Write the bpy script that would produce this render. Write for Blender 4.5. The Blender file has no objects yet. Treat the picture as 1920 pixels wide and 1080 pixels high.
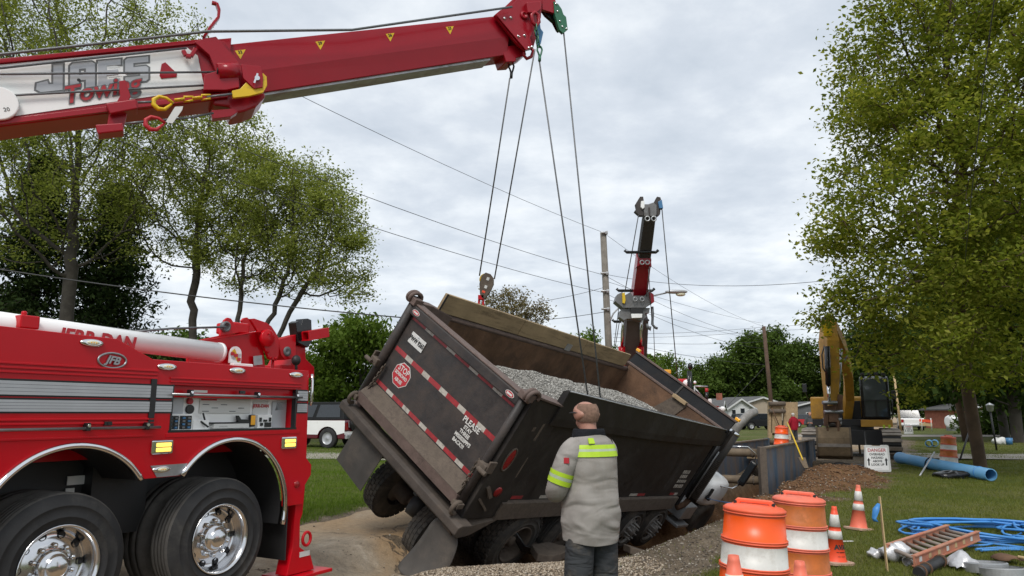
import bpy, bmesh, math, random
import numpy as np
from mathutils import Vector, Matrix, geometry
random.seed(7)
sc = bpy.context.scene
COL = sc.collection
PI = math.pi
# ------------------------------------------------------------------ camera
CAMH = 1.62
FPX = 1371.0
PITCH = math.atan(235.0 / FPX)
cd = bpy.data.cameras.new('camera')
cd.lens = 36.0 * FPX / 1920.0
cd.clip_start = 0.1
cd.clip_end = 4000
cam = bpy.data.objects.new('camera', cd)
cam.location = (0, 0, CAMH)
cam.rotation_euler = (PI / 2 + PITCH, 0, 0)
COL.objects.link(cam)
sc.camera = cam
# ------------------------------------------------------------------ sky
SUN_EL, SUN_AZ = math.radians(50), math.radians(192)     # azimuth clockwise from +Y
w = bpy.data.worlds.new('World')
sc.world = w
w.use_nodes = True
nt = w.node_tree
nt.nodes.clear()
def wn(t, **kw):
    n = nt.nodes.new(t)
    for k, v in kw.items():
        if hasattr(n, k): setattr(n, k, v)
        else: n.inputs[k].default_value = v
    return n
sky = wn('ShaderNodeTexSky', sky_type='NISHITA', sun_disc=False)
sky.sun_elevation = SUN_EL
sky.sun_rotation = SUN_AZ
tc = wn('ShaderNodeTexCoord')
sep = wn('ShaderNodeSeparateXYZ')
nt.links.new(tc.outputs['Generated'], sep.inputs[0])
mx = wn('ShaderNodeMath', operation='MAXIMUM'); mx.inputs[1].default_value = 0.0
nt.links.new(sep.outputs['Z'], mx.inputs[0])
ad = wn('ShaderNodeMath', operation='ADD'); ad.inputs[1].default_value = 0.16
nt.links.new(mx.outputs[0], ad.inputs[0])
dx = wn('ShaderNodeMath', operation='DIVIDE'); dy = wn('ShaderNodeMath', operation='DIVIDE')
nt.links.new(sep.outputs['X'], dx.inputs[0]); nt.links.new(ad.outputs[0], dx.inputs[1])
nt.links.new(sep.outputs['Y'], dy.inputs[0]); nt.links.new(ad.outputs[0], dy.inputs[1])
cmb = wn('ShaderNodeCombineXYZ')
nt.links.new(dx.outputs[0], cmb.inputs[0]); nt.links.new(dy.outputs[0], cmb.inputs[1])
n1 = wn('ShaderNodeTexNoise', Scale=1.35, Detail=9.0, Roughness=0.56, Distortion=0.25)
n2 = wn('ShaderNodeTexNoise', Scale=4.2, Detail=6.0, Roughness=0.6)
nt.links.new(cmb.outputs[0], n1.inputs['Vector']); nt.links.new(cmb.outputs[0], n2.inputs['Vector'])
mixn = wn('ShaderNodeMix', data_type='FLOAT'); mixn.inputs[0].default_value = 0.36
nt.links.new(n1.outputs['Fac'], mixn.inputs[2]); nt.links.new(n2.outputs['Fac'], mixn.inputs[3])
cr = wn('ShaderNodeValToRGB')
e = cr.color_ramp.elements
e[0].position = 0.36; e[0].color = (0.41, 0.455, 0.51, 1)
e[1].position = 0.66; e[1].color = (0.72, 0.735, 0.75, 1)
m = cr.color_ramp.elements.new(0.47); m.color = (0.49, 0.53, 0.58, 1)
m = cr.color_ramp.elements.new(0.55); m.color = (0.585, 0.62, 0.655, 1)
nt.links.new(mixn.outputs[0], cr.inputs[0])
bg1 = wn('ShaderNodeBackground', Strength=0.10)
nt.links.new(sky.outputs[0], bg1.inputs[0])
bg2 = wn('ShaderNodeBackground', Strength=1.0)
nt.links.new(cr.outputs[0], bg2.inputs[0])
mxs = wn('ShaderNodeMixShader'); mxs.inputs[0].default_value = 0.93
nt.links.new(bg1.outputs[0], mxs.inputs[1]); nt.links.new(bg2.outputs[0], mxs.inputs[2])
wo = wn('ShaderNodeOutputWorld')
nt.links.new(mxs.outputs[0], wo.inputs[0])
sd = bpy.data.lights.new('sun', 'SUN')
sd.energy = 1.5
sd.angle = math.radians(20)
sd.color = (1.0, 0.96, 0.9)
so = bpy.data.objects.new('sun', sd)
sv = Vector((math.sin(SUN_AZ) * math.cos(SUN_EL), math.cos(SUN_AZ) * math.cos(SUN_EL), math.sin(SUN_EL)))
so.rotation_euler = sv.to_track_quat('Z', 'Y').to_euler()
so.location = (0, 0, 40)
COL.objects.link(so)
sc.view_settings.view_transform = 'Standard'
sc.view_settings.look = 'None'
sc.view_settings.exposure = 0.6
sc.view_settings.gamma = 1.0
sc.cycles.max_bounces = 5
sc.cycles.diffuse_bounces = 4
sc.cycles.glossy_bounces = 3
sc.cycles.transmission_bounces = 3
sc.cycles.transparent_max_bounces = 6

# ------------------------------------------------------------------ surveying helpers
_c, _s = math.cos(PITCH), math.sin(PITCH)
CAM = Vector((0, 0, CAMH))
def ray(px, py):
    a = (px - 960) / FPX; b = (540 - py) / FPX
    return Vector((a, _c - b * _s, _s + b * _c))
def at(px, py, Y):
    r = ray(px, py); return CAM + r * (Y / r.y)
def atz(px, py, z=0.0):
    r = ray(px, py); return CAM + r * ((z - CAMH) / r.z)
def onplane(px, py, P0, n):
    r = ray(px, py); return CAM + r * ((P0 - CAM).dot(n) / r.dot(n))

# ------------------------------------------------------------------ mesh builder
class MB:
    def __init__(s, frame=None):
        s.v = []; s.f = []; s.mi = []; s.sm = []; s.frame = frame or Matrix.Identity(4)
    def add(s, vs, fs, mi=0, smooth=False):
        o = len(s.v)
        s.v.extend([tuple(p) for p in vs])
        for f in fs:
            s.f.append(tuple(i + o for i in f)); s.mi.append(mi); s.sm.append(smooth)
        return s
    def box(s, c, size, rot=None, mi=0):
        hx, hy, hz = size[0] / 2, size[1] / 2, size[2] / 2
        vs = [Vector((x, y, z)) for x in (-hx, hx) for y in (-hy, hy) for z in (-hz, hz)]
        if rot is not None: vs = [rot @ q for q in vs]
        c = Vector(c)
        return s.add([q + c for q in vs], [(0, 1, 3, 2), (4, 6, 7, 5), (0, 4, 5, 1), (2, 3, 7, 6), (0, 2, 6, 4), (1, 5, 7, 3)], mi)
    def bb(s, x0, x1, y0, y1, z0, z1, mi=0):
        return s.box(((x0 + x1) / 2, (y0 + y1) / 2, (z0 + z1) / 2), (x1 - x0, y1 - y0, z1 - z0), None, mi)
    def beam(s, p0, p1, wd, ht, up=(0, 0, 1), mi=0, w1=None, h1=None):
        p0 = Vector(p0); p1 = Vector(p1); d = (p1 - p0).normalized(); up = Vector(up)
        sd_ = d.cross(up)
        if sd_.length < 1e-4: sd_ = d.cross(Vector((1, 0, 0)))
        sd_.normalize(); u = sd_.cross(d)
        w1 = w1 or wd; h1 = h1 or ht
        vs = []
        for p, a, b in ((p0, wd, ht), (p1, w1, h1)):
            for i, j in ((-1, -1), (1, -1), (1, 1), (-1, 1)): vs.append(p + sd_ * (i * a / 2) + u * (j * b / 2))
        return s.add(vs, [(3, 2, 1, 0), (4, 5, 6, 7), (0, 1, 5, 4), (1, 2, 6, 5), (2, 3, 7, 6), (3, 0, 4, 7)], mi)
    def tube(s, path, r, n=8, closed=False, caps=True, mi=0, smooth=True):
        P = [Vector(p) for p in path]; k = len(P)
        R = r if isinstance(r, (list, tuple)) else [r] * k
        T = []
        for i in range(k):
            if closed: t = P[(i + 1) % k] - P[i - 1]
            else: t = P[min(i + 1, k - 1)] - P[max(i - 1, 0)]
            if t.length < 1e-9: t = Vector((0, 0, 1))
            T.append(t.normalized())
        a = Vector((0, 0, 1)) if abs(T[0].z) < 0.9 else Vector((1, 0, 0))
        nrm = (a - T[0] * a.dot(T[0])).normalized()
        vs = []
        for i in range(k):
            if i:
                nrm = nrm - T[i] * nrm.dot(T[i])
                if nrm.length < 1e-6: nrm = T[i].orthogonal()
                nrm.normalize()
            b = T[i].cross(nrm)
            for j in range(n):
                an = 2 * PI * j / n
                vs.append(P[i] + (nrm * math.cos(an) + b * math.sin(an)) * R[i])
        fs = []
        for i in range(k if closed else k - 1):
            i2 = (i + 1) % k
            for j in range(n):
                j2 = (j + 1) % n
                fs.append((i * n + j, i * n + j2, i2 * n + j2, i2 * n + j))
        s.add(vs, fs, mi, smooth)
        if caps and not closed:
            o = len(s.v) - len(vs)
            s.f.append(tuple(o + j for j in range(n))[::-1]); s.mi.append(mi); s.sm.append(False)
            s.f.append(tuple(o + (k - 1) * n + j for j in range(n))); s.mi.append(mi); s.sm.append(False)
        return s
    def cyl(s, p0, p1, r, n=16, r1=None, mi=0, smooth=True):
        return s.tube([p0, p1], [r, r if r1 is None else r1], n, mi=mi, smooth=smooth)
    def lathe(s, prof, c=(0, 0, 0), axis=(0, 0, 1), n=24, mi=0, smooth=True, mis=None):
        ax = Vector(axis).normalized(); c = Vector(c)
        a = ax.orthogonal().normalized(); b = ax.cross(a)
        if abs(ax.z) > .999: a = Vector((1, 0, 0)); b = ax.cross(a)
        vs = []
        for r, z in prof:
            for j in range(n):
                t = 2 * PI * j / n
                vs.append(c + ax * z + (a * math.cos(t) + b * math.sin(t)) * r)
        o = len(s.v); s.v.extend([tuple(q) for q in vs])
        for i in range(len(prof) - 1):
            m_ = mis[i] if mis else mi
            for j in range(n):
                j2 = (j + 1) % n
                s.f.append((o + i * n + j, o + i * n + j2, o + (i + 1) * n + j2, o + (i + 1) * n + j)); s.mi.append(m_); s.sm.append(smooth)
        return s
    def poly(s, pts, ext, mi=0, holes=None):
        """flat outline (3-D points) pushed along ext; holes are further outlines"""
        ext = Vector(ext); loops = [[Vector(p) for p in pts]] + [[Vector(p) for p in h] for h in (holes or [])]
        flat = [p for l in loops for p in l]; n = len(flat); o = len(s.v)
        s.v.extend([tuple(p) for p in flat]); s.v.extend([tuple(p + ext) for p in flat])
        if holes:
            tr = geometry.tessellate_polygon(loops)
            for t in tr:
                s.f.append(tuple(o + i for i in t)); s.mi.append(mi); s.sm.append(False)
                s.f.append(tuple(o + n + i for i in reversed(t))); s.mi.append(mi); s.sm.append(False)
        else:
            s.f.append(tuple(o + i for i in range(n))); s.mi.append(mi); s.sm.append(False)
            s.f.append(tuple(o + n + i for i in reversed(range(n)))); s.mi.append(mi); s.sm.append(False)
        b = 0
        for l in loops:
            k = len(l)
            for i in range(k):
                j = (i + 1) % k
                s.f.append((o + b + i, o + b + j, o + n + b + j, o + n + b + i)); s.mi.append(mi); s.sm.append(False)
            b += k
        return s
    def ell(s, c, r, nu=12, nv=8, mi=0, rot=None):
        c = Vector(c); vs = []
        for i in range(nv + 1):
            ph = PI * i / nv
            for j in range(nu):
                th = 2 * PI * j / nu
                q = Vector((r[0] * math.sin(ph) * math.cos(th), r[1] * math.sin(ph) * math.sin(th), r[2] * math.cos(ph)))
                if rot is not None: q = rot @ q
                vs.append(c + q)
        fs = [(i * nu + j, (i + 1) * nu + j, (i + 1) * nu + (j + 1) % nu, i * nu + (j + 1) % nu) for i in range(nv) for j in range(nu)]
        return s.add(vs, fs, mi, True)
    def loft(s, rings, mi=0, smooth=True, caps=True, closed=True):
        n = len(rings[0]); vs = [p for r_ in rings for p in r_]; fs = []
        for i in range(len(rings) - 1):
            for j in range(n if closed else n - 1):
                j2 = (j + 1) % n
                fs.append((i * n + j, i * n + j2, (i + 1) * n + j2, (i + 1) * n + j))
        s.add(vs, fs, mi, smooth)
        if caps and closed:
            o = len(s.v) - len(vs)
            s.f.append(tuple(o + j for j in range(n))[::-1]); s.mi.append(mi); s.sm.append(False)
            s.f.append(tuple(o + len(vs) - n + j for j in range(n))); s.mi.append(mi); s.sm.append(False)
        return s
    def build(s, name, mats, parent=None, bevel=0, recalc=True, sub=0, seg=2):
        if not isinstance(mats, (list, tuple)): mats = [mats]
        T = s.frame
        if parent is not None: T = WORLD[parent.name].inverted() @ T
        me = bpy.data.meshes.new(name)
        vs = s.v if T == Matrix.Identity(4) else [tuple(T @ Vector(p)) for p in s.v]
        me.from_pydata(vs, [], s.f)
        for m_ in mats: me.materials.append(m_)
        me.polygons.foreach_set('material_index', s.mi)
        me.polygons.foreach_set('use_smooth', s.sm)
        if recalc:
            bm = bmesh.new(); bm.from_mesh(me)
            bmesh.ops.recalc_face_normals(bm, faces=bm.faces); bm.to_mesh(me); bm.free()
        me.update()
        o = bpy.data.objects.new(name, me); COL.objects.link(o)
        if parent is not None: o.parent = parent
        WORLD[o.name] = WORLD[parent.name] if parent is not None else Matrix.Identity(4)
        if bevel:
            b = o.modifiers.new('bevel', 'BEVEL'); b.width = bevel; b.segments = seg; b.limit_method = 'ANGLE'; b.angle_limit = math.radians(40)
        if sub:
            b = o.modifiers.new('subdivision', 'SUBSURF'); b.levels = sub; b.render_levels = sub
        return o
WORLD = {}
def tag(o, label, cat, group=None, kind=None):
    o['label'] = label; o['category'] = cat
    if group: o['group'] = group
    if kind: o['kind'] = kind
    return o
def thing(name, label, cat, M=None, group=None):
    o = bpy.data.objects.new(name, None); COL.objects.link(o)
    o.empty_display_size = 0.2
    M = M if M is not None else Matrix.Identity(4)
    o.matrix_world = M; WORLD[o.name] = M.copy()
    return tag(o, label, cat, group)
def struct(o, kind='structure'):
    o['kind'] = kind; return o
def dup(root, M, label, group=None):
    r = root.copy(); COL.objects.link(r); r.matrix_world = M; r['label'] = label; WORLD[r.name] = M.copy()
    if group: r['group'] = group
    for ch in list(root.children):
        c_ = ch.copy(); COL.objects.link(c_); c_.parent = r
        for g in list(ch.children):
            d_ = g.copy(); COL.objects.link(d_); d_.parent = c_
    return r
def rotz(a): return Matrix.Rotation(a, 4, 'Z')
def TR(x, y, z=0): return Matrix.Translation((x, y, z))
def frame(o, x, y, z):
    m_ = Matrix.Identity(4)
    for i, a in enumerate((x, y, z)):
        for k in range(3): m_[k][i] = a[k]
    for k in range(3): m_[k][3] = o[k]
    return m_
def text(name, body, size, O, X, Y, m_, parent, sx=1.0, shear=0.0, bold=0.0, align='CENTER', lift=0.002, spacing=1.0, ext=0.0008):
    """flat lettering lying in the plane O,X,Y (world vectors)"""
    cu = bpy.data.curves.new(name, 'FONT'); cu.body = body; cu.size = size; cu.align_x = align; cu.align_y = 'CENTER'
    cu.shear = shear; cu.offset = bold; cu.space_character = spacing; cu.resolution_u = 3; cu.extrude = ext
    ob = bpy.data.objects.new(name + '_tmp', cu)
    me = bpy.data.meshes.new_from_object(ob)
    bpy.data.objects.remove(ob)
    X = Vector(X).normalized(); Y = Vector(Y); Y = (Y - X * Y.dot(X)).normalized(); Z = X.cross(Y)
    F = frame(Vector(O) + Z * lift, X * sx, Y, Z)
    if parent is not None: F = WORLD[parent.name].inverted() @ F
    me.transform(F); me.materials.clear(); me.materials.append(m_)
    o = bpy.data.objects.new(name, me); COL.objects.link(o)
    if parent is not None: o.parent = parent
    WORLD[o.name] = WORLD[parent.name] if parent is not None else Matrix.Identity(4)
    return o

# ------------------------------------------------------------------ materials
def nodes(name):
    m_ = bpy.data.materials.new(name); m_.use_nodes = True
    t = m_.node_tree; return m_, t, t.nodes['Principled BSDF']
def nd(t, typ, **kw):
    n = t.nodes.new(typ)
    for k, v in kw.items():
        if hasattr(n, k): setattr(n, k, v)
        else: n.inputs[k].default_value = v
    return n
def c4(c): return (c[0], c[1], c[2], 1)
def noise(t, vec, scale, detail=4.0, rough=0.55, dist=0.0):
    n = nd(t, 'ShaderNodeTexNoise', Scale=scale, Detail=detail, Roughness=rough, Distortion=dist)
    t.links.new(vec, n.inputs['Vector']); return n.outputs['Fac']
def ramp(t, fac, stops):
    r_ = nd(t, 'ShaderNodeValToRGB'); el = r_.color_ramp.elements
    el[0].position = stops[0][0]; el[0].color = c4(stops[0][1])
    el[1].position = stops[-1][0]; el[1].color = c4(stops[-1][1])
    for p_, c_ in stops[1:-1]:
        q = el.new(p_); q.color = c4(c_)
    t.links.new(fac, r_.inputs[0]); return r_.outputs[0]
def mixc(t, fac, a, b, mode='MIX'):
    n = nd(t, 'ShaderNodeMix', data_type='RGBA', blend_type=mode)
    for sock, val in ((n.inputs[0], fac), (n.inputs[6], a), (n.inputs[7], b)):
        if isinstance(val, (int, float)): sock.default_value = val
        elif isinstance(val, tuple): sock.default_value = c4(val)
        else: t.links.new(val, sock)
    return n.outputs[2]
def mathn(t, op, a, b=None):
    n = nd(t, 'ShaderNodeMath', operation=op)
    for i, v in enumerate((a, b)):
        if v is None: continue
        if isinstance(v, (int, float)): n.inputs[i].default_value = v
        else: t.links.new(v, n.inputs[i])
    return n.outputs[0]
def bumpn(t, bsdf, h, strength=0.3, dist=0.02):
    b = nd(t, 'ShaderNodeBump', Strength=strength, Distance=dist)
    t.links.new(h, b.inputs['Height']); t.links.new(b.outputs[0], bsdf.inputs['Normal'])
def mat(name, col, rough=0.5, metal=0.0, var=0.12, vs=2.0, dirt=None, ds=2.5, damt=0.5, bump=0.0, bs=60.0, coat=0.0, spec=0.5, emit=0.0, streak=None):
    m_, t, b = nodes(name)
    tcn = nd(t, 'ShaderNodeTexCoord'); vec = tcn.outputs['Object']
    f = noise(t, vec, vs, 5.0, 0.6)
    lo = tuple(max(0, x * (1 - var)) for x in col); hi = tuple(min(1, x * (1 + var)) for x in col)
    colo = ramp(t, f, [(0.3, lo), (0.7, hi)])
    b.inputs['Roughness'].default_value = rough
    if dirt is not None:
        vv = vec
        if streak:
            mp = nd(t, 'ShaderNodeMapping'); mp.inputs['Scale'].default_value = streak
            t.links.new(vec, mp.inputs['Vector']); vv = mp.outputs[0]
        g = noise(t, vv, ds, 7.0, 0.68, 0.4)
        c0 = 0.62 - 0.35 * damt
        k = ramp(t, g, [(c0, (0, 0, 0)), (c0 + 0.28, (1, 1, 1))])
        fine = noise(t, vec, ds * 16, 3.0, 0.6)
        k2 = mathn(t, 'MULTIPLY', k, ramp(t, fine, [(0.25, (0.35, 0.35, 0.35)), (0.6, (1, 1, 1))]))
        colo = mixc(t, k2, colo, dirt)
        rr = nd(t, 'ShaderNodeMapRange'); rr.inputs[3].default_value = rough; rr.inputs[4].default_value = 0.92
        t.links.new(k2, rr.inputs[0]); t.links.new(rr.outputs[0], b.inputs['Roughness'])
        if metal:
            mm = nd(t, 'ShaderNodeMapRange'); mm.inputs[3].default_value = metal; mm.inputs[4].default_value = 0.0
            t.links.new(k2, mm.inputs[0]); t.links.new(mm.outputs[0], b.inputs['Metallic'])
    t.links.new(colo, b.inputs['Base Color'])
    if not (dirt is not None and metal): b.inputs['Metallic'].default_value = metal
    b.inputs['Specular IOR Level'].default_value = spec
    if coat: b.inputs['Coat Weight'].default_value = coat; b.inputs['Coat Roughness'].default_value = 0.06
    if bump: bumpn(t, b, noise(t, vec, bs, 4.0, 0.6), bump, 0.01)
    if emit:
        b.inputs['Emission Color'].default_value = c4(col); b.inputs['Emission Strength'].default_value = emit
    return m_
def foliage(name, c1, c2, c3, trans=0.35):
    m_, t, b = nodes(name)
    gi = nd(t, 'ShaderNodeNewGeometry'); tcn = nd(t, 'ShaderNodeTexCoord')
    big = noise(t, tcn.outputs['Object'], 0.35, 3.0)
    f = mathn(t, 'ADD', mathn(t, 'MULTIPLY', gi.outputs['Random Per Island'], 0.6), mathn(t, 'MULTIPLY', big, 0.4))
    co = ramp(t, f, [(0.2, c1), (0.5, c2), (0.8, c3)])
    t.nodes.remove(b); b = nd(t, 'ShaderNodeBsdfDiffuse'); t.links.new(co, b.inputs[0])
    tr = nd(t, 'ShaderNodeBsdfTranslucent')
    t.links.new(mixc(t, 1.0, co, (1.0, 1.0, 0.55), 'MULTIPLY'), tr.inputs[0])
    ms = nd(t, 'ShaderNodeMixShader'); ms.inputs[0].default_value = trans
    t.links.new(b.outputs[0], ms.inputs[1]); t.links.new(tr.outputs[0], ms.inputs[2])
    t.links.new(ms.outputs[0], t.nodes['Material Output'].inputs[0])
    return m_
MT = {}
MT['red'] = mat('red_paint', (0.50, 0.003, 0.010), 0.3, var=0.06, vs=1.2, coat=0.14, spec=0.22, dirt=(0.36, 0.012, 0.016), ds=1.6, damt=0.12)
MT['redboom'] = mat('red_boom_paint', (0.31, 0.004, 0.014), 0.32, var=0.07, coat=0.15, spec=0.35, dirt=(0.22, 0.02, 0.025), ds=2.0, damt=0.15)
MT['white'] = mat('white_paint', (0.85, 0.85, 0.84), 0.3, var=0.03, coat=0.3, dirt=(0.66, 0.64, 0.6), ds=2.0, damt=0.12)
MT['silver'] = mat('silver_paint', (0.42, 0.43, 0.45), 0.35, metal=0.25, var=0.06, vs=6)
MT['grey'] = mat('grey_paint', (0.14, 0.145, 0.15), 0.4, var=0.08)
MT['black'] = mat('black_rubber', (0.016, 0.016, 0.017), 0.55, var=0.2)
MT['blackgloss'] = mat('black_gloss', (0.01, 0.01, 0.011), 0.2, var=0.1)
MT['rimalu'] = mat('polished_aluminium', (0.66, 0.66, 0.67), 0.17, metal=1.0, var=0.05)
MT['shieldblack'] = mat('matt_black_steel', (0.011, 0.012, 0.014), 0.7, spec=0.18, var=0.3, vs=3, dirt=(0.04, 0.032, 0.027), ds=2.5, damt=0.3)
MT['chrome'] = mat('chrome', (0.72, 0.72, 0.73), 0.09, metal=1.0, var=0.04)
MT['steel'] = mat('bare_steel', (0.36, 0.36, 0.37), 0.35, metal=0.9, var=0.15, vs=8)
MT['galv'] = mat('galvanised_steel', (0.42, 0.43, 0.44), 0.45, metal=0.7, var=0.2, vs=5, dirt=(0.20, 0.19, 0.18), ds=4, damt=0.3)
MT['dullalu'] = mat('dusty_aluminium', (0.26, 0.25, 0.235), 0.6, metal=0.35, var=0.25, vs=6, dirt=(0.11, 0.095, 0.078), ds=5, damt=0.5)
MT['midgrey'] = mat('mid_grey_steel', (0.17, 0.17, 0.172), 0.5, metal=0.3, var=0.2, vs=4, dirt=(0.09, 0.082, 0.076), ds=4, damt=0.4)
MT['cable'] = mat('wire_rope', (0.15, 0.155, 0.16), 0.5, metal=0.5, var=0.25, vs=40)
MT['tyre'] = mat('tyre_rubber', (0.026, 0.026, 0.027), 0.75, spec=0.3, var=0.25, vs=4, dirt=(0.075, 0.07, 0.063), ds=3.0, damt=0.35, bump=0.15, bs=90)
MT['tread'] = mat('dusty_tread', (0.085, 0.08, 0.074), 0.9, spec=0.2, var=0.3, vs=6, dirt=(0.11, 0.10, 0.088), ds=5, damt=0.4, bump=0.3, bs=90)
MT['tyredirty'] = mat('dirty_tyre_rubber', (0.032, 0.03, 0.028), 0.85, var=0.25, vs=4, dirt=(0.12, 0.10, 0.078), ds=3.0, damt=0.55, bump=0.3, bs=60)
MT['yellow'] = mat('yellow_paint', (0.70, 0.46, 0.01), 0.4, var=0.1, dirt=(0.2, 0.13, 0.04), ds=8, damt=0.25)
MT['amber'] = mat('amber_lens', (0.9, 0.42, 0.03), 0.15, var=0.1)
MT['amberlit'] = mat('amber_lamp_lit', (1.0, 0.60, 0.10), 0.2, emit=1.1)
MT['lens'] = mat('clear_lens', (0.72, 0.70, 0.52), 0.12, var=0.2, vs=60)
MT['redlens'] = mat('red_lens', (0.30, 0.012, 0.014), 0.15, var=0.2, vs=30)
MT['green'] = mat('green_paint', (0.03, 0.15, 0.08), 0.4, var=0.1)
MT['blue'] = mat('blue_paint', (0.05, 0.17, 0.34), 0.4, var=0.1)
MT['ink'] = mat('black_ink', (0.012, 0.012, 0.013), 0.6)
MT['whiteink'] = mat('white_ink', (0.66, 0.65, 0.62), 0.6, var=0.12, vs=20)
MT['redink'] = mat('red_ink', (0.45, 0.02, 0.03), 0.5)
MT['label'] = mat('paper_label', (0.62, 0.62, 0.60), 0.5, var=0.05)
MT['glass'] = mat('dark_glass', (0.02, 0.024, 0.028), 0.06, spec=0.8)
MT['dump'] = mat('dump_body_paint', (0.020, 0.018, 0.017), 0.5, spec=0.4, var=0.3, vs=3, dirt=(0.056, 0.047, 0.039), ds=1.8, damt=0.5, streak=(1, 1, 0.6), bump=0.12, bs=30)
MT['gate'] = mat('tailgate_paint', (0.030, 0.026, 0.025), 0.55, var=0.35, vs=5, dirt=(0.075, 0.057, 0.048), ds=3.2, damt=0.55, bump=0.25, bs=34)
MT['mud'] = mat('mud_caked_steel', (0.125, 0.098, 0.075), 0.85, var=0.3, vs=5, dirt=(0.045, 0.034, 0.03), ds=5, damt=0.5, bump=0.35, bs=40)
MT['rust'] = mat('rusty_steel', (0.145, 0.082, 0.05), 0.85, spec=0.25, var=0.4, vs=2.2, dirt=(0.06, 0.042, 0.033), ds=3, damt=0.5, bump=0.3, bs=40)
MT['bumper'] = mat('dusty_bumper', (0.060, 0.048, 0.040), 0.75, var=0.3, vs=5, dirt=(0.11, 0.085, 0.065), ds=4, damt=0.4, bump=0.25, bs=40)
MT['rustrail'] = mat('worn_rail', (0.15, 0.105, 0.09), 0.7, var=0.3, vs=4, dirt=(0.07, 0.05, 0.042), ds=4, damt=0.5, bump=0.2, bs=40)
MT['flap'] = mat('mudflap_rubber', (0.06, 0.054, 0.048), 0.75, var=0.25, vs=3, dirt=(0.12, 0.10, 0.082), ds=2.5, damt=0.5, bump=0.2, bs=60)
MT['tapered'] = mat('red_reflective_tape', (0.32, 0.03, 0.035), 0.45, var=0.25, vs=10, dirt=(0.08, 0.055, 0.05), ds=12, damt=0.25)
MT['tapewhite'] = mat('white_reflective_tape', (0.46, 0.43, 0.38), 0.45, var=0.2, vs=10, dirt=(0.12, 0.10, 0.08), ds=12, damt=0.35)
MT['orange'] = mat('orange_plastic', (0.82, 0.08, 0.025), 0.45, var=0.08, vs=3, dirt=(0.50, 0.13, 0.06), ds=5, damt=0.25)
MT['orangefade'] = mat('faded_orange_plastic', (0.80, 0.17, 0.10), 0.5, var=0.12, vs=4, dirt=(0.45, 0.16, 0.11), ds=5, damt=0.35)
MT['orangedark'] = mat('worn_orange_sheeting', (0.46, 0.115, 0.012), 0.5, var=0.2, vs=6, dirt=(0.28, 0.10, 0.03), ds=9, damt=0.4)
MT['sheet'] = mat('white_sheeting', (0.62, 0.61, 0.57), 0.4, var=0.1, vs=8, dirt=(0.36, 0.33, 0.28), ds=7, damt=0.4)
MT['catyellow'] = mat('machine_yellow', (0.46, 0.24, 0.025), 0.45, var=0.15, dirt=(0.20, 0.12, 0.05), ds=2.5, damt=0.4)
MT['dirtysteel'] = mat('soil_worn_steel', (0.15, 0.11, 0.07), 0.7, var=0.3, dirt=(0.07, 0.05, 0.035), ds=3, damt=0.5, bump=0.3)
MT['wood'] = mat('weathered_wood', (0.34, 0.245, 0.14), 0.8, var=0.2, vs=2, dirt=(0.10, 0.068, 0.04), ds=2.2, damt=0.4, streak=(6, 0.7, 6), bump=0.25, bs=30)
MT['lath'] = mat('pale_wood', (0.50, 0.36, 0.19), 0.75, var=0.15, vs=6)
MT['polewood'] = mat('grey_pole_wood', (0.20, 0.18, 0.155), 0.9, var=0.25, vs=3, dirt=(0.09, 0.075, 0.06), ds=3, damt=0.4, streak=(8, 8, 0.6), bump=0.3)
MT['polebrown'] = mat('brown_pole_wood', (0.10, 0.062, 0.042), 0.9, var=0.25, vs=3, bump=0.3)
MT['bark'] = mat('tree_bark', (0.052, 0.045, 0.037), 0.95, var=0.35, vs=2, dirt=(0.10, 0.092, 0.08), ds=3, damt=0.3, bump=0.6, bs=25)
MT['trunk2'] = mat('brown_bark', (0.085, 0.055, 0.033), 0.95, var=0.35, vs=2, bump=0.6, bs=25)
# ================================================================== terrain
AZ = math.radians(28.5)
UX, UY = math.sin(AZ), math.cos(AZ)
def un(x, y): return x * UX + y * UY, x * UY - y * UX
def xy(u, n): return u * UX + n * UY, u * UY - n * UX
def sstep(t):
    t = np.clip(t, 0, 1); return t * t * (3 - 2 * t)
def wob(x, y, s, k=0.0):
    return (np.sin(x * s * 1.3 + 1.7 * np.sin(y * s * 0.9 + k) + k) + np.sin(y * s * 1.7 + 1.3 * np.sin(x * s * 1.1 + 2 * k) + 2.3 + k) + np.sin((x + y) * s * 2.9 + k * 3) * 0.5) / 2.5
def pit(u, n):
    nc = np.interp(u, [7, 8, 14, 16, 18], [-5.15, -5.1, -4.75, -3.7, -3.5])
    D = np.interp(u, [5.2, 7.2, 8.6, 10.5, 13, 16, 26, 27.2], [0, 0.28, 0.5, 0.78, 0.95, 1.25, 1.25, 0])
    fr = np.interp(u, [14, 17], [1.9, 0.5])
    e_ = n - nc
    t = np.where(e_ < 0, (-e_ - 0.55) / 0.7, (e_ - 0.45) / fr)
    return D * (1 - sstep(t))
def bump2(x, y, cx, cy, r, h):
    d = np.sqrt((x - cx) ** 2 + (y - cy) ** 2) / r
    return h * np.clip(1 - d * d, 0, 1) ** 1.2
MOUNDS = [(4.3, 13.9, 0.9, 0.18), (5.2, 15.0, 1.0, 0.16), (7.2, 17.5, 1.2, 0.16), (8.1, 19.0, 1.3, 0.24), (9.1, 20.8, 1.1, 0.20), (6.3, 16.3, 0.9, 0.12)]
GRAVEL = [(-0.1, 8.9, 1.2, 0.18), (-0.6, 8.4, 0.8, 0.05), (0.6, 8.4, 0.9, 0.03)]
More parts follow.
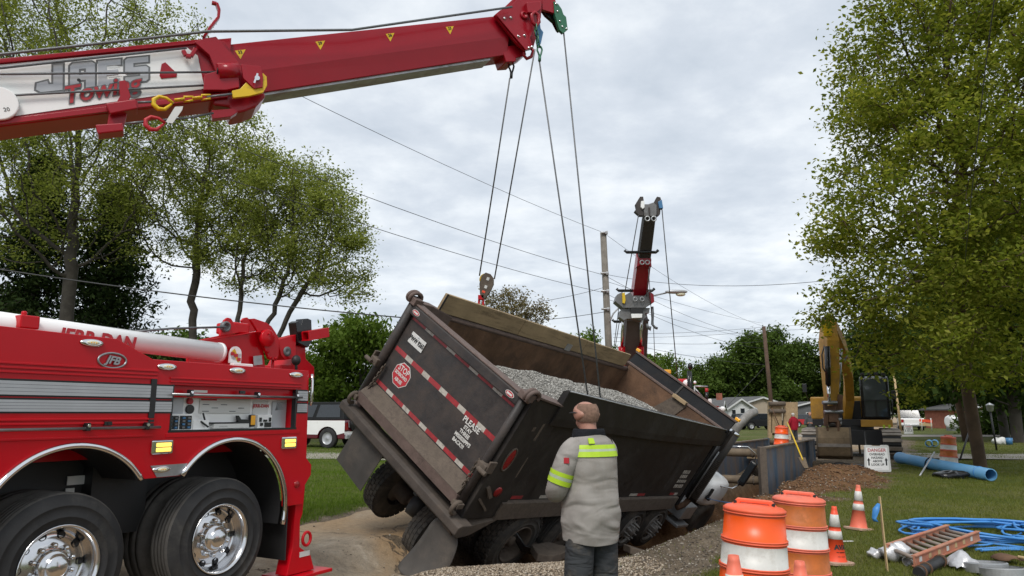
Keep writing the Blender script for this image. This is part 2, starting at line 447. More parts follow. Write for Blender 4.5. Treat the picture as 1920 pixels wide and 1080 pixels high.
def hgt(x, y):
    x = np.asarray(x, float); y = np.asarray(y, float)
    u, n = un(x, y)
    z = -pit(u, n)
    near = 1 - sstep((np.hypot(x, y) - 35) / 30)
    z = z + near * 0.03 * wob(x, y, 0.9) + near * 0.012 * wob(x, y, 5.0, 1.0)
    lawn = sstep((n + 1.6) / 2.5)
    z = z - 0.07 * lawn * sstep((n + 0.5) / 2) * (1 - sstep((n - 3) / 4)) * near
    for a in MOUNDS: z = z + bump2(x, y, *a) * (1 + 0.35 * wob(x, y, 6, 2.0))
    for a in GRAVEL: z = z + bump2(x, y, *a)
    z = z + 0.05 * (1 - sstep((n + 8.6) / 0.5)) * near
    return z
def dirtmask(x, y):
    u, n = un(x, y)
    wv = 0.35 * wob(x, y, 1.1) + 0.18 * wob(x, y, 3.1, 1.0)
    R_ = np.interp(u, [0, 8, 13, 16, 20, 26, 30], [-2.0, -1.85, -2.0, -1.9, -1.7, -0.6, -0.3])
    d = sstep((R_ + wv - n) / 0.7 + 0.5) * sstep((n + wv * 0.6 + 8.15) / 0.5 + 0.5)
    d = np.maximum(d, 0.40 * sstep((wob(x, y, 0.75, 3.0) - 0.55) / 0.35) * (np.hypot(x, y) < 26))
    for a in MOUNDS: d = np.maximum(d, sstep(1.6 - np.hypot(x - a[0], y - a[1]) / (a[2] * (1 + 0.3 * wob(x, y, 3)))))
    return d
def claymask(x, y):
    d = np.zeros_like(x)
    for a in MOUNDS: d = np.maximum(d, sstep(1.9 - 1.2 * np.hypot(x - a[0], y - a[1]) / a[2]))
    u, n = un(x, y)
    return np.maximum(d, sstep(pit(u, n) * 2.2 - 0.5))
def axis_pts(lo, a, b, hi, st, g=1.16):
    c = list(np.arange(a, b, st)); s_ = st
    v = c[-1]
    while v < hi:
        s_ *= g; v += s_; c.append(v)
    s_ = st; v = c[0]; l = []
    while v > lo:
        s_ *= g; v -= s_; l.append(v)
    return np.array(l[::-1] + c)
gx = axis_pts(-900, -6, 13, 900, 0.13); gy = axis_pts(-500, 4, 26, 1500, 0.14)
X_, Y_ = np.meshgrid(gx, gy)
Z_ = hgt(X_, Y_)
nx, ny = len(gx), len(gy)
me = bpy.data.meshes.new('ground')
vs = np.stack([X_.ravel(), Y_.ravel(), Z_.ravel()], 1)
idx = (np.arange(ny - 1)[:, None] * nx + np.arange(nx - 1)[None, :]).ravel()
fs = np.stack([idx, idx + 1, idx + nx + 1, idx + nx], 1)
me.from_pydata(vs.tolist(), [], fs.tolist())
me.polygons.foreach_set('use_smooth', [True] * len(me.polygons))
for nm_, fn in (('dirt', dirtmask), ('clay', claymask)):
    a_ = me.attributes.new(nm_, 'FLOAT', 'POINT'); a_.data.foreach_set('value', fn(X_, Y_).ravel().astype(np.float32))
def ground_material():
    m_, t, b = nodes('ground_surface')
    tcn = nd(t, 'ShaderNodeTexCoord'); vec = tcn.outputs['Object']
    ad_ = nd(t, 'ShaderNodeAttribute', attribute_name='dirt'); ac = nd(t, 'ShaderNodeAttribute', attribute_name='clay')
    big = noise(t, vec, 0.35, 4.0); mid = noise(t, vec, 3.0, 5.0, 0.65); fine = noise(t, vec, 45.0, 4.0, 0.7)
    g = ramp(t, mid, [(0.25, (0.055, 0.075, 0.014)), (0.5, (0.09, 0.115, 0.022)), (0.75, (0.14, 0.155, 0.04))])
    g = mixc(t, ramp(t, big, [(0.42, (0, 0, 0)), (0.66, (0.8, 0.8, 0.8))]), g, (0.15, 0.14, 0.055))
    g = mixc(t, 1.0, g, ramp(t, fine, [(0.3, (0.45, 0.45, 0.45)), (0.7, (1.25, 1.25, 1.25))]), 'MULTIPLY')
    vo = nd(t, 'ShaderNodeTexVoronoi', Scale=32.0); t.links.new(vec, vo.inputs['Vector'])
    vo2 = nd(t, 'ShaderNodeTexVoronoi', Scale=90.0); t.links.new(vec, vo2.inputs['Vector'])
    peb = mixc(t, 0.5, vo.outputs['Color'], vo2.outputs['Color'])
    pv = nd(t, 'ShaderNodeRGBToBW'); t.links.new(peb, pv.inputs[0])
    d = ramp(t, mid, [(0.3, (0.095, 0.072, 0.05)), (0.55, (0.15, 0.118, 0.085)), (0.75, (0.22, 0.185, 0.142))])
    d = mixc(t, 1.0, d, ramp(t, pv.outputs[0], [(0.25, (0.6, 0.6, 0.6)), (0.75, (1.5, 1.48, 1.42))]), 'MULTIPLY')
    cl = ramp(t, mid, [(0.3, (0.085, 0.042, 0.02)), (0.55, (0.16, 0.085, 0.04)), (0.8, (0.24, 0.14, 0.072))])
    cl = mixc(t, 1.0, cl, ramp(t, fine, [(0.3, (0.6, 0.6, 0.6)), (0.7, (1.3, 1.3, 1.3))]), 'MULTIPLY')
    d = mixc(t, ac.outputs['Fac'], d, cl)
    k = mathn(t, 'ADD', ad_.outputs['Fac'], mathn(t, 'MULTIPLY', mathn(t, 'SUBTRACT', fine, 0.5), 0.9))
    k = ramp(t, k, [(0.35, (0, 0, 0)), (0.62, (1, 1, 1))])
    t.links.new(mixc(t, k, g, d), b.inputs['Base Color'])
    b.inputs['Roughness'].default_value = 0.95; b.inputs['Specular IOR Level'].default_value = 0.2
    hh = mathn(t, 'ADD', mathn(t, 'MULTIPLY', mid, 1.2), mathn(t, 'ADD', mathn(t, 'MULTIPLY', vo.outputs['Distance'], 0.5), fine))
    bumpn(t, b, hh, 0.7, 0.03)
    return m_
me.materials.append(ground_material())
go = bpy.data.objects.new('ground', me); COL.objects.link(go); struct(go)

# ---- road sheet: sandy, cracked concrete, broken away along the collapsed trench
def road_material():
    m_, t, b = nodes('dusty_concrete')
    tcn = nd(t, 'ShaderNodeTexCoord'); vec = tcn.outputs['Object']
    mp = nd(t, 'ShaderNodeMapping'); mp.inputs['Rotation'].default_value = (0, 0, AZ); mp.inputs['Scale'].default_value = (1.0, 0.3, 1)
    t.links.new(vec, mp.inputs[0])
    big = noise(t, mp.outputs[0], 0.8, 5.0, 0.6, 0.5); mid = noise(t, vec, 2.2, 6.0, 0.65, 0.6); fine = noise(t, vec, 60.0, 3.0, 0.7)
    c_ = ramp(t, mid, [(0.3, (0.23, 0.185, 0.135)), (0.5, (0.34, 0.28, 0.205)), (0.72, (0.43, 0.37, 0.29))])
    c_ = mixc(t, ramp(t, big, [(0.36, (0, 0, 0)), (0.6, (1, 1, 1))]), c_, (0.36, 0.245, 0.135))
    c_ = mixc(t, 1.0, c_, ramp(t, fine, [(0.3, (0.75, 0.75, 0.75)), (0.7, (1.12, 1.12, 1.12))]), 'MULTIPLY')
    m2 = noise(t, vec, 13.0, 5.0, 0.7, 0.3)
    c_ = mixc(t, 1.0, c_, ramp(t, m2, [(0.3, (0.72, 0.70, 0.67)), (0.52, (1.0, 1.0, 1.0)), (0.72, (1.16, 1.15, 1.12))]), 'MULTIPLY')
    sp_ = nd(t, 'ShaderNodeTexVoronoi', Scale=38.0); t.links.new(vec, sp_.inputs['Vector'])
    spk = mathn(t, 'MULTIPLY', ramp(t, sp_.outputs['Distance'], [(0.10, (1, 1, 1)), (0.2, (0, 0, 0))]), ramp(t, mid, [(0.45, (0, 0, 0)), (0.6, (1, 1, 1))]))
    c_ = mixc(t, mathn(t, 'MULTIPLY', spk, 0.6), c_, (0.12, 0.095, 0.07))
    vo = nd(t, 'ShaderNodeTexVoronoi', feature='DISTANCE_TO_EDGE', Scale=0.33)
    wv = nd(t, 'ShaderNodeVectorMath', operation='ADD')
    nz = nd(t, 'ShaderNodeTexNoise', Scale=1.6, Detail=6.0, Roughness=0.65); t.links.new(vec, nz.inputs['Vector'])
    sc_ = nd(t, 'ShaderNodeVectorMath', operation='SCALE'); sc_.inputs[3].default_value = 1.1; t.links.new(nz.outputs['Color'], sc_.inputs[0])
    t.links.new(vec, wv.inputs[0]); t.links.new(sc_.outputs[0], wv.inputs[1]); t.links.new(wv.outputs[0], vo.inputs['Vector'])
    ck = ramp(t, vo.outputs['Distance'], [(0.0, (1, 1, 1)), (0.009, (0, 0, 0))])
    c_ = mixc(t, mathn(t, 'MULTIPLY', ck, 0.85), c_, (0.045, 0.036, 0.028))
    t.links.new(c_, b.inputs['Base Color']); b.inputs['Roughness'].default_value = 0.9
    h = mathn(t, 'SUBTRACT', mathn(t, 'ADD', mathn(t, 'ADD', mathn(t, 'MULTIPLY', mid, 0.6), m2), mathn(t, 'MULTIPLY', fine, 0.35)), mathn(t, 'MULTIPLY', ck, 1.5))
    bumpn(t, b, h, 0.6, 0.025)
    return m_
MT['road'] = road_material()
def sheet(name, us, left, right, nn, lift, m_, conv=xy, thick=0.0):
    us = np.array(us); V = []; n_ = nn + 1
    for u in us:
        l_ = left(u); r_ = right(u)
        for j in range(n_):
            n0 = l_ + (r_ - l_) * j / nn; V.append(conv(u, n0))
    V = np.array(V); z = hgt(V[:, 0], V[:, 1]) + lift
    F = [(i * n_ + j, i * n_ + j + 1, (i + 1) * n_ + j + 1, (i + 1) * n_ + j) for i in range(len(us) - 1) for j in range(nn)]
    P = np.column_stack([V, z]).tolist()
    mb = MB(); mb.add(P, F, 0, True)
    if thick:
        k = [i * n_ + nn for i in range(len(us))]
        mb.add([P[i] for i in k] + [(P[i][0], P[i][1], P[i][2] - thick) for i in k], [(i, i + 1, i + 1 + len(k), i + len(k)) for i in range(len(k) - 1)])
    return mb.build(name, m_, recalc=False)
rnd = random.Random(3)
jag = {}
def jr(u):
    q = round(u, 2)
    if q not in jag: jag[q] = rnd.uniform(-0.12, 0.12)
    return jag[q]
us = list(np.arange(-12, 30, 0.3)) + [30 * 1.12 ** k for k in range(32)]
ro = sheet('road', us, lambda u: -8.0 + (0.10 * math.sin(u * 1.7) + 0.06 * math.sin(u * 4.3) if u < 40 else 0),
           lambda u: float(np.interp(u, [-12, 6.0, 7.2, 8.5, 15, 16.5, 27, 29, 40], [-4.6, -4.6, -5.2, -6.15, -5.9, -4.7, -4.7, -2.4, -2.0])) + (jr(u) if u < 30 else 0), 14, 0.012, MT['road'], thick=0.1)
struct(ro)
MT['drive'] = mat('pale_gravel', (0.32, 0.29, 0.25), 0.95, var=0.25, vs=1.5, bump=0.4, bs=40, dirt=(0.22, 0.18, 0.14), ds=1.5, damt=0.4)
def quadsheet(name, pts, lift, m_):
    mb = MB(); n_ = 12; a, b_, c_, d_ = [Vector((p[0], p[1], 0)) for p in pts]
    V = [a.lerp(b_, i / n_).lerp(d_.lerp(c_, i / n_), j / n_) for j in range(n_ + 1) for i in range(n_ + 1)]
    z = hgt(np.array([q.x for q in V]), np.array([q.y for q in V])) + lift
    mb.add([(q.x, q.y, z[i]) for i, q in enumerate(V)], [(j * 13 + i, j * 13 + i + 1, (j + 1) * 13 + i + 1, (j + 1) * 13 + i) for j in range(12) for i in range(12)], 0, True)
    return struct(mb.build(name, m_, recalc=False))
quadsheet('driveway', [(-22, 30.0), (-1.0, 24.6), (0.4, 27.6), (-22, 36.5)], 0.016, MT['drive'])
quadsheet('gravel_drive', [(10.8, 27.4), (60, 27.0), (60, 29.4), (11.5, 31.5)], 0.02, MT['drive'])
quadsheet('side_street', [(20, 52), (120, 50), (120, 54), (20, 57)], 0.02, MT['drive'])

# ---- grass blades
def scatter_tris(name, P, size, m_, seed, up=0.85, wide=0.1):
    r_ = np.random.default_rng(seed); n_ = len(P)
    an = r_.uniform(0, 2 * PI, n_); L_ = size * r_.uniform(0.5, 1.25, n_)
    tilt = r_.normal(0, 0.38, (n_, 2))
    tip = P + np.column_stack([tilt[:, 0] * L_, tilt[:, 1] * L_, up * L_])
    dv = np.column_stack([np.cos(an), np.sin(an), np.zeros(n_)]) * (wide * size)[:, None]
    V = np.empty((n_ * 3, 3)); V[0::3] = P - dv; V[1::3] = P + dv; V[2::3] = tip
    me = bpy.data.meshes.new(name)
    me.vertices.add(n_ * 3); me.vertices.foreach_set('co', V.ravel())
    me.loops.add(n_ * 3); me.loops.foreach_set('vertex_index', np.arange(n_ * 3, dtype=np.int32))
    me.polygons.add(n_); me.polygons.foreach_set('loop_start', np.arange(0, n_ * 3, 3, dtype=np.int32)); me.polygons.foreach_set('loop_total', np.full(n_, 3, dtype=np.int32))
    me.update(calc_edges=True); me.materials.append(m_)
    o = bpy.data.objects.new(name, me); COL.objects.link(o); return o
MT['grass'] = foliage('grass_blades', (0.11, 0.125, 0.026), (0.13, 0.16, 0.028), (0.24, 0.235, 0.08), 0.3)
MT['grassleft'] = foliage('lush_grass_blades', (0.08, 0.135, 0.018), (0.11, 0.18, 0.025), (0.17, 0.23, 0.045), 0.3)
rg = np.random.default_rng(5)
def grass_pts(nsmp, xr, yr, power=1.6):
    y = yr[0] * (yr[1] / yr[0]) ** (rg.random(nsmp) ** 1.0)
    x = rg.uniform(xr[0], xr[1], nsmp) * y
    keep = rg.random(nsmp) > sstep((dirtmask(x, y) - 0.25) / 0.6) * 0.985
    x, y = x[keep], y[keep]
    return np.column_stack([x, y, hgt(x, y) - 0.004])
P = grass_pts(330000, (0.05, 0.74), (4.6, 46))
dist = np.hypot(P[:, 0], P[:, 1])
gr = scatter_tris('grass', P, np.clip(0.045 + 0.0016 * dist, 0.05, 0.09), MT['grass'], 1, 0.8, 0.055)
gr.data.name = 'grass'
P = grass_pts(140000, (-0.42, -0.02), (9.5, 40)); 
u_, n_ = un(P[:, 0], P[:, 1]); P = P[n_ < -8.0]
gl = scatter_tris('grass', P, np.full(len(P), 0.085), MT['grassleft'], 2, 0.8, 0.06)
tag(gr, 'patchy short green lawn on the right of the dirt shoulder', 'grass', kind='stuff')
tag(gl, 'bright green lawn on the left of the road behind the truck', 'grass', kind='stuff')

# ---- loose stones
def stones(name, pts, sizes, m_, seed, label, parent=None, flat=0.7):
    r_ = np.random.default_rng(seed)
    base = np.array([(1, 0, 0), (-1, 0, 0), (0, 1, 0), (0, -1, 0), (0, 0, 1), (0, 0, -1)], float)
    tri = np.array([(0, 2, 4), (2, 1, 4), (1, 3, 4), (3, 0, 4), (2, 0, 5), (1, 2, 5), (3, 1, 5), (0, 3, 5)])
    n_ = len(pts)
    V = base[None] * r_.uniform(0.55, 1.2, (n_, 6, 1)) + r_.normal(0, 0.12, (n_, 6, 3))
    a = r_.uniform(0, 2 * PI, n_); b_ = r_.uniform(-0.6, 0.6, n_)
    ca, sa, cb, sb = np.cos(a), np.sin(a), np.cos(b_), np.sin(b_)
    x = V[..., 0] * cb[:, None] + V[..., 2] * sb[:, None]; z = -V[..., 0] * sb[:, None] + V[..., 2] * cb[:, None]; y = V[..., 1]
    W_ = np.stack([x * ca[:, None] - y * sa[:, None], x * sa[:, None] + y * ca[:, None], z * flat], -1) * np.asarray(sizes)[:, None, None] + np.asarray(pts)[:, None, :]
    F = (tri[None] + (np.arange(n_) * 6)[:, None, None]).reshape(-1, 3)
    me = bpy.data.meshes.new(name); nf = len(F)
    me.vertices.add(n_ * 6); me.vertices.foreach_set('co', W_.ravel())
    me.loops.add(nf * 3); me.loops.foreach_set('vertex_index', F.ravel().astype(np.int32))
    me.polygons.add(nf); me.polygons.foreach_set('loop_start', np.arange(0, nf * 3, 3, dtype=np.int32)); me.polygons.foreach_set('loop_total', np.full(nf, 3, dtype=np.int32))
    me.update(calc_edges=True); me.materials.append(m_)
    o = bpy.data.objects.new(name, me); COL.objects.link(o)
    if parent is not None: o.parent = parent
    o['kind'] = 'stuff'
    if label: o['label'] = label; o['category'] = 'gravel'
    return o
def stonemat(name, a, b_, c_):
    m_, t, bs_ = nodes(name); gi = nd(t, 'ShaderNodeNewGeometry')
    t.links.new(ramp(t, gi.outputs['Random Per Island'], [(0.0, a), (0.5, b_), (1.0, c_)]), bs_.inputs['Base Color']); bs_.inputs['Roughness'].default_value = 0.9
    return m_
MT['pebble'] = stonemat('tan_gravel', (0.12, 0.09, 0.06), (0.30, 0.235, 0.165), (0.50, 0.43, 0.34))
MT['darkpebble'] = stonemat('mixed_dark_gravel', (0.055, 0.045, 0.034), (0.15, 0.122, 0.092), (0.40, 0.36, 0.30))
MT['limestone'] = stonemat('grey_crushed_stone', (0.13, 0.125, 0.115), (0.29, 0.28, 0.255), (0.48, 0.465, 0.43))
pp = []
for cx, cy, r, h in GRAVEL:
    k = int(5200 * r * r)
    a = rg.uniform(0, 2 * PI, k); q = r * np.sqrt(rg.random(k)) * 1.15
    pp.append(np.column_stack([cx + q * np.cos(a), cy + q * np.sin(a)]))
pp = np.concatenate(pp); pz = hgt(pp[:, 0], pp[:, 1])
stones('gravel_pile', np.column_stack([pp, pz + 0.004]), rg.uniform(0.008, 0.021, len(pp)), MT['pebble'], 4, 'spilled tan gravel heaped against the buried rear tyre')
k = 34000
y = 3.5 * (20 / 3.5) ** rg.random(k); x = rg.uniform(-0.5, 0.62, k) * y
u_, n_ = un(x, y); keep = (dirtmask(x, y) > 0.5) & (n_ > -4.6) | ((n_ > -7.8) & (n_ < -4.4) & (u_ > 3.0) & (u_ < 11.0) & (rg.random(k) < 0.30 * np.clip((n_ + 8.2) / 3.0, 0.1, 1))); x, y = x[keep], y[keep]
stones('loose_gravel', np.column_stack([x, y, hgt(x, y) + 0.006]), rg.uniform(0.006, 0.02, len(x)) * (0.6 + 0.05 * y), MT['darkpebble'], 6, 'scattered small stones on the dirt shoulder and road edge')
k = 1500
x = []; y = []
for a in MOUNDS:
    q = a[2] * np.sqrt(rg.random(500)); t_ = rg.uniform(0, 2 * PI, 500)
    x.append(a[0] + q * np.cos(t_)); y.append(a[1] + q * np.sin(t_))
x = np.concatenate(x); y = np.concatenate(y)
MT['clod'] = stonemat('clay_clod', (0.075, 0.036, 0.015), (0.15, 0.076, 0.034), (0.22, 0.12, 0.058))
o = stones('soil_clods', np.column_stack([x, y, hgt(x, y) + 0.01]), rg.uniform(0.01, 0.042, len(x)), MT['clod'], 8, 'brown clods of dug soil on the mounds beside the trench box')
o['category'] = 'soil'

# ================================================================== trees
def grow(trunk, A, D, dk, maxit=120, seed=0, up=0.05):
    r_ = np.random.default_rng(seed)
    P = [np.array(p, float) for p in trunk]; par = [-1] + list(range(len(P) - 1)); kids = [1] * (len(P) - 1) + [0]
    A = np.array(A); Pn = np.array(P)
    dm = np.linalg.norm(A[:, None] - Pn[None], axis=2)
    near = dm.argmin(1); nd_ = dm.min(1); alive = np.ones(len(A), bool)
    for it in range(maxit):
        ia = np.nonzero(alive)[0]
        if len(ia) == 0: break
        Pn = np.array(P)
        dv = A[ia] - Pn[near[ia]]; dv /= np.linalg.norm(dv, axis=1)[:, None] + 1e-9
        S = np.zeros((len(P), 3)); np.add.at(S, near[ia], dv)
        uq = np.unique(near[ia]); new = []
        for k in uq:
            if kids[k] >= 3: alive[ia[near[ia] == k]] = False; continue
            d = S[k] / (np.linalg.norm(S[k]) + 1e-9) + np.array([0, 0, up]) + r_.normal(0, 0.16, 3)
            d /= np.linalg.norm(d) + 1e-9
            P.append(Pn[k] + d * D); par.append(k); kids.append(0); kids[k] += 1; new.append(len(P) - 1)
        if not new: break
        Nw = np.array([P[i] for i in new])
        dm = np.linalg.norm(A[ia][:, None] - Nw[None], axis=2)
        j = dm.argmin(1); dmin = dm.min(1); bt = dmin < nd_[ia]
        near[ia[bt]] = np.array(new)[j[bt]]; nd_[ia[bt]] = dmin[bt]
        alive &= nd_ > dk
    return np.array(P), par
def ellipsoids(ells, n_, rg_, shell=0.35):
    vol = np.array([e_[1][0] * e_[1][1] * e_[1][2] for e_ in ells]) ** 0.8; vol = vol / vol.sum()
    out = []
    for (c_, r), f in zip(ells, vol):
        k = max(3, int(n_ * f)); d = rg_.normal(0, 1, (k, 3)); d /= np.linalg.norm(d, axis=1)[:, None]
        out.append(np.array(c_) + d * (rg_.random(k) ** shell)[:, None] * np.array(r))
    return np.concatenate(out)
def branch_mesh(name, P, par, tip, expo, m_, parent, rmax=None, thin=0.0):
    n_ = len(P); acc = np.zeros(n_); kids = [[] for _ in range(n_)]
    for i in range(n_ - 1, -1, -1):
        if acc[i] == 0: acc[i] = tip ** expo
        if par[i] >= 0: acc[par[i]] += acc[i]; kids[par[i]].append(i)
    R = acc ** (1 / expo)
    if rmax: R = np.where(R > 1e-9, R * min(1.0, 1.0) , R); R = R * (rmax / R[0]) ** np.clip((R - tip) / (R[0] - tip + 1e-9), 0, 1)
    mb = MB(); o_ = np.zeros(n_, bool)
    starts = [0] + [c for i in range(n_) for c in sorted(kids[i], key=lambda q: -R[q])[1:]]
    for s_ in starts:
        ch = [par[s_], s_] if par[s_] >= 0 else [s_]
        c_ = s_
        while kids[c_]:
            c_ = max(kids[c_], key=lambda q: R[q]); ch.append(c_)
        if len(ch) < 2: continue
        rr = [float(R[i]) for i in ch]
        if par[s_] >= 0: rr[0] = rr[1]
        if max(rr) < thin: continue
        nn = 9 if rr[0] > 0.12 else (6 if rr[0] > 0.05 else (4 if rr[0] > 0.02 else 3))
        mb.tube([P[i] for i in ch], rr, nn, caps=False)
    o = mb.build(name, m_, parent, recalc=False)
    return o, R, kids
def leaf_mesh(name, C, size, m_, seed, parent, flat=0.5, aspect=0.55, droop=0.0):
    r_ = np.random.default_rng(seed); n_ = len(C)
    nrm = r_.normal(0, 1, (n_, 3)); nrm[:, 2] = np.abs(nrm[:, 2]) + flat; nrm /= np.linalg.norm(nrm, axis=1)[:, None]
    a = r_.normal(0, 1, (n_, 3)); a[:, 2] -= droop; a -= nrm * (a * nrm).sum(1)[:, None]; a /= np.linalg.norm(a, axis=1)[:, None] + 1e-9
    b_ = np.cross(nrm, a); s_ = size * r_.uniform(0.55, 1.3, n_)
    V = np.empty((n_, 4, 3))
    V[:, 0] = C - a * (s_ * 0.5)[:, None]
    V[:, 1] = C + b_ * (s_ * aspect * 0.5)[:, None] + nrm * (s_ * 0.08)[:, None]
    V[:, 2] = C + a * (s_ * 0.5)[:, None]
    V[:, 3] = C - b_ * (s_ * aspect * 0.5)[:, None] + nrm * (s_ * 0.08)[:, None]
    if parent is not None:
        Mi = np.array(WORLD[parent.name].inverted()); V = V @ Mi[:3, :3].T + Mi[:3, 3]
    me = bpy.data.meshes.new(name)
    me.vertices.add(n_ * 4); me.vertices.foreach_set('co', V.ravel())
    me.loops.add(n_ * 4); me.loops.foreach_set('vertex_index', np.arange(n_ * 4, dtype=np.int32))
    me.polygons.add(n_); me.polygons.foreach_set('loop_start', np.arange(0, n_ * 4, 4, dtype=np.int32)); me.polygons.foreach_set('loop_total', np.full(n_, 4, dtype=np.int32))
    me.update(calc_edges=True); me.materials.append(m_)
    o = bpy.data.objects.new(name, me); COL.objects.link(o)
    if parent is not None: o.parent = parent; WORLD[o.name] = WORLD[parent.name]
    o['kind'] = 'stuff'
    return o
def tree(label, cat, trunk, ells, natt, D, dk, nleaf, lsize, lmat, seed, bmat='bark', tip=0.012, expo=2.7, rbase=None, spread=0.5, name='leafy_tree', group=None, shell=0.4, thin=0.0, flat=0.5, layers=None, aspect=0.55, wpow=1.2, clump=0.8):
    r_ = np.random.default_rng(seed)
    b0 = Vector(trunk[0]); root = thing(name, label, cat, TR(*b0), group)
    A = ellipsoids(ells, natt, r_, shell)
    A = A + r_.normal(0, 1, A.shape) * np.array([0.35, 0.35, 0.3]) * (r_.random((len(A), 1)) < 0.4)
    if layers:
        hd = np.hypot(A[:, 0] - b0.x, A[:, 1] - b0.y); zz = A[:, 2] + 0.16 * hd; A[:, 2] = np.round(zz / layers) * layers + 0.5 * (zz - np.round(zz / layers) * layers) - 0.16 * hd
    tp = []
    for i in range(len(trunk) - 1):
        a, b_ = Vector(trunk[i]), Vector(trunk[i + 1]); k = max(1, int((b_ - a).length / D))
        for q in range(k): tp.append(tuple(a.lerp(b_, q / k)))
    tp.append(tuple(trunk[-1]))
    P, par = grow(tp, A, D, dk, seed=seed)
    tr_, R, kids = branch_mesh('trunk', P, par, tip, expo, MT[bmat], root, rbase, thin)
    cand = np.nonzero(R < tip * 3.2)[0]; cand = cand[cand >= len(tp)]
    wgt = 1.0 / R[cand] ** wpow * np.exp(r_.normal(0, clump, len(cand))); wgt /= wgt.sum()
    pick = r_.choice(cand, nleaf, p=wgt)
    C = P[pick] + r_.normal(0, 1, (nleaf, 3)) * np.array([spread, spread, spread * 0.7])
    leaf_mesh('crown', C, lsize, MT[lmat], seed + 1, root, flat, aspect)
    return root
MT['leaf_right'] = foliage('maple_leaves', (0.125, 0.165, 0.024), (0.21, 0.25, 0.038), (0.37, 0.375, 0.08), 0.58)
MT['leaf_spring'] = foliage('spring_leaves', (0.16, 0.20, 0.045), (0.24, 0.28, 0.07), (0.35, 0.385, 0.125), 0.55)
MT['leaf_green'] = foliage('green_leaves', (0.055, 0.09, 0.02), (0.085, 0.135, 0.03), (0.13, 0.19, 0.048), 0.4)
MT['leaf_mid'] = foliage('mid_green_leaves', (0.07, 0.12, 0.02), (0.11, 0.175, 0.03), (0.165, 0.235, 0.055), 0.45)
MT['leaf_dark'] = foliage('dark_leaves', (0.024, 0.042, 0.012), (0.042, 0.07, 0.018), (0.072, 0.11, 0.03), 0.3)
MT['needle'] = foliage('conifer_needles', (0.02, 0.036, 0.014), (0.036, 0.058, 0.02), (0.062, 0.09, 0.032), 0.15)
MT['leaf_tan'] = foliage('budding_leaves', (0.14, 0.11, 0.06), (0.19, 0.155, 0.085), (0.25, 0.22, 0.12), 0.4)
def E_(px, py, Y, rx, rz, ry):
    c_ = at(px, py, Y); k = c_.y / FPX
    return (tuple(c_), (rx * k, ry, rz * k))
# right-hand maple overhanging the lawn
def gb(px, Y): return (at(px, 775, Y).x, Y, -0.1)
g0 = at(1838, 868, 23.5); g0.z = -0.05
tree('large yellow-green maple overhanging the lawn at the right edge', 'tree',
     [g0, at(1816, 740, 23.4), at(1800, 600, 23.0), at(1788, 470, 22.6), at(1800, 330, 22.3)],
     [E_(1810, 150, 20.5, 220, 220, 4.4), E_(1960, 120, 21.5, 260, 300, 5), E_(1690, 90, 20, 130, 140, 2.8), E_(1650, 230, 20, 110, 110, 2.6),
      E_(1640, 400, 19.5, 130, 95, 2.8), E_(1555, 425, 19.5, 66, 40, 1.3), E_(1740, 500, 19.5, 170, 130, 3.4), E_(1640, 570, 19.5, 100, 60, 2.2), E_(1585, 570, 19.5, 48, 34, 1.3),
      E_(1880, 480, 19.5, 160, 160, 3.8), E_(1890, 650, 20, 130, 70, 3), E_(1730, 650, 19.5, 110, 55, 2.4), E_(1640, 690, 20, 60, 24, 1.4), E_(1800, 690, 20, 110, 40, 2.4), E_(1780, 330, 19.5, 190, 150, 3.6), E_(2000, 380, 21, 180, 280, 4), E_(1740, -40, 20, 130, 90, 3)],
     3200, 0.33, 0.38, 128000, 0.15, 'leaf_right', 11, bmat='trunk2', tip=0.0115, expo=2.45, rbase=0.19, spread=0.27, name='maple_tree', shell=0.36, flat=0.45, clump=1.15)
# left-hand trees
tree('tallest spring tree behind the crane boom at the left edge', 'tree',
     [gb(118, 34), at(122, 640, 34), at(126, 580, 34), at(132, 520, 34)],
     [E_(110, 120, 33.5, 210, 250, 5.5), E_(290, 70, 34, 105, 95, 3.6), E_(60, 330, 33, 170, 190, 4.6), E_(220, 330, 33.5, 150, 170, 4.2), E_(10, -60, 33, 190, 150, 4.6)],
     2000, 0.5, 0.55, 74000, 0.15, 'leaf_spring', 21, tip=0.015, expo=2.5, rbase=0.30, spread=0.34, name='maple_tree', shell=0.38, wpow=1.6, clump=1.1)
tree('slender spring tree with a dark straight trunk, above the red wrecker', 'tree',
     [gb(362, 36), at(362, 640, 36), at(361, 600, 36)],
     [E_(350, 330, 36, 140, 190, 4.2), E_(440, 270, 36, 80, 80, 3.2), E_(420, 420, 36, 90, 90, 3)],
     1150, 0.5, 0.55, 34000, 0.15, 'leaf_spring', 23, tip=0.015, expo=2.5, rbase=0.19, spread=0.34, name='maple_tree', shell=0.38, wpow=1.6, clump=1.1)
for i, (bx, tx, lab) in enumerate(((440, 452, 'leftmost leaning stem of the open-crowned tree clump'), (486, 520, 'middle stem of the open-crowned tree clump'), (520, 560, 'rightmost arching tree of the open-crowned clump with wispy tips'))):
    el = [[E_(470, 430, 35.5, 100, 130, 3.4), E_(500, 340, 35, 80, 60, 2.6)],
          [E_(555, 400, 35, 110, 110, 3.4), E_(560, 500, 35, 70, 60, 2.6)],
          [E_(615, 450, 34, 85, 110, 3), E_(640, 520, 34, 55, 60, 2.4), E_(600, 380, 34.5, 70, 60, 2.4)]][i]
    tree(lab, 'tree', [gb(bx + 6, 35), at(bx + 2, 650, 35), at(bx + 3, 630, 35)], el, 760, 0.42, 0.5, 14500, 0.15, 'leaf_spring', 31 + i, tip=0.0135, expo=2.45, rbase=0.12, spread=0.30, name='spring_tree', group='tree clump behind the red wrecker', shell=0.38, wpow=1.6, clump=1.1)
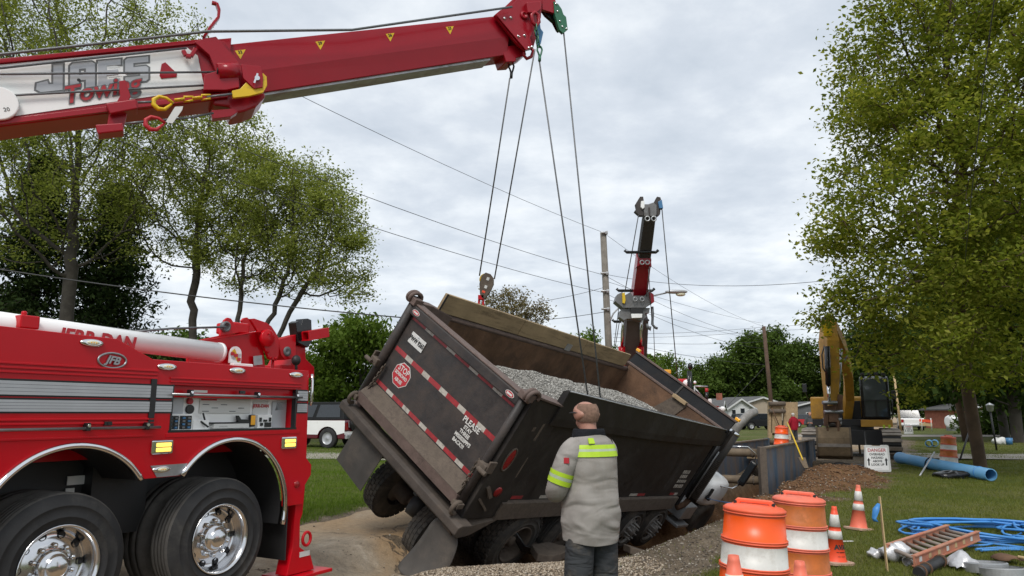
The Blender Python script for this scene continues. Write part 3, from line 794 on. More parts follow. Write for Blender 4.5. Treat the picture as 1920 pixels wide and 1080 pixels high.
def conifer(label, base, H, R, seed, nl=15000, name='evergreen_tree'):
    r_ = np.random.default_rng(seed); root = thing(name, label, 'tree', TR(*base))
    mb = MB(); b0 = Vector(base)
    mb.tube([b0 + Vector((0, 0, -0.2)), b0 + Vector((0.1, 0, H * 0.5)), b0 + Vector((0, 0, H))], [0.32, 0.2, 0.02], 8)
    C = []
    for k in range(26):
        f = k / 25.0; z = H * (0.06 + 0.92 * f); rad = R * (1 - f) ** 0.6 * (0.65 + 0.5 * r_.random())
        for j in range(11):
            a = r_.uniform(0, 2 * PI); L_ = rad * r_.uniform(0.6, 1.1)
            p1 = b0 + Vector((math.cos(a) * L_, math.sin(a) * L_, z - 0.12 * L_)); p0 = b0 + Vector((0, 0, z + 0.25 * L_ * 0.3))
            mb.tube([p0, p0.lerp(p1, 0.5) + Vector((0, 0, 0.08 * L_)), p1], [0.04, 0.025, 0.008], 3, caps=False)
            m_ = max(6, int(nl / 286))
            t_ = r_.uniform(0.15, 1.05, m_)[:, None]
            C.append(np.array(p0) * (1 - t_) + np.array(p1) * t_ + r_.normal(0, 1, (m_, 3)) * np.array([0.4, 0.4, 0.22]))
    mb.build('trunk', MT['bark'], root, recalc=False)
    leaf_mesh('crown', np.concatenate(C), 0.32, MT['needle'], seed, root, 0.2, 0.4, 0.5)
    return root
q = at(45, 700, 40); conifer('dark evergreen at the left frame edge under the crane boom', (q.x, 40, 0), 16.0, 5.4, 41, 30000)
q = at(190, 700, 41); conifer('dark evergreen between the two large spring trunks', (q.x, 41, 0), 14.6, 5.0, 42, 28000)
q = at(345, 700, 47); conifer('small dark evergreen low behind the white crane tube', (q.x, 47, 0), 5.4, 2.0, 43, 6000)
# dense background trees: two prototypes, copied
def bushy(seed, lmat, label, M, nleaf=15000):
    el = []
    r_ = random.Random(seed)
    for k in range(11):
        a = r_.uniform(0, 2 * PI); q_ = r_.uniform(0, 1.0)
        el.append(((math.cos(a) * 2.0 * q_, math.sin(a) * 2.0 * q_, r_.uniform(2.6, 6.6)), (r_.uniform(1.2, 1.9),) * 2 + (r_.uniform(1.0, 1.6),)))
    o = tree(label, 'tree', [(0, 0, -0.1), (0.05, 0, 1.2), (0, 0.1, 2.4), (0.1, 0, 4)], el, 420, 0.42, 0.5, nleaf, 0.30, lmat, seed, tip=0.014, rbase=0.22, spread=0.42, name='broadleaf_tree', shell=0.6)
    o.matrix_world = M; WORLD[o.name] = M.copy()
    return o
def place(px, Y, wpx, toppx, rot=0.0, sink=1.2):
    x = (px - 960) / FPX * Y * 1.0 / (_c * 1.0) * _c
    x = at(px, 775, Y).x
    top = at(px, toppx, Y).z; wd = wpx * Y / FPX; kz = top / (8.0 - sink)
    return TR(x, Y, -sink * kz) @ rotz(rot) @ Matrix.Diagonal((wd / 6.4, wd / 6.4, kz, 1))
bA = bushy(51, 'leaf_mid', 'full mid-green tree left of the tilted dump truck', place(672, 52, 190, 562))
bB = bushy(52, 'leaf_green', 'big dark green tree behind the far utility pole, left half', place(1400, 130, 150, 628))
bC = bushy(53, 'leaf_dark', 'dark tree behind the maple, centre', place(1790, 84, 190, 480))
lots = [(bB, 1490, 128, 130, 640, 1, 'big dark green tree behind the far utility pole, right half'), (bB, 1345, 134, 90, 668, 2, 'dark green tree showing beyond the red-capped post'),
        (bB, 1300, 132, 80, 690, 3, 'rounded small green tree beyond the dump truck headboard'), (bA, 1240, 75, 90, 652, 4, 'light green tree just right of the distant crane'),
        (bA, 1100, 70, 120, 600, 5, 'thin green tree behind the grey utility pole'), (bA, 615, 56, 70, 690, 6, 'low yellow-green bush beside the parked white and maroon truck'),
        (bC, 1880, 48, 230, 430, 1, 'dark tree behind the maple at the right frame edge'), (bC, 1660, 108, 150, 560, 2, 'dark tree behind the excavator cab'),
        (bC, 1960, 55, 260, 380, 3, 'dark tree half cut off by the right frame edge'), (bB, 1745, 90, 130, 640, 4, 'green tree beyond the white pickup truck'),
        (bB, 1590, 126, 140, 630, 5, 'green tree directly behind the excavator boom'), (bB, 1880, 85, 200, 600, 6, 'green tree behind the brush pile'),
        (bA, 560, 70, 120, 640, 7, 'green tree peeping past the wrecker tail'), (bB, 480, 75, 180, 640, 8, 'green tree low behind the winch frame'), (bB, 300, 75, 200, 620, 1.5, 'green tree low behind the white crane tube'), (bB, 90, 70, 240, 600, 2.5, 'green tree low at the far left behind the evergreens'),
        (bA, 850, 85, 160, 640, 3.3, 'green tree hidden behind the raised tailgate'), (bA, 1180, 95, 150, 640, 1.2, 'green tree below the distant crane boom'), (bB, 1010, 90, 160, 640, 1.9, 'green tree behind the gravel load')]
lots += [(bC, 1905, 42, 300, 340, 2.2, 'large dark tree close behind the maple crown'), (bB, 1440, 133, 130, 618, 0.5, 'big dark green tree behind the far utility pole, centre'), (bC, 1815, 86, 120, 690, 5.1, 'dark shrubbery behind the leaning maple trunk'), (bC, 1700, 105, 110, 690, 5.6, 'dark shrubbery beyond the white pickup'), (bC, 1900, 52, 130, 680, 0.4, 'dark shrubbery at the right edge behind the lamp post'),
         (bB, 1330, 140, 110, 700, 0.2, 'low green tree beyond the red beacon'), (bB, 1560, 135, 130, 680, 0.9, 'low green tree left of the excavator boom'), (bB, 1660, 120, 140, 680, 2.9, 'low green tree far down the street'), (bA, 720, 95, 120, 690, 1.4, 'low green tree right behind the parked truck'), (bB, 420, 100, 170, 690, 3.9, 'low green tree at the back of the tree clump'), (bB, 180, 100, 190, 690, 0.6, 'low green tree behind the evergreens, centre'), (bB, 20, 95, 190, 680, 1.1, 'low green tree at the far left edge')]
for src, px, Y, wp, tp, rt, lab in lots:
    dup(src, place(px, Y, wp, tp, rt), lab)
q = at(965, 700, 62)
tree('pale budding tree above the truck sideboard', 'tree', [(q.x, 62, 0), at(962, 720, 62), at(960, 650, 62)], [E_(962, 580, 62, 58, 42, 2.4), E_(930, 590, 62, 35, 40, 2), E_(1000, 595, 62, 35, 36, 2), E_(965, 640, 62, 60, 40, 2.4)], 420, 0.45, 0.5, 6500, 0.25, 'leaf_tan', 61, tip=0.016, rbase=0.2, spread=0.36, name='budding_tree')
# ================================================================== red rotator wrecker in the left foreground
WF = frame((-2.593, 6.795, 0), (UY, -UX, 0), (UX, UY, 0), (0, 0, 1))     # x out of the right side, y rearwards, z up
WFi = WF.inverted()
wx = Vector((UY, -UX, 0)); wo_ = Vector((-2.593, 6.795, 0))
def S(px, py, x=0.03):
    return WFi @ onplane(px, py, wo_ + wx * x, wx)
def SQ(pts, x, th, mb=None, mi=0, holes=None):
    mb = mb or MB(WF)
    return mb.poly([S(a, b, x) for a, b in pts], (-th, 0, 0), mi, holes)
def zo(ox, oy, k): return lambda pts: [(ox + a / k, oy + b / k) for a, b in pts]
wr = thing('recovery_wrecker', 'shiny red rotator wrecker truck filling the left foreground with its boom raised', 'tow truck', WF)
def wheel_parts(root, c, side=1, R=0.525, wd=0.28, dirty=False, rim='chrome', F=None, dish=0.13, name='wheel', nuts=10, hub=True, lugs_out=0.0, thread='tyre'):
    """c: centre of outer face; side +1: outside towards +x"""
    F = F or WF; c = Vector(c); ax = Vector((side, 0, 0)); tm = MT['tyredirty' if dirty else 'tyre']
    mb = MB(F)
    pr = [(0.285, -wd + 0.02), (0.30, -wd), (0.40, -wd - 0.012), (R - 0.05, -wd + 0.0), (R - 0.012, -wd + 0.035), (R, -wd + 0.05)]
    k = 4
    for i in range(k):
        z0 = -wd + 0.05 + (wd - 0.1) * (i + 0.85) / (k + 0.0) * 0.93
        pr += [(R, z0 - 0.008), (R - 0.014, z0 - 0.006), (R - 0.014, z0 + 0.002), (R, z0 + 0.004)]
    pr += [(R, -0.05), (R - 0.012, -0.035), (R - 0.05, 0.0), (R - 0.09, 0.008), (0.40, 0.012), (0.315, 0.002), (0.295, -0.012)]
    pr = pr[:-4] + [(R - 0.085, 0.010), (R - 0.088, 0.014), (R - 0.094, 0.014), (R - 0.097, 0.010), (0.40, 0.012), (0.36, 0.010), (0.358, 0.014), (0.350, 0.014), (0.346, 0.008), (0.315, 0.002), (0.295, -0.012)]
    mb.lathe(pr, c, ax, 56, mis=[1 if (pr[i][0] + pr[i + 1][0]) / 2 > R - 0.02 else 0 for i in range(len(pr) - 1)])
    ty = mb.build('tyre', [tm, MT['tyredirty' if dirty else 'tread']], root, recalc=True)
    mb = MB(F)
    mb.lathe([(0.296, -0.014), (0.302, 0.006), (0.292, 0.010), (0.283, -0.004), (0.272, -0.018), (0.268, -0.06), (0.258, -dish + 0.005), (0.243, -dish - 0.012), (0.20, -dish), (0.165, -dish + 0.02), (0.12, -dish + 0.022), (0.118, -dish + 0.022)], c, ax, 48)
    rm = mb.build('rim', MT[rim], root)
    mb = MB(F)
    hb = 0.075
    mb.lathe([(0.118, -dish + 0.02), (0.115, -dish + 0.06), (0.10, -dish + 0.068), (0.088, -dish + 0.07), (0.084, -dish + hb + 0.03), (0.06, -dish + hb + 0.045), (0.0, -dish + hb + 0.048)], c, ax, 32)
    mb.build('hub', MT[rim], rm)
    mb = MB(F)
    for i in range(nuts):
        a = 2 * PI * (i + 0.5) / nuts; p = c + Vector((0, math.cos(a) * 0.148, math.sin(a) * 0.148))
        mb.lathe([(0.021, -dish + 0.015), (0.02, -dish + 0.055), (0.012, -dish + 0.066 + lugs_out), (0, -dish + 0.068 + lugs_out)], p, ax, 10)
    mb.build('lug_nuts', MT[rim], rm)['kind'] = 'stuff'
    for i in range(nuts):
        a = 2 * PI * i / nuts; p = c + Vector((0, math.cos(a) * 0.222, math.sin(a) * 0.222))
        m2 = MB(F); m2.lathe([(0.026, -dish + 0.008), (0.022, -dish - 0.004), (0.0, -dish - 0.004)], p, ax, 12)
        m2.build('vent_hole', MT['black'], rm)
    return ty, rm
for yc in (0.0, -1.417):
    wheel_parts(wr, (0.0, yc, 0.52), 1, rim='rimalu')
    mb = MB(WF); R = 0.525
    mb.lathe([(0.28, -0.66), (0.40, -0.665), (R - 0.03, -0.64), (R, -0.61), (R, -0.54), (R - 0.014, -0.538), (R - 0.014, -0.53), (R, -0.528), (R, -0.45), (R - 0.014, -0.448), (R - 0.014, -0.44), (R, -0.438), (R, -0.40), (R - 0.03, -0.375), (0.40, -0.36), (0.29, -0.37)], (0, yc, 0.52), (1, 0, 0), 48)
    mb.build('inner_tyre', MT['tread'], wr)
    mb = MB(WF); mb.cyl((-0.1, yc, 0.52), (-2.35, yc, 0.52), 0.09, 12); mb.lathe([(0.0, -0.2), (0.2, -0.2), (0.24, -0.05), (0.24, 0.05), (0.2, 0.2), (0, 0.2)], (-1.2, yc, 0.52), (1, 0, 0), 16)
    mb.build('axle', MT['black'], wr)
    mb = MB(WF); mb.lathe([(0.28, -2.42), (0.40, -2.44), (0.50, -2.42), (0.525, -2.38), (0.525, -1.84), (0.50, -1.80), (0.29, -1.80)], (0, yc, 0.52), (1, 0, 0), 32)
    mb.build('far_side_tyre', MT['tyre'], wr)
# wheel arches measured on the side panel
def arc_fit(p):
    (x1, y1), (x2, y2), (x3, y3) = p
    a = 2 * (x2 - x1); b = 2 * (y2 - y1); c_ = x2 ** 2 + y2 ** 2 - x1 ** 2 - y1 ** 2
    d = 2 * (x3 - x2); e_ = 2 * (y3 - y2); f = x3 ** 2 + y3 ** 2 - x2 ** 2 - y2 ** 2
    D_ = a * e_ - b * d; cx = (c_ * e_ - b * f) / D_; cy = (a * f - c_ * d) / D_
    return cx, cy, math.hypot(x1 - cx, y1 - cy)
def arcpts(cx, cy, r, a0, a1, n=22): return [(cx + r * math.cos(a0 + (a1 - a0) * i / n), cy + r * math.sin(a0 + (a1 - a0) * i / n)) for i in range(n + 1)]
rear_arc = (0.055, 0.73, 0.655); front_arc = (-1.40, 0.73, 0.655)
ZL = 1.10
def arch_half(r_, z): return math.acos(max(-1, min(1, (z - r_[1]) / r_[2])))
X0 = 0.03
def ang(r_, z): return math.asin((z - r_[1]) / r_[2])
out = [(-4.6, 2.24), (-2.03, 2.215), (-1.16, 2.20), (-0.83, 2.06), (0.965, 2.055), (0.985, 1.17), (1.06, 1.10), (1.06, 1.0), (0.98, 0.90), (0.97, 0.72)]
a_r = ang(rear_arc, 0.72)
out += [(rear_arc[0] + rear_arc[2] * math.cos(a_r), 0.72)]
out += arcpts(*rear_arc, a_r, PI - ang(rear_arc, ZL))[1:]
a_f = ang(front_arc, ZL)
out += arcpts(*front_arc, a_f, PI - ang(front_arc, 1.0))
out += [(-4.6, 1.0)]
hole = [(-0.62, 1.475), (0.80, 1.475), (0.80, 1.855), (-0.62, 1.855)]
mb = MB(WF)
mb.poly([(X0, a, b) for a, b in out], (-0.035, 0, 0), 0, [[(X0, a, b) for a, b in hole]])
side = mb.build('side_panel', MT['red'], wr, bevel=0.006)
mb = MB(WF); mb.bb(-2.45, -0.42, -4.6, 0.96, 1.25, 2.0); mb.bb(-0.42, -0.006, -4.6, -0.62, 1.42, 1.98); mb.bb(-0.42, -0.006, 0.80, 0.958, 1.2, 1.98); mb.bb(-0.42, -0.006, -0.62, 0.80, 1.86, 1.98); mb.bb(-0.42, -0.006, -0.62, 0.80, 1.40, 1.47)
mb.build('body_box', MT['red'], wr)
mb = MB(WF)
mb.bb(-0.66, -0.58, -4.5, 0.9, 0.72, 1.24); mb.bb(-1.86, -1.78, -4.5, 0.9, 0.72, 1.24); mb.bb(-1.8, -0.62, -0.85, -0.6, 0.5, 1.0); mb.bb(-0.62, -0.45, -0.95, -0.45, 0.62, 1.22)
mb.build('chassis', MT['black'], wr)
# fender liners and bright arch trim
for (cx, cy, r), aa in ((rear_arc, (ang(rear_arc, 0.72) - 0.25, PI - ang(rear_arc, ZL))), (front_arc, (ang(front_arc, ZL), PI - 0.2))):
    mb = MB(WF); pts = arcpts(cx, cy, r - 0.012, aa[0], aa[1], 26)
    rings = [[(x, a, b) for a, b in pts] for x in (-0.01, -0.3, -0.62)]
    mb.loft(rings, closed=False, caps=False); mb.build('fender_liner', MT['black'], wr)
    mb = MB(WF); pts = arcpts(cx, cy, r, aa[0], aa[1], 40)
    mb.tube([(X0 + 0.012, a, b) for a, b in pts], 0.024, 8); mb.build('arch_trim', MT['chrome'], wr)
# stripes with dark pinstripes, split around the compartment
for y0, y1 in ((-4.6, -0.835), (-0.785, -0.63), (0.815, 0.955)):
    for z0, z1, m_ in ((1.748, 1.846, 'silver'), (1.632, 1.716, 'silver')):
        mb = MB(WF); mb.bb(X0 + 0.001, X0 + 0.004, y0, y1, z0 - 0.012, z1 + 0.012); mb.build('pinstripe', MT['ink'], side)
        mb = MB(WF)
        k = 4
        for i in range(k):
            a = z0 + (z1 - z0) * i / k; b = z0 + (z1 - z0) * (i + 1) / k - 0.002
            mb.bb(X0 + 0.005, X0 + 0.010, y0, y1, a, b)
        mb.build('silver_stripe', MT['silver'], side)
mb = MB(WF)
mb.bb(X0, X0 + 0.012, -0.835, -0.785, 1.50, 1.90)
mb.build('door_track', MT['black'], side)
# roll-up door mouldings
mb = MB(WF)
for z in (1.905, 1.935, 1.965, 1.575, 1.545, 1.44): mb.bb(X0, X0 + 0.012, -4.6, -0.78, z - 0.008, z + 0.008)
for z in (1.885, 1.915): mb.bb(X0, X0 + 0.012, -0.66, 0.86, z - 0.008, z + 0.006)
mb.bb(X0, X0 + 0.006, -0.66, 0.86, 1.42, 1.455)
mb.build('door_moulding', MT['red'], side, bevel=0.003)
mb = MB(WF); mb.bb(-0.03, -0.015, -0.62, 0.80, 1.755, 1.855); mb.build('door_edge', MT['red'], wr)
for y0, y1, z in ((-4.6, -0.74, 1.508), (-0.66, 0.85, 1.778)):
    mb = MB(WF); mb.cyl((X0 + 0.035, y0, z), (X0 + 0.035, y1, z), 0.011, 10); rod = mb.build('pull_bar', MT['steel'], wr)
    for yy in ((-0.86, -1.35, -2.2) if y0 < -2 else (-0.47, 0.27, 0.77)):
        mb = MB(WF); mb.box((X0 + 0.024, yy, z + 0.012), (0.05, 0.035, 0.06)); mb.build('bracket', MT['blackgloss'], rod, bevel=0.004)
        mb = MB(WF); mb.cyl((X0 + 0.049, yy, z + 0.02), (X0 + 0.056, yy, z + 0.02), 0.012, 10); mb.build('bolt', MT['chrome'], rod)
    for yy in ((-1.18,) if y0 < -2 else (0.1,)):
        mb = MB(WF); mb.box((X0 + 0.012, yy, z + 0.035), (0.02, 0.06, 0.03)); mb.cyl((X0 + 0.022, yy, z + 0.035), (X0 + 0.027, yy, z + 0.035), 0.010, 10); mb.build('door_lock', MT['blackgloss'], rod)
# control compartment
mb = MB(WF); mb.bb(-0.11, -0.10, -0.62, 0.80, 1.475, 1.855); mb.bb(-0.10, -0.006, -0.62, 0.80, 1.462, 1.474)
comp = mb.build('control_compartment', MT['white'], wr)
mb = MB(WF); mb.bb(-0.02, X0 + 0.002, -0.632, -0.612, 1.47, 1.86); mb.bb(-0.02, X0 + 0.002, 0.792, 0.812, 1.47, 1.86); mb.bb(-0.02, X0 + 0.004, -0.64, 0.82, 1.462, 1.480)
mb.build('door_frame', MT['blackgloss'], comp)
def panel(name, x, y0, y1, z0, z1, m_, par=comp, th=0.012, bev=0.003):
    mb = MB(WF); mb.bb(x - th, x, y0, y1, z0, z1); return mb.build(name, MT[m_], par, bevel=bev)
panel('instruction_label', -0.09, -0.25, 0.33, 1.62, 1.75, 'label')
panel('instruction_label', -0.09, 0.36, 0.55, 1.60, 1.74, 'label')
for k in range(6): panel('label_lines', -0.0875, -0.22 + 0.10 * (k % 5), -0.15 + 0.10 * (k % 5), 1.635 + 0.03 * (k % 3), 1.642 + 0.03 * (k % 3), 'grey', th=0.002, bev=0)
panel('warning_label', -0.087, -0.24, -0.07, 1.735, 1.75, 'redink', th=0.003, bev=0)
text('label_lettering', 'JERR-DAN', 0.045, WF @ Vector((-0.088, 0.455, 1.69)), WF.to_3x3() @ Vector((0, 1, 0)), (0, 0, 1), MT['redink'], comp, bold=0.001)
panel('gauge_plate', -0.085, -0.60, -0.42, 1.58, 1.76, 'silver')
mb = MB(WF); mb.cyl((-0.10, -0.35, 1.655), (-0.08, -0.35, 1.655), 0.04, 18); mb.build('pressure_gauge', MT['blackgloss'], comp)
mb = MB(WF); mb.cyl((-0.10, -0.36, 1.725), (-0.07, -0.36, 1.725), 0.026, 14); mb.build('stop_button', MT['redink'], comp)
for y0 in (-0.605, -0.475):
    p_ = panel('switch_panel', -0.04, y0, y0 + 0.115, 1.485, 1.60, 'blackgloss', th=0.012)
    for i in range(2):
        for j in range(4):
            mb = MB(WF); mb.box((-0.036, y0 + 0.03 + i * 0.055, 1.50 + j * 0.027), (0.012, 0.025, 0.016)); mb.build('rocker_switch', MT['blue' if (i + j) % 2 else 'grey'], p_)
panel('switch_housing', -0.05, -0.62, -0.34, 1.478, 1.615, 'white', th=0.05)
panel('lever_box', -0.05, -0.335, -0.17, 1.478, 1.56, 'white', th=0.05)
mb = MB(WF); mb.cyl((-0.048, -0.26, 1.55), (-0.02, -0.20, 1.50), 0.008, 8); mb.cyl((-0.07, -0.2, 1.56), (-0.05, -0.24, 1.62), 0.008, 8); mb.build('control_lever', MT['black'], comp)
panel('lower_ledge', -0.04, -0.12, 0.28, 1.485, 1.525, 'label', th=0.06)
panel('ledge_trim', -0.045, -0.14, 0.30, 1.526, 1.54, 'blackgloss', th=0.055)
text('ledge_lettering', '--- ----- ------', 0.018, WF @ Vector((-0.039, -0.02, 1.505)), WF.to_3x3() @ Vector((0, 1, 0)), (0, 0, 1), MT['ink'], comp)
mb = MB(WF); mb.poly([(-0.05, 0.16, 1.54), (-0.05, 0.30, 1.54), (-0.05, 0.30, 1.56), (-0.05, 0.19, 1.565), (-0.05, 0.16, 1.60), (-0.05, 0.145, 1.60)], (-0.03, 0, 0)); mb.build('holder', MT['blackgloss'], comp)
mb = MB(WF); mb.box((-0.06, 0.325, 1.55), (0.035, 0.07, 0.115)); rc = mb.build('remote_control', MT['blackgloss'], comp, bevel=0.012)
mb = MB(WF); mb.box((-0.04, 0.325, 1.555), (0.01, 0.052, 0.09)); mb.build('remote_face', MT['amber'], rc, bevel=0.005)
p_ = panel('control_box', -0.06, 0.40, 0.58, 1.48, 1.605, 'white', th=0.1)
for dy, dz, sy, sz in ((0.03, 0.075, 0.025, 0.04), (0.15, 0.075, 0.025, 0.04), (0.09, 0.065, 0.045, 0.02), (0.125, 0.025, 0.08, 0.045), (0.045, 0.03, 0.03, 0.03)):
    mb = MB(WF); mb.box((-0.056, 0.40 + dy, 1.485 + dz), (0.012, sy, sz)); mb.build('switch', MT['blackgloss'], p_)
panel('reach_chart', -0.085, 0.60, 0.785, 1.48, 1.735, 'silver')
for k in range(6):
    mb = MB(WF); a = 0.2 + k * 0.23; mb.beam((-0.083, 0.64, 1.65), (-0.083, 0.64 + 0.11 * math.cos(a), 1.65 + 0.075 * math.sin(a)), 0.003, 0.003); mb.build('chart_line', MT['grey'], comp)
panel('door_plate', -0.013, -0.40, -0.24, 1.80, 1.822, 'label', wr, th=0.004, bev=0)
# lamps on the panel
def oval(px, py, w_, h_, lens='lens', par=wr):
    c_ = S(px, py, X0); mb = MB(WF); prof = [(1.0, 0.0), (0.97, 0.010), (0.80, 0.020), (0.62, 0.022)]
    def ringe(sx, x): return [(x + X0, c_.y + math.cos(2 * PI * j / 28) * w_ / 2 * sx, c_.z + math.sin(2 * PI * j / 28) * h_ / 2 * sx) for j in range(28)]
    mb.loft([ringe(s_, x) for s_, x in prof], caps=True); b_ = mb.build('marker_light', MT['chrome'], par)
    mb = MB(WF); mb.loft([[(p[0], p[1], p[2]) for p in ringe(0.55, 0.019)], ringe(0.50, 0.027), ringe(0.3, 0.031)]); mb.build('lens', MT[lens], b_)
    for k in (-1, 0, 1):
        mb = MB(WF); mb.ell((X0 + 0.031, c_.y + k * w_ * 0.1, c_.z), (0.003, w_ * 0.03, h_ * 0.1), 8, 4); mb.build('diode', MT['amber' if lens == 'lens' else 'redlens'], b_)
oval(172, 643, 0.19, 0.062); oval(313, 688, 0.19, 0.062); oval(445, 695, 0.19, 0.062); oval(555, 703, 0.19, 0.06, 'lens')
c_ = S(302, 879); mb = MB(WF); mb.poly([(X0, -0.78, 1.20), (X0, -0.42, 1.20), (X0, -0.50, 1.105), (X0, -0.715, 1.105)], (0.006, 0, 0)); mb.build('scuff_plate', MT['steel'], wr)
oval(302, 880, 0.17, 0.06)
c_ = S(210, 676, X0); mb = MB(WF)
mb.tube([(X0 + 0.004, c_.y + 0.115 * math.cos(2 * PI * k / 36), c_.z + 0.058 * math.sin(2 * PI * k / 36)) for k in range(36)], 0.009, 6, closed=True); em = mb.build('emblem', MT['steel'], wr)
text('emblem_lettering', 'JFB', 0.085, WF @ Vector((X0, c_.y, c_.z)), WF.to_3x3() @ Vector((0, 1, -0.12)), (0, 0, 1), MT['steel'], em, shear=0.3, bold=0.003, ext=0.006, lift=0.008)
for px, py in ((302, 838), (540, 830)):
    c_ = S(px, py, X0); mb = MB(WF); mb.box((X0 + 0.012, c_.y, c_.z), (0.026, 0.20, 0.115)); hb = mb.build('strobe_light', MT['chrome'], wr, bevel=0.018, seg=3)
    for dz in (0.018, -0.022):
        mb = MB(WF); mb.box((X0 + 0.024, c_.y + 0.008, c_.z + dz), (0.012, 0.14, 0.033)); mb.build('lamp', MT['amberlit'], hb, bevel=0.006)
c_ = S(556, 908, X0); mb = MB(WF); mb.lathe([(0.036, 0.0), (0.034, 0.012), (0.024, 0.016), (0.0, 0.018)], c_, (1, 0, 0), 18); mb.build('side_marker', MT['redlens'], wr)
c_ = S(148, 896, -0.3); mb = MB(WF); mb.box((-0.56, -1.02, 1.08), (0.01, 0.14, 0.07)); mb.box((-0.56, -1.06, 0.99), (0.01, 0.07, 0.06)); mb.build('warning_label', MT['label'], wr)
mb = MB(WF); mb.box((-0.56, -0.06, 1.21), (0.01, 0.10, 0.05)); mb.build('warning_label', MT['label'], wr)
# rear mudflap, grab rail, rear leg with foot
mb = MB(WF); mb.bb(-0.62, -0.02, 0.80, 0.815, 0.20, 0.76); mb.build('mudflap', MT['black'], wr)
mb = MB(WF); mb.tube([(0.05, 0.985, 2.02), (0.06, 0.99, 1.95), (0.06, 0.992, 1.75), (0.05, 0.99, 1.70)], 0.013, 8); mb.build('grab_rail', MT['chrome'], wr)
z1 = zo(0, 560, 2.077)
mb = MB(WF); mb.poly([(0.0, y, z) for y, z in ((0.90, 0.78), (1.02, 0.90), (1.0, 0.62), (0.97, 0.56), (0.98, 0.30), (1.14, 0.20), (1.20, 0.05), (0.82, 0.05), (0.88, 0.30))], (-0.16, 0, 0))
leg = mb.build('outrigger_leg', MT['red'], wr, bevel=0.008)
mb = MB(WF); mb.bb(-0.30, 0.10, 0.78, 1.36, 0.012, 0.045); mb.build('outrigger_foot', MT['red'], leg, bevel=0.006)
mb = MB(WF); mb.tube([(0.01, 1.06 + 0.055 * math.cos(a), 0.37 + 0.065 * math.sin(a)) for a in [2 * PI * k / 16 for k in range(16)]], 0.016, 6, closed=True); mb.build('towing_eye', MT['red'], leg)
mb = MB(WF); mb.bb(0.001, 0.004, 0.98, 1.12, 0.20, 0.25); mb.build('leg_label', MT['label'], leg)
mb = MB(WF); mb.cyl((-0.0, 0.93, 0.76), (0.025, 0.93, 0.76), 0.035, 14); mb.build('pivot_cap', MT['blackgloss'], leg)
# deck hardware
tb0, tb1 = S(-230, 578, -0.45), S(411, 661, -0.45)
mb = MB(WF); mb.cyl(tb0, tb1, 0.094, 24); tube_ = mb.build('crane_tube', MT['white'], wr)
d_ = (tb1 - tb0).normalized()
mb = MB(WF); mb.cyl(tb1 - d_ * 0.02, tb1 + d_ * 0.012, 0.098, 24); mb.cyl(tb1 + d_ * 0.012, tb1 + d_ * 0.02, 0.05, 12); mb.build('end_cap', MT['white'], tube_)
for k in range(4):
    a = 0.5 + k * PI / 2; p = tb1 + d_ * 0.013 + Vector((math.cos(a) * 0.07, 0, math.sin(a) * 0.07)); mb = MB(WF); mb.cyl(p, p + d_ * 0.012, 0.014, 8); mb.build('bolt', MT['black'], tube_)
tc_ = S(185, 641, -0.45); tdir = WF.to_3x3() @ d_
text('tube_lettering', 'JERR-DAN', 0.145, WF @ Vector((-0.45 + 0.098, S(186, 637, -0.352).y, S(186, 637, -0.352).z)), tdir, (0, 0, 1), MT['redink'], tube_, bold=0.006, shear=0.12)
mb = MB(WF); q = S(50, 607, -0.35); mb.box((-0.40, q.y, q.z + 0.01), (0.2, 0.14, 0.10)); mb.cyl((-0.4, q.y, q.z + 0.06), (-0.4, q.y, q.z + 0.10), 0.02, 10); mb.build('tube_clamp', MT['red'], wr, bevel=0.01)
z3 = zo(380, 570, 7.2)
mb = MB(WF); SQ(z3([(-200, 520), (0, 475), (240, 425), (745, 370), (810, 520), (850, 900), (-200, 900)]), -0.75, 0.03, mb)
mb.poly([S(a, b, -0.72) for a, b in z3([(-200, 515), (745, 365), (745, 378), (-200, 530)])], (0.05, 0, 0)); arm = mb.build('underlift_arm', MT['red'], wr, bevel=0.004)
mb = MB(WF); SQ(z3([(525, 225), (560, 190), (605, 180), (650, 220), (740, 352), (700, 372), (600, 385)]), -1.0, 0.03, mb); mb.build('winch_cheek', MT['red'], arm, bevel=0.004)
mb = MB(WF); SQ(z3([(238, 430), (262, 290), (300, 215), (340, 183), (385, 195), (420, 250), (490, 388)]), -0.68, 0.03, mb)
mb.build('winch_cheek', MT['red'], arm, bevel=0.004)
a_ = S(*z3([(420, 300)])[0], -0.72); mb = MB(WF); mb.bb(-1.0, -0.72, a_.y, a_.y + 0.22, a_.z - 0.07, a_.z + 0.05); mb.build('winch_drum', MT['red'], arm, bevel=0.02)
p0 = S(*z3([(315, 305)])[0], -0.66); mb = MB(WF); mb.lathe([(0.055, -0.03), (0.055, 0.012), (0.036, 0.02), (0.03, -0.01), (0, -0.01)], p0, (1, 0, 0), 20); mb.build('rope_port', MT['grey'], arm)
mb = MB(WF); mb.tube([S(250, 622, -0.62), S(320, 616, -0.63), S(*z3([(310, 310)])[0], -0.64)], 0.011, 8); mb.build('winch_cable', MT['cable'], arm)
mb = MB(WF); SQ(z3([(640, 200), (700, 195), (860, 250), (930, 300), (990, 390), (1035, 480), (1025, 700), (1000, 765), (900, 745), (855, 640), (805, 520), (745, 370)]), -0.70, 0.035, mb); cam_ = mb.build('cam_plate', MT['red'], wr, bevel=0.004)
p0 = S(*z3([(880, 460)])[0], -0.66); mb = MB(WF); mb.lathe([(0.095, -0.03), (0.095, 0.006), (0.088, 0.012), (0, 0.012)], p0, (1, 0, 0), 24); mb.cyl(p0 + Vector((0.01, 0, 0.05)), p0 + Vector((0.03, 0, 0.05)), 0.014, 8); mb.build('pivot_disc', MT['red'], cam_)
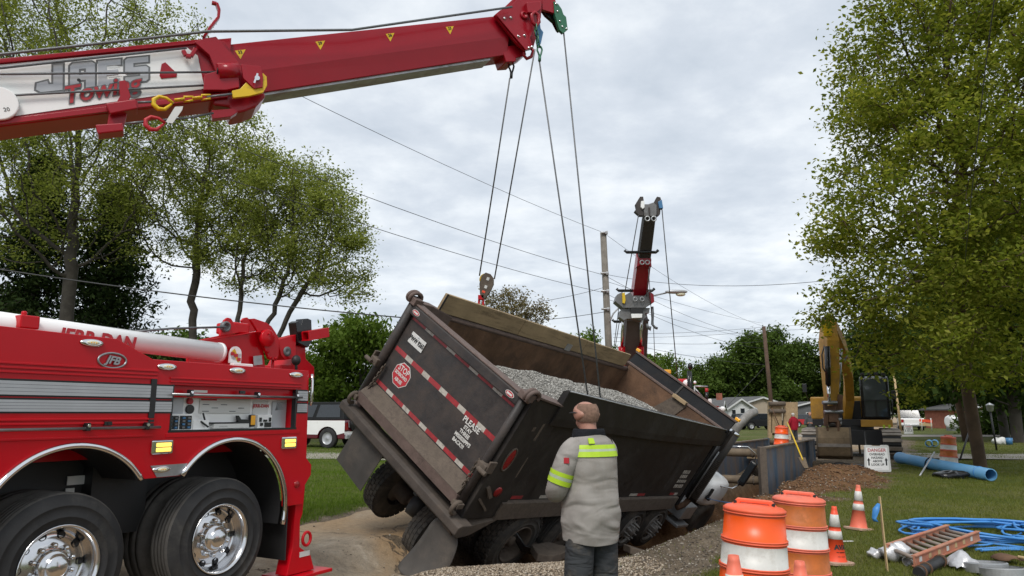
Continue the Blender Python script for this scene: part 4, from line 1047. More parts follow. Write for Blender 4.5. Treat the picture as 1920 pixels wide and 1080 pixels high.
for q in ((880, 645), (915, 725), (985, 735)):
    p0 = S(*z3([q])[0], -0.70); mb = MB(WF); mb.lathe([(0.018, 0), (0.016, 0.012), (0, 0.016)], p0, (1, 0, 0), 10); mb.build('bolt', MT['red'], cam_)
mb = MB(WF); p0 = S(*z3([(945, 750)])[0], -0.75); mb.cyl(p0, p0 - Vector((0, 0, 0.2)), 0.018, 8); mb.build('strut', MT['red'], cam_)
mb = MB(WF); SQ(z3([(1030, 475), (1260, 412), (1262, 690), (1200, 740), (1110, 755), (1060, 690), (1035, 600)]), -0.74, 0.12, mb); hd = mb.build('crossbar_head', MT['red'], wr, bevel=0.006)
p0 = S(*z3([(1137, 640)])[0], -0.74); mb = MB(WF); mb.lathe([(0.055, 0.0), (0.055, 0.012), (0.012, 0.012), (0.01, 0.005), (0, 0.005)], p0, (1, 0, 0), 24); mb.build('bearing_cap', MT['grey'], hd)
mb = MB(WF); SQ(z3([(1255, 250), (1300, 225), (1330, 290), (1360, 200), (1420, 195), (1470, 215), (1480, 505), (1420, 590), (1290, 520)]), -0.72, 0.12, mb); mb.build('fork_holder', MT['blackgloss'], wr, bevel=0.006)
a, b = S(*z3([(1385, 435)])[0], -0.66), S(*z3([(1660, 385)])[0], -0.66)
d_ = (b - a).normalized(); mb = MB(WF)
for off in ((0, 0.05), (0, -0.05)): mb.beam(a + Vector((0, 0, off[1])), b + Vector((0, 0, off[1])), 0.115, 0.014)
for off in (0.05, -0.05): mb.beam(a + Vector((off, 0, 0)), b + Vector((off, 0, 0)), 0.014, 0.1)
mb.build('crossbar_tube', MT['red'], wr, bevel=0.003)
mb = MB(WF); SQ(z3([(1260, 560), (1390, 560), (1395, 740), (1510, 850), (1510, 1000), (1050, 1000), (1060, 820), (1200, 820), (1260, 700)]), -0.78, 0.4, mb); mb.build('rear_pylon', MT['red'], wr, bevel=0.01)
p0 = S(*z3([(1262, 760)])[0], -0.66); mb = MB(WF); mb.ell(p0, (0.05, 0.055, 0.06), 14, 10); mb.cyl(p0, p0 - Vector((0, -0.01, 0.14)), 0.016, 8); mb.build('lever_knob', MT['black'], wr)
p0 = S(*z3([(445, 720)])[0], -0.68); mb = MB(WF); mb.bb(-0.70, -0.68, p0.y - 0.075, p0.y + 0.075, p0.z - 0.06, p0.z + 0.04); mb.cyl((-0.70, p0.y, p0.z + 0.04), (-0.68, p0.y, p0.z + 0.04), 0.075, 20); lb = mb.build('warning_plate', MT['white'], wr)
mb = MB(WF); mb.poly([(-0.678, p0.y - 0.055, p0.z + 0.06), (-0.678, p0.y - 0.02, p0.z + 0.09), (-0.678, p0.y + 0.055, p0.z - 0.04), (-0.678, p0.y + 0.03, p0.z - 0.05)], (0.002, 0, 0)); mb.build('warning_stripe', MT['yellow'], lb)
for dy, dz in ((-0.045, 0.035), (0.0, 0.02), (0.04, -0.02)):
    mb = MB(WF); mb.box((-0.675, p0.y + dy, p0.z + dz), (0.004, 0.045, 0.035)); mb.build('warning_mark', MT['redink'], lb)
mb = MB(WF); mb.bb(-0.66, -0.60, p0.y - 0.09, p0.y + 0.17, p0.z - 0.10, p0.z - 0.065); mb.build('work_light_bar', MT['white'], wr, bevel=0.008)
p0 = S(*z3([(740, 760)])[0], -0.72); mb = MB(WF); mb.box((-0.715, p0.y, p0.z), (0.006, 0.12, 0.10), Matrix.Rotation(0.15, 3, 'X')); mb.build('data_plate', MT['galv'], wr)
# ---- turret and boom
b_ = Vector((0.888, 0.460, 0)).normalized(); nb = Vector((b_.y, -b_.x, 0)); A0 = Vector((-4.83, 6.9, 0))
BF = frame(A0, b_, -nb, (0, 0, 1)); BFi = BF.inverted()                  # x along the boom, y away from the viewer's side, z up
def BP(px, py, dep=0.0): return BFi @ onplane(px, py, A0 - nb * dep, nb)
def BQ(pts, dep, th, m_, name, par, bevel=0.004):
    mb = MB(BF); mb.poly([BP(a, c, dep) for a, c in pts], (0, th, 0)); return mb.build(name, MT[m_], par, bevel=bevel)
BW = 0.56
def line(p, q):
    p, q = BP(*p), BP(*q); return lambda s: p.z + (q.z - p.z) * (s - p.x) / (q.x - p.x)
oT, oB = line((0, 113), (368, 77)), line((0, 236), (430, 183))
sL, sR = -3.2, BP(430, 130).x
mb = MB(BF)
def sect(s, top, bot, y0, y1, ch): return [(s, y0, top), (s, y0, bot + ch), (s, y0 + ch, bot), (s, y1 - ch, bot), (s, y1, bot + ch), (s, y1, top)]
mb.loft([sect(s, oT(s), oB(s), 0.0, BW * 0.8, 0.03) for s in (sL, sR)], smooth=False)
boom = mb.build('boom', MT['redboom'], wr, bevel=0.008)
mb = MB(BF)
for z_, h_ in ((oT, -0.018),): mb.beam((sL, -0.012, z_(sL) + h_), (sR - 0.3, -0.012, z_(sR - 0.3) + h_), 0.03, 0.045)
mb.beam((sL, -0.014, oB(sL) + 0.03), (sR, -0.014, oB(sR) + 0.03), 0.03, 0.055)
mb.build('boom_flange', MT['redboom'], boom, bevel=0.004)
wp = [BP(-260, 138), BP(0, 122), BP(350, 89), BP(380, 112), BP(382, 167), BP(0, 222), BP(-260, 258)]
mb = MB(BF); mb.poly([p + Vector((0, -0.003, 0)) for p in wp], (0, -0.004, 0)); wpn = mb.build('boom_panel', MT['white'], boom)
iT, iC, iB = line((420, 80), (935, 26)), line((493, 127), (953, 66)), line((503, 165), (945, 98))
s0, s1 = BP(430, 130).x - 0.25, BP(958, 60).x
mb = MB(BF)
def sect2(s, y0=0.06, y1=0.48, ch=0.10): return [(s, y0, iT(s)), (s, y0, iC(s)), (s, y0 + 0.05, iB(s)), (s, y1 - 0.05, iB(s)), (s, y1, iC(s)), (s, y1, iT(s))]
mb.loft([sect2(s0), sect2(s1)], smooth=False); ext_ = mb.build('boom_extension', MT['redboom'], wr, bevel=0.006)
mb = MB(BF); mb.loft([[(s, 0.14, iB(s) - 0.03), (s, 0.14, iB(s) + 0.005), (s, 0.40, iB(s) + 0.005), (s, 0.40, iB(s) - 0.03)] for s in (s0 + 0.35, s1 - 0.25)], smooth=False); mb.build('wear_strip', MT['galv'], ext_)
Xb = BF.to_3x3() @ Vector((1, 0, (iT(s1) - iT(s0)) / (s1 - s0)))
for px, py, t_ in ((450, 101, '32'), (600, 84, '29'), (731, 69, '26'), (843, 56, '23')):
    p = BP(px, py, 0.06); mb = MB(BF); k = 0.058; sl = (iT(s1) - iT(s0)) / (s1 - s0)
    mb.poly([(p.x - k, 0.059, p.z + k * 0.8 - k * sl), (p.x + k, 0.059, p.z + k * 0.8 + k * sl), (p.x + k * 0.15, 0.059, p.z - k * 1.1)], (0, -0.002, 0)); d_ = mb.build('length_decal', MT['yellow'], ext_)
    text('decal_number', t_, 0.05, BF @ Vector((p.x, 0.055, p.z + 0.018)), Xb, (0, 0, 1), MT['ink'], d_, bold=0.001)
Xo = BF.to_3x3() @ Vector((1, 0, (oB(sR) - oB(0)) / (sR - 0)))
O_ = BF @ (BP(181, 147) + Vector((0, -0.008, 0)))
GL = {'J': [[(0, 0), (0.62, 0), (0.62, 1), (0.34, 1), (0.34, 0.28), (0.22, 0.28), (0.18, 0.42), (-0.12, 0.36), (-0.14, 0.12)]],
      'A': [[(0, 0), (0.27, 0), (0.27, 0.3), (0.46, 0.3), (0.46, 0), (0.74, 0), (0.74, 0.9), (0.64, 1), (0.08, 1), (0, 0.9)], [(0.27, 0.52), (0.46, 0.52), (0.46, 0.74), (0.27, 0.74)]],
      'E': [[(0, 0), (0.68, 0), (0.68, 0.24), (0.27, 0.24), (0.27, 0.38), (0.62, 0.38), (0.62, 0.60), (0.27, 0.60), (0.27, 0.76), (0.70, 0.76), (0.70, 1), (0, 1)]],
      'S': [[(0, 0), (0.66, 0), (0.74, 0.08), (0.74, 0.54), (0.66, 0.62), (0.27, 0.62), (0.27, 0.77), (0.74, 0.77), (0.74, 1), (0.08, 1), (0, 0.92), (0, 0.46), (0.08, 0.38), (0.47, 0.38), (0.47, 0.24), (0, 0.24)]]}
def blockname(name, word, O, X, Y, hgt_, wid, m_, par, off, lift, adv=0.82):
    cu = bpy.data.curves.new(name, 'CURVE'); cu.dimensions = '2D'; cu.fill_mode = 'BOTH'; cu.offset = off; cu.extrude = 0.001
    x0 = 0.0; tot = adv * (len(word) - 1) + 0.74
    for ch in word:
        for lp in GL[ch]:
            sp = cu.splines.new('POLY'); sp.points.add(len(lp) - 1); sp.use_cyclic_u = True
            for i, (a_, b_) in enumerate(lp): sp.points[i].co = ((x0 + a_ - tot / 2 + 0.22 * (b_ - 0.5)) * wid, (b_ - 0.5) * hgt_, 0, 1)
        x0 += adv
    ob = bpy.data.objects.new('tmp', cu); me_ = bpy.data.meshes.new_from_object(ob); bpy.data.objects.remove(ob)
    X = Vector(X).normalized(); Y = Vector(Y); Y = (Y - X * Y.dot(X)).normalized(); Z = X.cross(Y)
    me_.transform(WORLD[par.name].inverted() @ frame(Vector(O) + Z * lift, X, Y, Z)); me_.materials.clear(); me_.materials.append(m_)
    o_ = bpy.data.objects.new(name, me_); COL.objects.link(o_); o_.parent = par; WORLD[o_.name] = WORLD[par.name]; return o_
O_ = BF @ (BP(181, 139) + Vector((0, -0.008, 0)))
blockname('company_name_outline', 'JAES', O_, Xo, (0, 0, 1), 0.27, 0.315, MT['grey'], wpn, 0.016, 0.001)
blockname('company_name', 'JAES', O_, Xo, (0, 0, 1), 0.27, 0.315, MT['silver'], wpn, -0.002, 0.004)
O2 = BF @ (BP(188, 170) + Vector((0, -0.008, 0))); Xt = BF.to_3x3() @ Vector((1, 0, (BP(250, 156).z - BP(115, 180).z) / (BP(250, 156).x - BP(115, 180).x)))
text('company_trade_outline', 'Towing', 0.25, O2, Xt, (0, 0, 1), MT['grey'], wpn, sx=0.98, shear=0.42, bold=0.014, lift=0.007)
text('company_trade', 'Towing', 0.25, O2, Xt, (0, 0, 1), MT['redink'], wpn, sx=0.98, shear=0.42, bold=0.004, lift=0.010)
q = BP(15, 197); mb = MB(BF); mb.cyl((q.x - 0.07, -0.03, q.z - 0.02), (q.x - 0.07, -0.075, q.z - 0.02), 0.17, 28); dial = mb.build('angle_dial', MT['white'], boom, bevel=0.01)
for k, t_ in enumerate(('0', '20')):
    text('dial_number', t_, 0.055, BF @ Vector((q.x - 0.08 + k * 0.085, -0.076, q.z - 0.12 + k * 0.045)), Xo, (0, 0, 1), MT['ink'], dial)
q = BP(5, 218); mb = MB(BF); mb.cyl((q.x - 0.02, -0.005, q.z), (q.x - 0.02, -0.03, q.z), 0.08, 20); mb.build('pivot_cap', MT['redboom'], boom)
BQ([(303, 120), (310, 117), (332, 138), (331, 145), (302, 148), (299, 142)], -0.008, -0.008, 'redboom', 'triangle_plate', boom)
q = BP(148, 151); mb = MB(BF); mb.cyl((q.x, -0.006, q.z), (q.x, -0.014, q.z), 0.018, 12); mb.build('access_hole', MT['ink'], boom)
z2 = zo(0, 0, 3.0)
BQ(z2([(1095, 235), (1150, 215), (1215, 205), (1345, 355), (1345, 490), (1270, 505), (1145, 505), (1150, 420), (1215, 400), (1180, 310)]), -0.10, 0.06, 'redboom', 'collar_plate', boom)
BQ(z2([(1180, 215), (1265, 235), (1360, 380), (1350, 500), (1280, 500), (1290, 400)]), -0.02, 0.05, 'redboom', 'collar_plate', boom)
BQ(z2([(1095, 230), (1260, 235), (1310, 480), (1150, 500)]), 0.0, -0.015, 'redboom', 'collar_skin', boom)
a, c = BP(408, 135, -0.07), BP(447, 133, -0.07); mb = MB(BF); mb.cyl(a, c, 0.095, 20); mb.build('sheave_drum', MT['redboom'], boom)
mb = MB(BF); mb.cyl(a - Vector((0.012, 0, 0)), a - Vector((0.001, 0, 0)), 0.05, 16); mb.build('rope_port', MT['ink'], boom)
BQ(z2([(1355, 360), (1465, 372), (1480, 430), (1478, 490), (1430, 498), (1370, 440)]), -0.15, 0.03, 'redboom', 'hook_plate', boom)
q = BP(482, 147, -0.16); mb = MB(BF); mb.cyl(q, q - Vector((0, 0.02, 0)), 0.028, 12); mb.beam(q + Vector((0, -0.02, 0.05)), q + Vector((-0.03, -0.02, -0.07)), 0.012, 0.02); mb.build('pin', MT['chrome'], boom)
BQ(z2([(1305, 510), (1350, 500), (1385, 462), (1420, 495), (1460, 480), (1478, 410), (1500, 430), (1503, 480), (1480, 520), (1400, 540), (1310, 550)]), -0.13, 0.04, 'yellow', 'hook_guard', boom)
BQ(z2([(1190, 500), (1310, 490), (1480, 510), (1495, 540), (1440, 600), (1380, 625), (1310, 640), (1290, 600), (1200, 590)]), 0.02, 0.4, 'redboom', 'boom_nose', boom, 0.02)
BQ(z2([(1190, 620), (1310, 610), (1340, 628), (1300, 655), (1195, 668)]), 0.0, 0.1, 'redboom', 'nose_tab', boom)
mb = MB(BF); pts = [BP(a, c, -0.05) for a, c in z2([(1145, 215), (1180, 160), (1228, 100), (1232, 60), (1218, 22)])]
for i in range(4): mb.beam(pts[i], pts[i + 1], 0.03, 0.07, (0, 1, 0))
mb.beam(pts[4], pts[4] + Vector((-0.05, 0, 0.0)), 0.03, 0.05, (0, 1, 0)); mb.build('rope_guide_hook', MT['redboom'], boom, bevel=0.004)
mb = MB(BF); pts = [BP(a, c, -0.08) for a, c in z2([(1030, 285), (1045, 315), (1075, 318), (1100, 275)])]
for i in range(3): mb.beam(pts[i], pts[i + 1], 0.04, 0.05, (0, 1, 0))
mb.build('small_hook', MT['redboom'], boom, bevel=0.004)
BQ(z2([(670, 455), (705, 450), (735, 540), (715, 580), (650, 585), (675, 540)]), -0.14, 0.03, 'redboom', 'keeper_arm', boom)
BQ(z2([(592, 580), (765, 555), (775, 610), (620, 640)]), -0.15, 0.2, 'redboom', 'keeper_block', boom, 0.012)
BQ(z2([(615, 625), (720, 610), (695, 725), (600, 720)]), -0.06, 0.05, 'redboom', 'keeper_web', boom)
BQ(z2([(535, 700), (690, 690), (697, 735), (550, 752)]), -0.12, 0.2, 'redboom', 'keeper_foot', boom, 0.012)
# ropes lying along the boom
for k, (pts, dep) in enumerate(((([(-300, 128), (0, 102), (200, 80), (390, 59), (660, 56), (960, 13)]), -0.12), ([(-300, 150), (0, 128), (350, 90)], -0.05), ([(-300, 142), (0, 139), (405, 135)], -0.07), ([(-300, 200), (0, 180), (382, 160)], -0.04))):
    mb = MB(BF); mb.tube([BP(a, c, dep) for a, c in pts], 0.0125 if k else 0.016, 8); mb.build('boom_cable', MT['cable'], wr)
# hooks stowed on the boom side
def hook(cpx, m_, r, dep, name):
    q = BP(*cpx, dep); mb = MB(BF)
    pts = [(q.x + r * 1.5, dep, q.z + r * 0.35), (q.x + r * 0.6, dep, q.z + r * 0.9), (q.x - r * 0.3, dep, q.z + r * 0.95), (q.x - r * 0.9, dep, q.z + r * 0.4), (q.x - r * 0.9, dep, q.z - r * 0.3), (q.x - r * 0.3, dep, q.z - r * 0.85), (q.x + r * 0.5, dep, q.z - r * 0.75), (q.x + r * 1.3, dep, q.z + r * 0.2)]
    mb.tube(pts, [r * 0.2, r * 0.22, r * 0.25, r * 0.3, r * 0.34, r * 0.34, r * 0.26, r * 0.15], 8); return mb.build(name, MT[m_], wr)
hook((302, 194), 'yellow', 0.078, -0.16, 'tow_hook'); hook((287, 232), 'redink', 0.078, -0.14, 'tow_hook')
mb = MB(BF)
a, c = BP(328, 188, -0.16), BP(388, 182, -0.16)
for i in range(4):
    p = a.lerp(c, i / 3.6); q = a.lerp(c, (i + 1) / 3.6)
    mb.tube([p + Vector((0, 0, 0.03)), q + Vector((0, 0, 0.02)), q - Vector((0, 0, 0.02)), p - Vector((0, 0, 0.03))] if i % 2 else [p + Vector((0, 0.02, 0)), q + Vector((0, 0.02, 0)), q - Vector((0, 0.02, 0)), p - Vector((0, 0.02, 0))], 0.013, 6, closed=True)
mb.build('hook_swivel', MT['yellow'], wr)
mb = MB(BF); mb.tube([BP(388, 182, -0.16), BP(435, 176, -0.15)], 0.013, 8); mb.tube([BP(305, 225, -0.14), BP(345, 222, -0.1), BP(400, 212, -0.05)], 0.012, 8); mb.tube([BP(235, 232, -0.12), BP(272, 228, -0.14)], 0.014, 8); mb.tube([BP(258, 192, -0.14), BP(285, 191, -0.16)], 0.014, 8); mb.build('hook_tail_cable', MT['cable'], wr)
BQ(z2([(932, 685), (985, 600), (1030, 598), (1025, 618), (970, 695)]), -0.17, 0.004, 'label', 'rope_tag', wr, 0)
# boom head
z7 = zo(820, 0, 5.4)
BQ(z7([(580, 150), (640, 100), (720, 80), (800, 0), (860, -120), (1000, -160), (1060, -20), (1050, 180), (1010, 260), (940, 380), (970, 490), (890, 510), (800, 430)]), -0.02, 0.05, 'redboom', 'head_cheek', ext_)
BQ(z7([(580, 150), (700, 100), (900, -120), (1060, -60), (1040, 250), (970, 490), (890, 510), (800, 430)]), 0.48, 0.05, 'redboom', 'head_cheek', ext_)
BQ(z7([(640, 110), (860, -100), (1000, -120), (1010, 240), (900, 500), (820, 440)]), 0.03, 0.45, 'redboom', 'head_core', ext_)
BQ(z7([(590, 155), (710, 125), (905, 360), (960, 490), (890, 512)]), -0.03, -0.02, 'redboom', 'head_strap', ext_)
for a, c in z7([(678, 187), (743, 180), (818, 368), (880, 360), (925, 485), (957, 475)]):
    q = BP(a, c, -0.05); mb = MB(BF); mb.lathe([(0.02, 0.0), (0.018, 0.014), (0.0, 0.017)], q, (0, -1, 0), 10); mb.build('bolt', MT['chrome'], ext_)
BQ(z7([(650, 475), (860, 445), (905, 550), (860, 572), (800, 585), (795, 622), (700, 628)]), 0.1, 0.3, 'redboom', 'under_bracket', ext_, 0.01)
mb = MB(BF); mb.tube([BP(a, c, 0.05) for a, c in z7([(880, 500), (875, 560), (905, 595), (950, 575), (970, 520), (955, 490)])], 0.024, 8); mb.build('lifting_ring', MT['redboom'], ext_)
BQ(z7([(905, 20), (1045, 10), (1055, 90), (1000, 130), (920, 125)]), -0.10, 0.08, 'redboom', 'head_block', ext_, 0.01)
mb = MB(BF); q = BP(*z7([(880, 155)])[0], -0.03); mb.lathe([(0.06, 0), (0.055, 0.02), (0.03, 0.024), (0.028, 0.012), (0, 0.012)], q, (0, -1, 0), 20); mb.build('sheave_pin', MT['redboom'], ext_)
mb = MB(BF); mb.tube([BP(a, c, -0.13) for a, c in z7([(955, 150), (965, 230), (1000, 265), (1030, 225), (1020, 150), (985, 125)])], 0.026, 8, closed=True); mb.build('pear_link', MT['redboom'], ext_)
BQ(z7([(1060, -60), (1180, -60), (1228, 120), (1190, 135), (1065, 95)]), 0.02, 0.05, 'redboom', 'sheave_arm', ext_)
BQ(z7([(1065, 100), (1190, 130), (1240, 320), (1220, 300), (1180, 220), (1100, 150)]), 0.08, 0.06, 'blackgloss', 'sheave', ext_)
BQ(z7([(1180, 10), (1225, 40), (1260, 90), (1278, 145), (1305, 170), (1322, 300), (1275, 338), (1235, 300), (1190, 135)]), 0.0, 0.05, 'green', 'sheave_guard', ext_)
for a, c in z7([(1200, 40), (1215, 115), (1240, 215), (1265, 270), (1305, 290)]):
    q = BP(a, c, 0.0); mb = MB(BF); mb.lathe([(0.017, 0.0), (0.015, 0.012), (0.0, 0.015)], q, (0, -1, 0), 8); mb.build('bolt', MT['chrome'], ext_)
BQ(z7([(1035, 200), (1048, 290), (1075, 325), (1050, 440), (1030, 470), (1012, 420), (1015, 280)]), -0.06, 0.05, 'blue', 'sheave_guard', ext_)
def thimble(cpx, m_, r=0.05, dep=-0.1, th=0.014):
    q = BP(*cpx, dep); mb = MB(BF)
    mb.tube([(q.x + r * 0.8 * math.cos(a) * (1.0 if math.sin(a) > 0 else 0.75 - 0.35 * -math.sin(a)), dep, q.z + r * 1.5 * math.sin(a)) for a in [2 * PI * k / 16 for k in range(16)]], th, 6, closed=True)
    mb.cyl((q.x, dep, q.z - r * 1.4), (q.x - 0.005, dep, q.z - r * 3.0), 0.022, 8); return mb.build('rope_thimble', MT[m_], ext_)
thimble((959, 127), 'ink', 0.052, 0.2); thimble((1012, 96), 'green', 0.05, -0.13)
mb = MB(BF)
ch = [BP(a, c, -0.14) for a, c in z7([(995, 250), (1000, 310), (1010, 370), (1020, 430), (1025, 480)])]
for i in range(4):
    p, q = ch[i], ch[i + 1]; s_ = Vector((0.022, 0, 0)) if i % 2 else Vector((0, 0.022, 0))
    mb.tube([p + s_, q + s_, q - s_, p - s_], 0.011, 6, closed=True)
mb.build('chain', MT['green'], ext_)
# turret carrying the boom on the deck
tb = BF @ Vector((sL + 0.3, 0.28, 0))
mb = MB(); mb.lathe([(0.0, 1.9), (0.75, 1.9), (0.75, 2.1), (0.6, 2.15), (0.5, 2.5), (0, 2.5)], (tb.x, tb.y, 0), (0, 0, 1), 28); mb.beam((tb.x, tb.y, 2.4), BF @ Vector((sL + 0.5, 0.28, (oT(sL) + oB(sL)) / 2)), 0.7, 0.9); mb.build('turret', MT['redboom'], wr)
# wrecker cab ahead of the body, out of frame
mb = MB(WF); mb.bb(-2.4, -0.1, -7.4, -4.9, 0.7, 2.9); mb.build('cab', MT['red'], wr, bevel=0.12, seg=3)
mb = MB(WF); mb.bb(-2.3, -0.2, -8.9, -7.4, 0.7, 1.8); mb.build('hood', MT['red'], wr, bevel=0.15, seg=3)
mb = MB(WF); mb.lathe([(0.0, -0.3), (0.5, -0.3), (0.525, -0.25), (0.525, -0.05), (0.5, 0), (0.3, 0), (0.25, -0.1), (0, -0.1)], (0, -7.9, 0.52), (1, 0, 0), 32); mb.build('front_tyre', MT['tyre'], wr)
# lifting ropes
def rope(a, c, r=0.011, name='lifting_cable', par=wr):
    mb = MB(); a = Vector(a); c = Vector(c); mb.tube([a, a.lerp(c, 0.5) - Vector((0, 0, 0.008)), c], r, 8); return mb.build(name, MT['cable'], par)
BWp = lambda px, py, dep: BF @ BP(px, py, dep)
blk = Vector((-0.42, 11.12, 3.12))
rope(BWp(956, 146, 0.2), at(899, 517, 11.1)); rope(BWp(1003, 92, -0.06), at(927, 523, 11.1))
rope(BWp(1011, 112, -0.13), at(1105, 762, 10.45)); rope(BWp(1057, 62, 0.03), at(1131, 800, 10.3))
# ================================================================== tilted dump truck
DF = frame((-1.35407447, 9.67519583, 1.16550261), (0.65106543, -0.50210387, -0.56921482), (0.56521224, 0.82125531, -0.07794127), (0.50660531, -0.27098232, 0.81848619))
DFi = DF.inverted(); D3 = DF.to_3x3()
dt = thing('dump_truck', 'dirty black dump truck tipped over sideways into the collapsed road trench', 'dump truck', DF)
H, LB = 1.56, 6.6
def dbox(name, m_, *b, par=dt, bevel=0.01):
    mb = MB(DF); mb.bb(*b); return mb.build(name, MT[m_], par, bevel=bevel)
def dpoly(name, m_, pts, ext, par=dt, bevel=0.006):
    mb = MB(DF); mb.poly(pts, ext); return mb.build(name, MT[m_], par, bevel=bevel)
# --- bed
dbox('bed_floor', 'rust', -1.15, 1.15, 0.08, LB, 0.0, 0.08)
rw = dbox('side_wall', 'dump', 1.13, 1.19, 0.70, LB + 0.05, 0.10, 1.36)
lw = dbox('side_wall', 'rust', -1.19, -1.13, 0.10, LB, 0.05, 1.46)
dpoly('side_wall_foot', 'rust', [(-1.13, 0.1, 0.08), (-0.75, 0.1, 0.08), (-1.13, 0.1, 0.75)], (0, LB - 0.2, 0), lw)
mb = MB(DF); mb.loft([[(1.15, y, 1.32), (1.25 + b, y, 1.30), (1.26 + b, y, 1.42), (1.235 + b, y, z1), (1.20, y, z1), (1.15, y, z1 - 0.05)] for y, b, z1 in ((0.62, 0.0, 1.80), (2.0, 0.03, 1.78), (4.0, 0.05, 1.745), (5.8, 0.02, 1.70), (6.92, -0.02, 1.655))], smooth=False)
band = mb.build('top_rail', MT['dump'], dt, bevel=0.008)
mb = MB(DF); mb.tube([(1.238 + b, y, z1) for y, b, z1 in ((0.64, 0.0, 1.80), (2.0, 0.03, 1.78), (4.0, 0.05, 1.745), (5.8, 0.02, 1.70), (6.90, -0.02, 1.655))], 0.010, 6); mb.build('worn_edge', MT['galv'], band)
mb = MB(DF); mb.bb(1.255, 1.295, 4.02, 4.16, 1.47, 1.50); mb.bb(1.255, 1.30, 4.04, 4.07, 1.40, 1.58); mb.bb(1.255, 1.29, 4.10, 4.18, 1.54, 1.57); mb.build('tarp_hook', MT['black'], band)
mb = MB(DF); mb.tube([(-1.16, 0.1, 1.49), (-1.16, LB, 1.49)], 0.05, 10); mb.build('top_rail', MT['rustrail'], dt)
# sideboard planks on the far side
yb = [0.45, 2.45, 4.55, 6.36]
for k in range(3):
    mb = MB(DF); mb.bb(-1.165 + 0.003 * k, -1.115 + 0.003 * k, yb[k], yb[k + 1] - 0.006, 1.545, 1.83 - 0.004 * k); pl = mb.build('sideboard_plank', MT['wood'], dt, bevel=0.008)
mb = MB(DF); mb.bb(-1.118, -1.10, 3.95, 4.12, 1.53, 1.66); mb.build('plank_bracket', MT['galv'], dt)
mb = MB(DF); mb.bb(-1.112, -1.104, 0.44, 0.47, 1.54, 1.835); mb.build('plank_edge', MT['black'], dt)
# front bulkhead and cab shield
dpoly('bulkhead', 'rust', [(-1.15, LB - 0.25, 0.0), (-1.15, LB + 0.05, 0.0), (-1.15, LB + 0.05, 1.62), (-1.15, LB, 1.62), (-1.15, LB - 0.02, 0.9)], (2.3, 0, 0))
mb = MB(DF); mb.beam((-1.22, LB + 0.03, 1.635), (1.22, LB + 0.03, 1.635), 0.10, 0.04); mb.build('bulkhead_rail', MT['rustrail'], dt, bevel=0.006)
dpoly('cab_shield', 'shieldblack', [(-1.25, LB + 0.07, 1.62), (-1.25, LB + 0.20, 1.87), (-1.25, LB + 0.24, 1.86), (-1.25, LB + 0.12, 1.60)], (2.5, 0, 0))
mb = MB(DF); mb.beam((-1.27, LB + 0.20, 1.885), (1.27, LB + 0.20, 1.885), 0.07, 0.035); mb.build('shield_rail', MT['rustrail'], dt, bevel=0.005)
mb = MB(DF); mb.poly([(-0.02, LB + 0.075, 1.63), (0.02, LB + 0.075, 1.63), (0.02, LB + 0.2, 1.86), (-0.02, LB + 0.2, 1.86)], (0, -0.03, 0.0)); mb.build('shield_rib', MT['dump'], dt)
dbox('wood_block', 'wood', 0.02, 0.34, LB - 0.09, LB + 0.03, 1.60, 1.665, bevel=0.004)
mb = MB(DF); mb.poly([(-0.36, LB - 0.03, 0.9), (0.10, LB - 0.04, 0.9), (0.36, LB - 0.012, 1.6), (0.02, LB - 0.008, 1.6)], (0, -0.012, 0)); mb.build('bulkhead_patch', MT['mud'], dt)
for x in (-1.25, 1.25):
    mb = MB(DF); mb.box((x, LB + 0.22, 1.93), (0.10, 0.07, 0.06)); mb.build('clearance_lamp', MT['amber'], dt, bevel=0.012)
mb = MB(DF); mb.poly([(1.24, 6.86, 1.66), (1.24, 6.98, 1.70), (1.24, 6.95, 1.25), (1.24, 6.90, 1.2)], (0.05, 0, 0)); mb.build('rail_end', MT['dump'], dt)
# rear corner posts
for s_, m_ in ((1, 'dump'), (-1, 'rustrail')):
    mb = MB(DF); x0, x1 = (1.10, 1.225) if s_ > 0 else (-1.22, -1.10)
    mb.poly([(x0, 0.02, -0.12), (x0, 0.78, -0.12), (x0, 0.78, 1.53), (x0, 0.30, 1.60), (x0, 0.02, 1.60)], (x1 - x0, 0, 0)); cp = mb.build('corner_post', MT[m_], dt, bevel=0.012)
    if s_ > 0:
        mb = MB(DF); mb.box((1.17, 0.42, 1.605), (0.16, 0.66, 0.03), Matrix.Rotation(-0.1, 3, 'X')); mb.build('post_cap', MT['rustrail'], cp, bevel=0.006)
        mb = MB(DF); mb.ell((1.228, 0.24, 0.76), (0.02, 0.075, 0.15), 18, 8); l_ = mb.build('tail_lamp', MT['redlens'], cp)
        mb = MB(DF); mb.tube([(1.232, 0.24 + 0.085 * math.cos(a), 0.76 + 0.16 * math.sin(a)) for a in [2 * PI * k / 24 for k in range(24)]], 0.012, 6, closed=True); mb.build('lamp_gasket', MT['mud'], l_)
        mb = MB(DF); mb.lathe([(0.07, 0), (0.065, 0.015), (0, 0.022)], (1.225, 0.42, 0.28), (1, 0, 0), 18); mb.build('round_lamp', MT['redlens'], cp)
        mb = MB(DF); mb.beam((1.23, 0.12, 0.18), (1.25, 0.36, 0.02), 0.02, 0.03); mb.beam((1.23, 0.14, 0.36), (1.25, 0.28, 0.22), 0.05, 0.05); mb.build('post_bracket', MT['mud'], cp)
        for (a, b, c, d) in ((0.5, 0.55, 1.05, 1.3), (0.6, 0.63, 0.5, 0.8), (0.34, 0.4, 1.18, 1.24)):
            mb = MB(DF); mb.bb(1.2251, 1.2265, a, b, c, d); mb.build('paint_scrape', MT['mud'], cp)
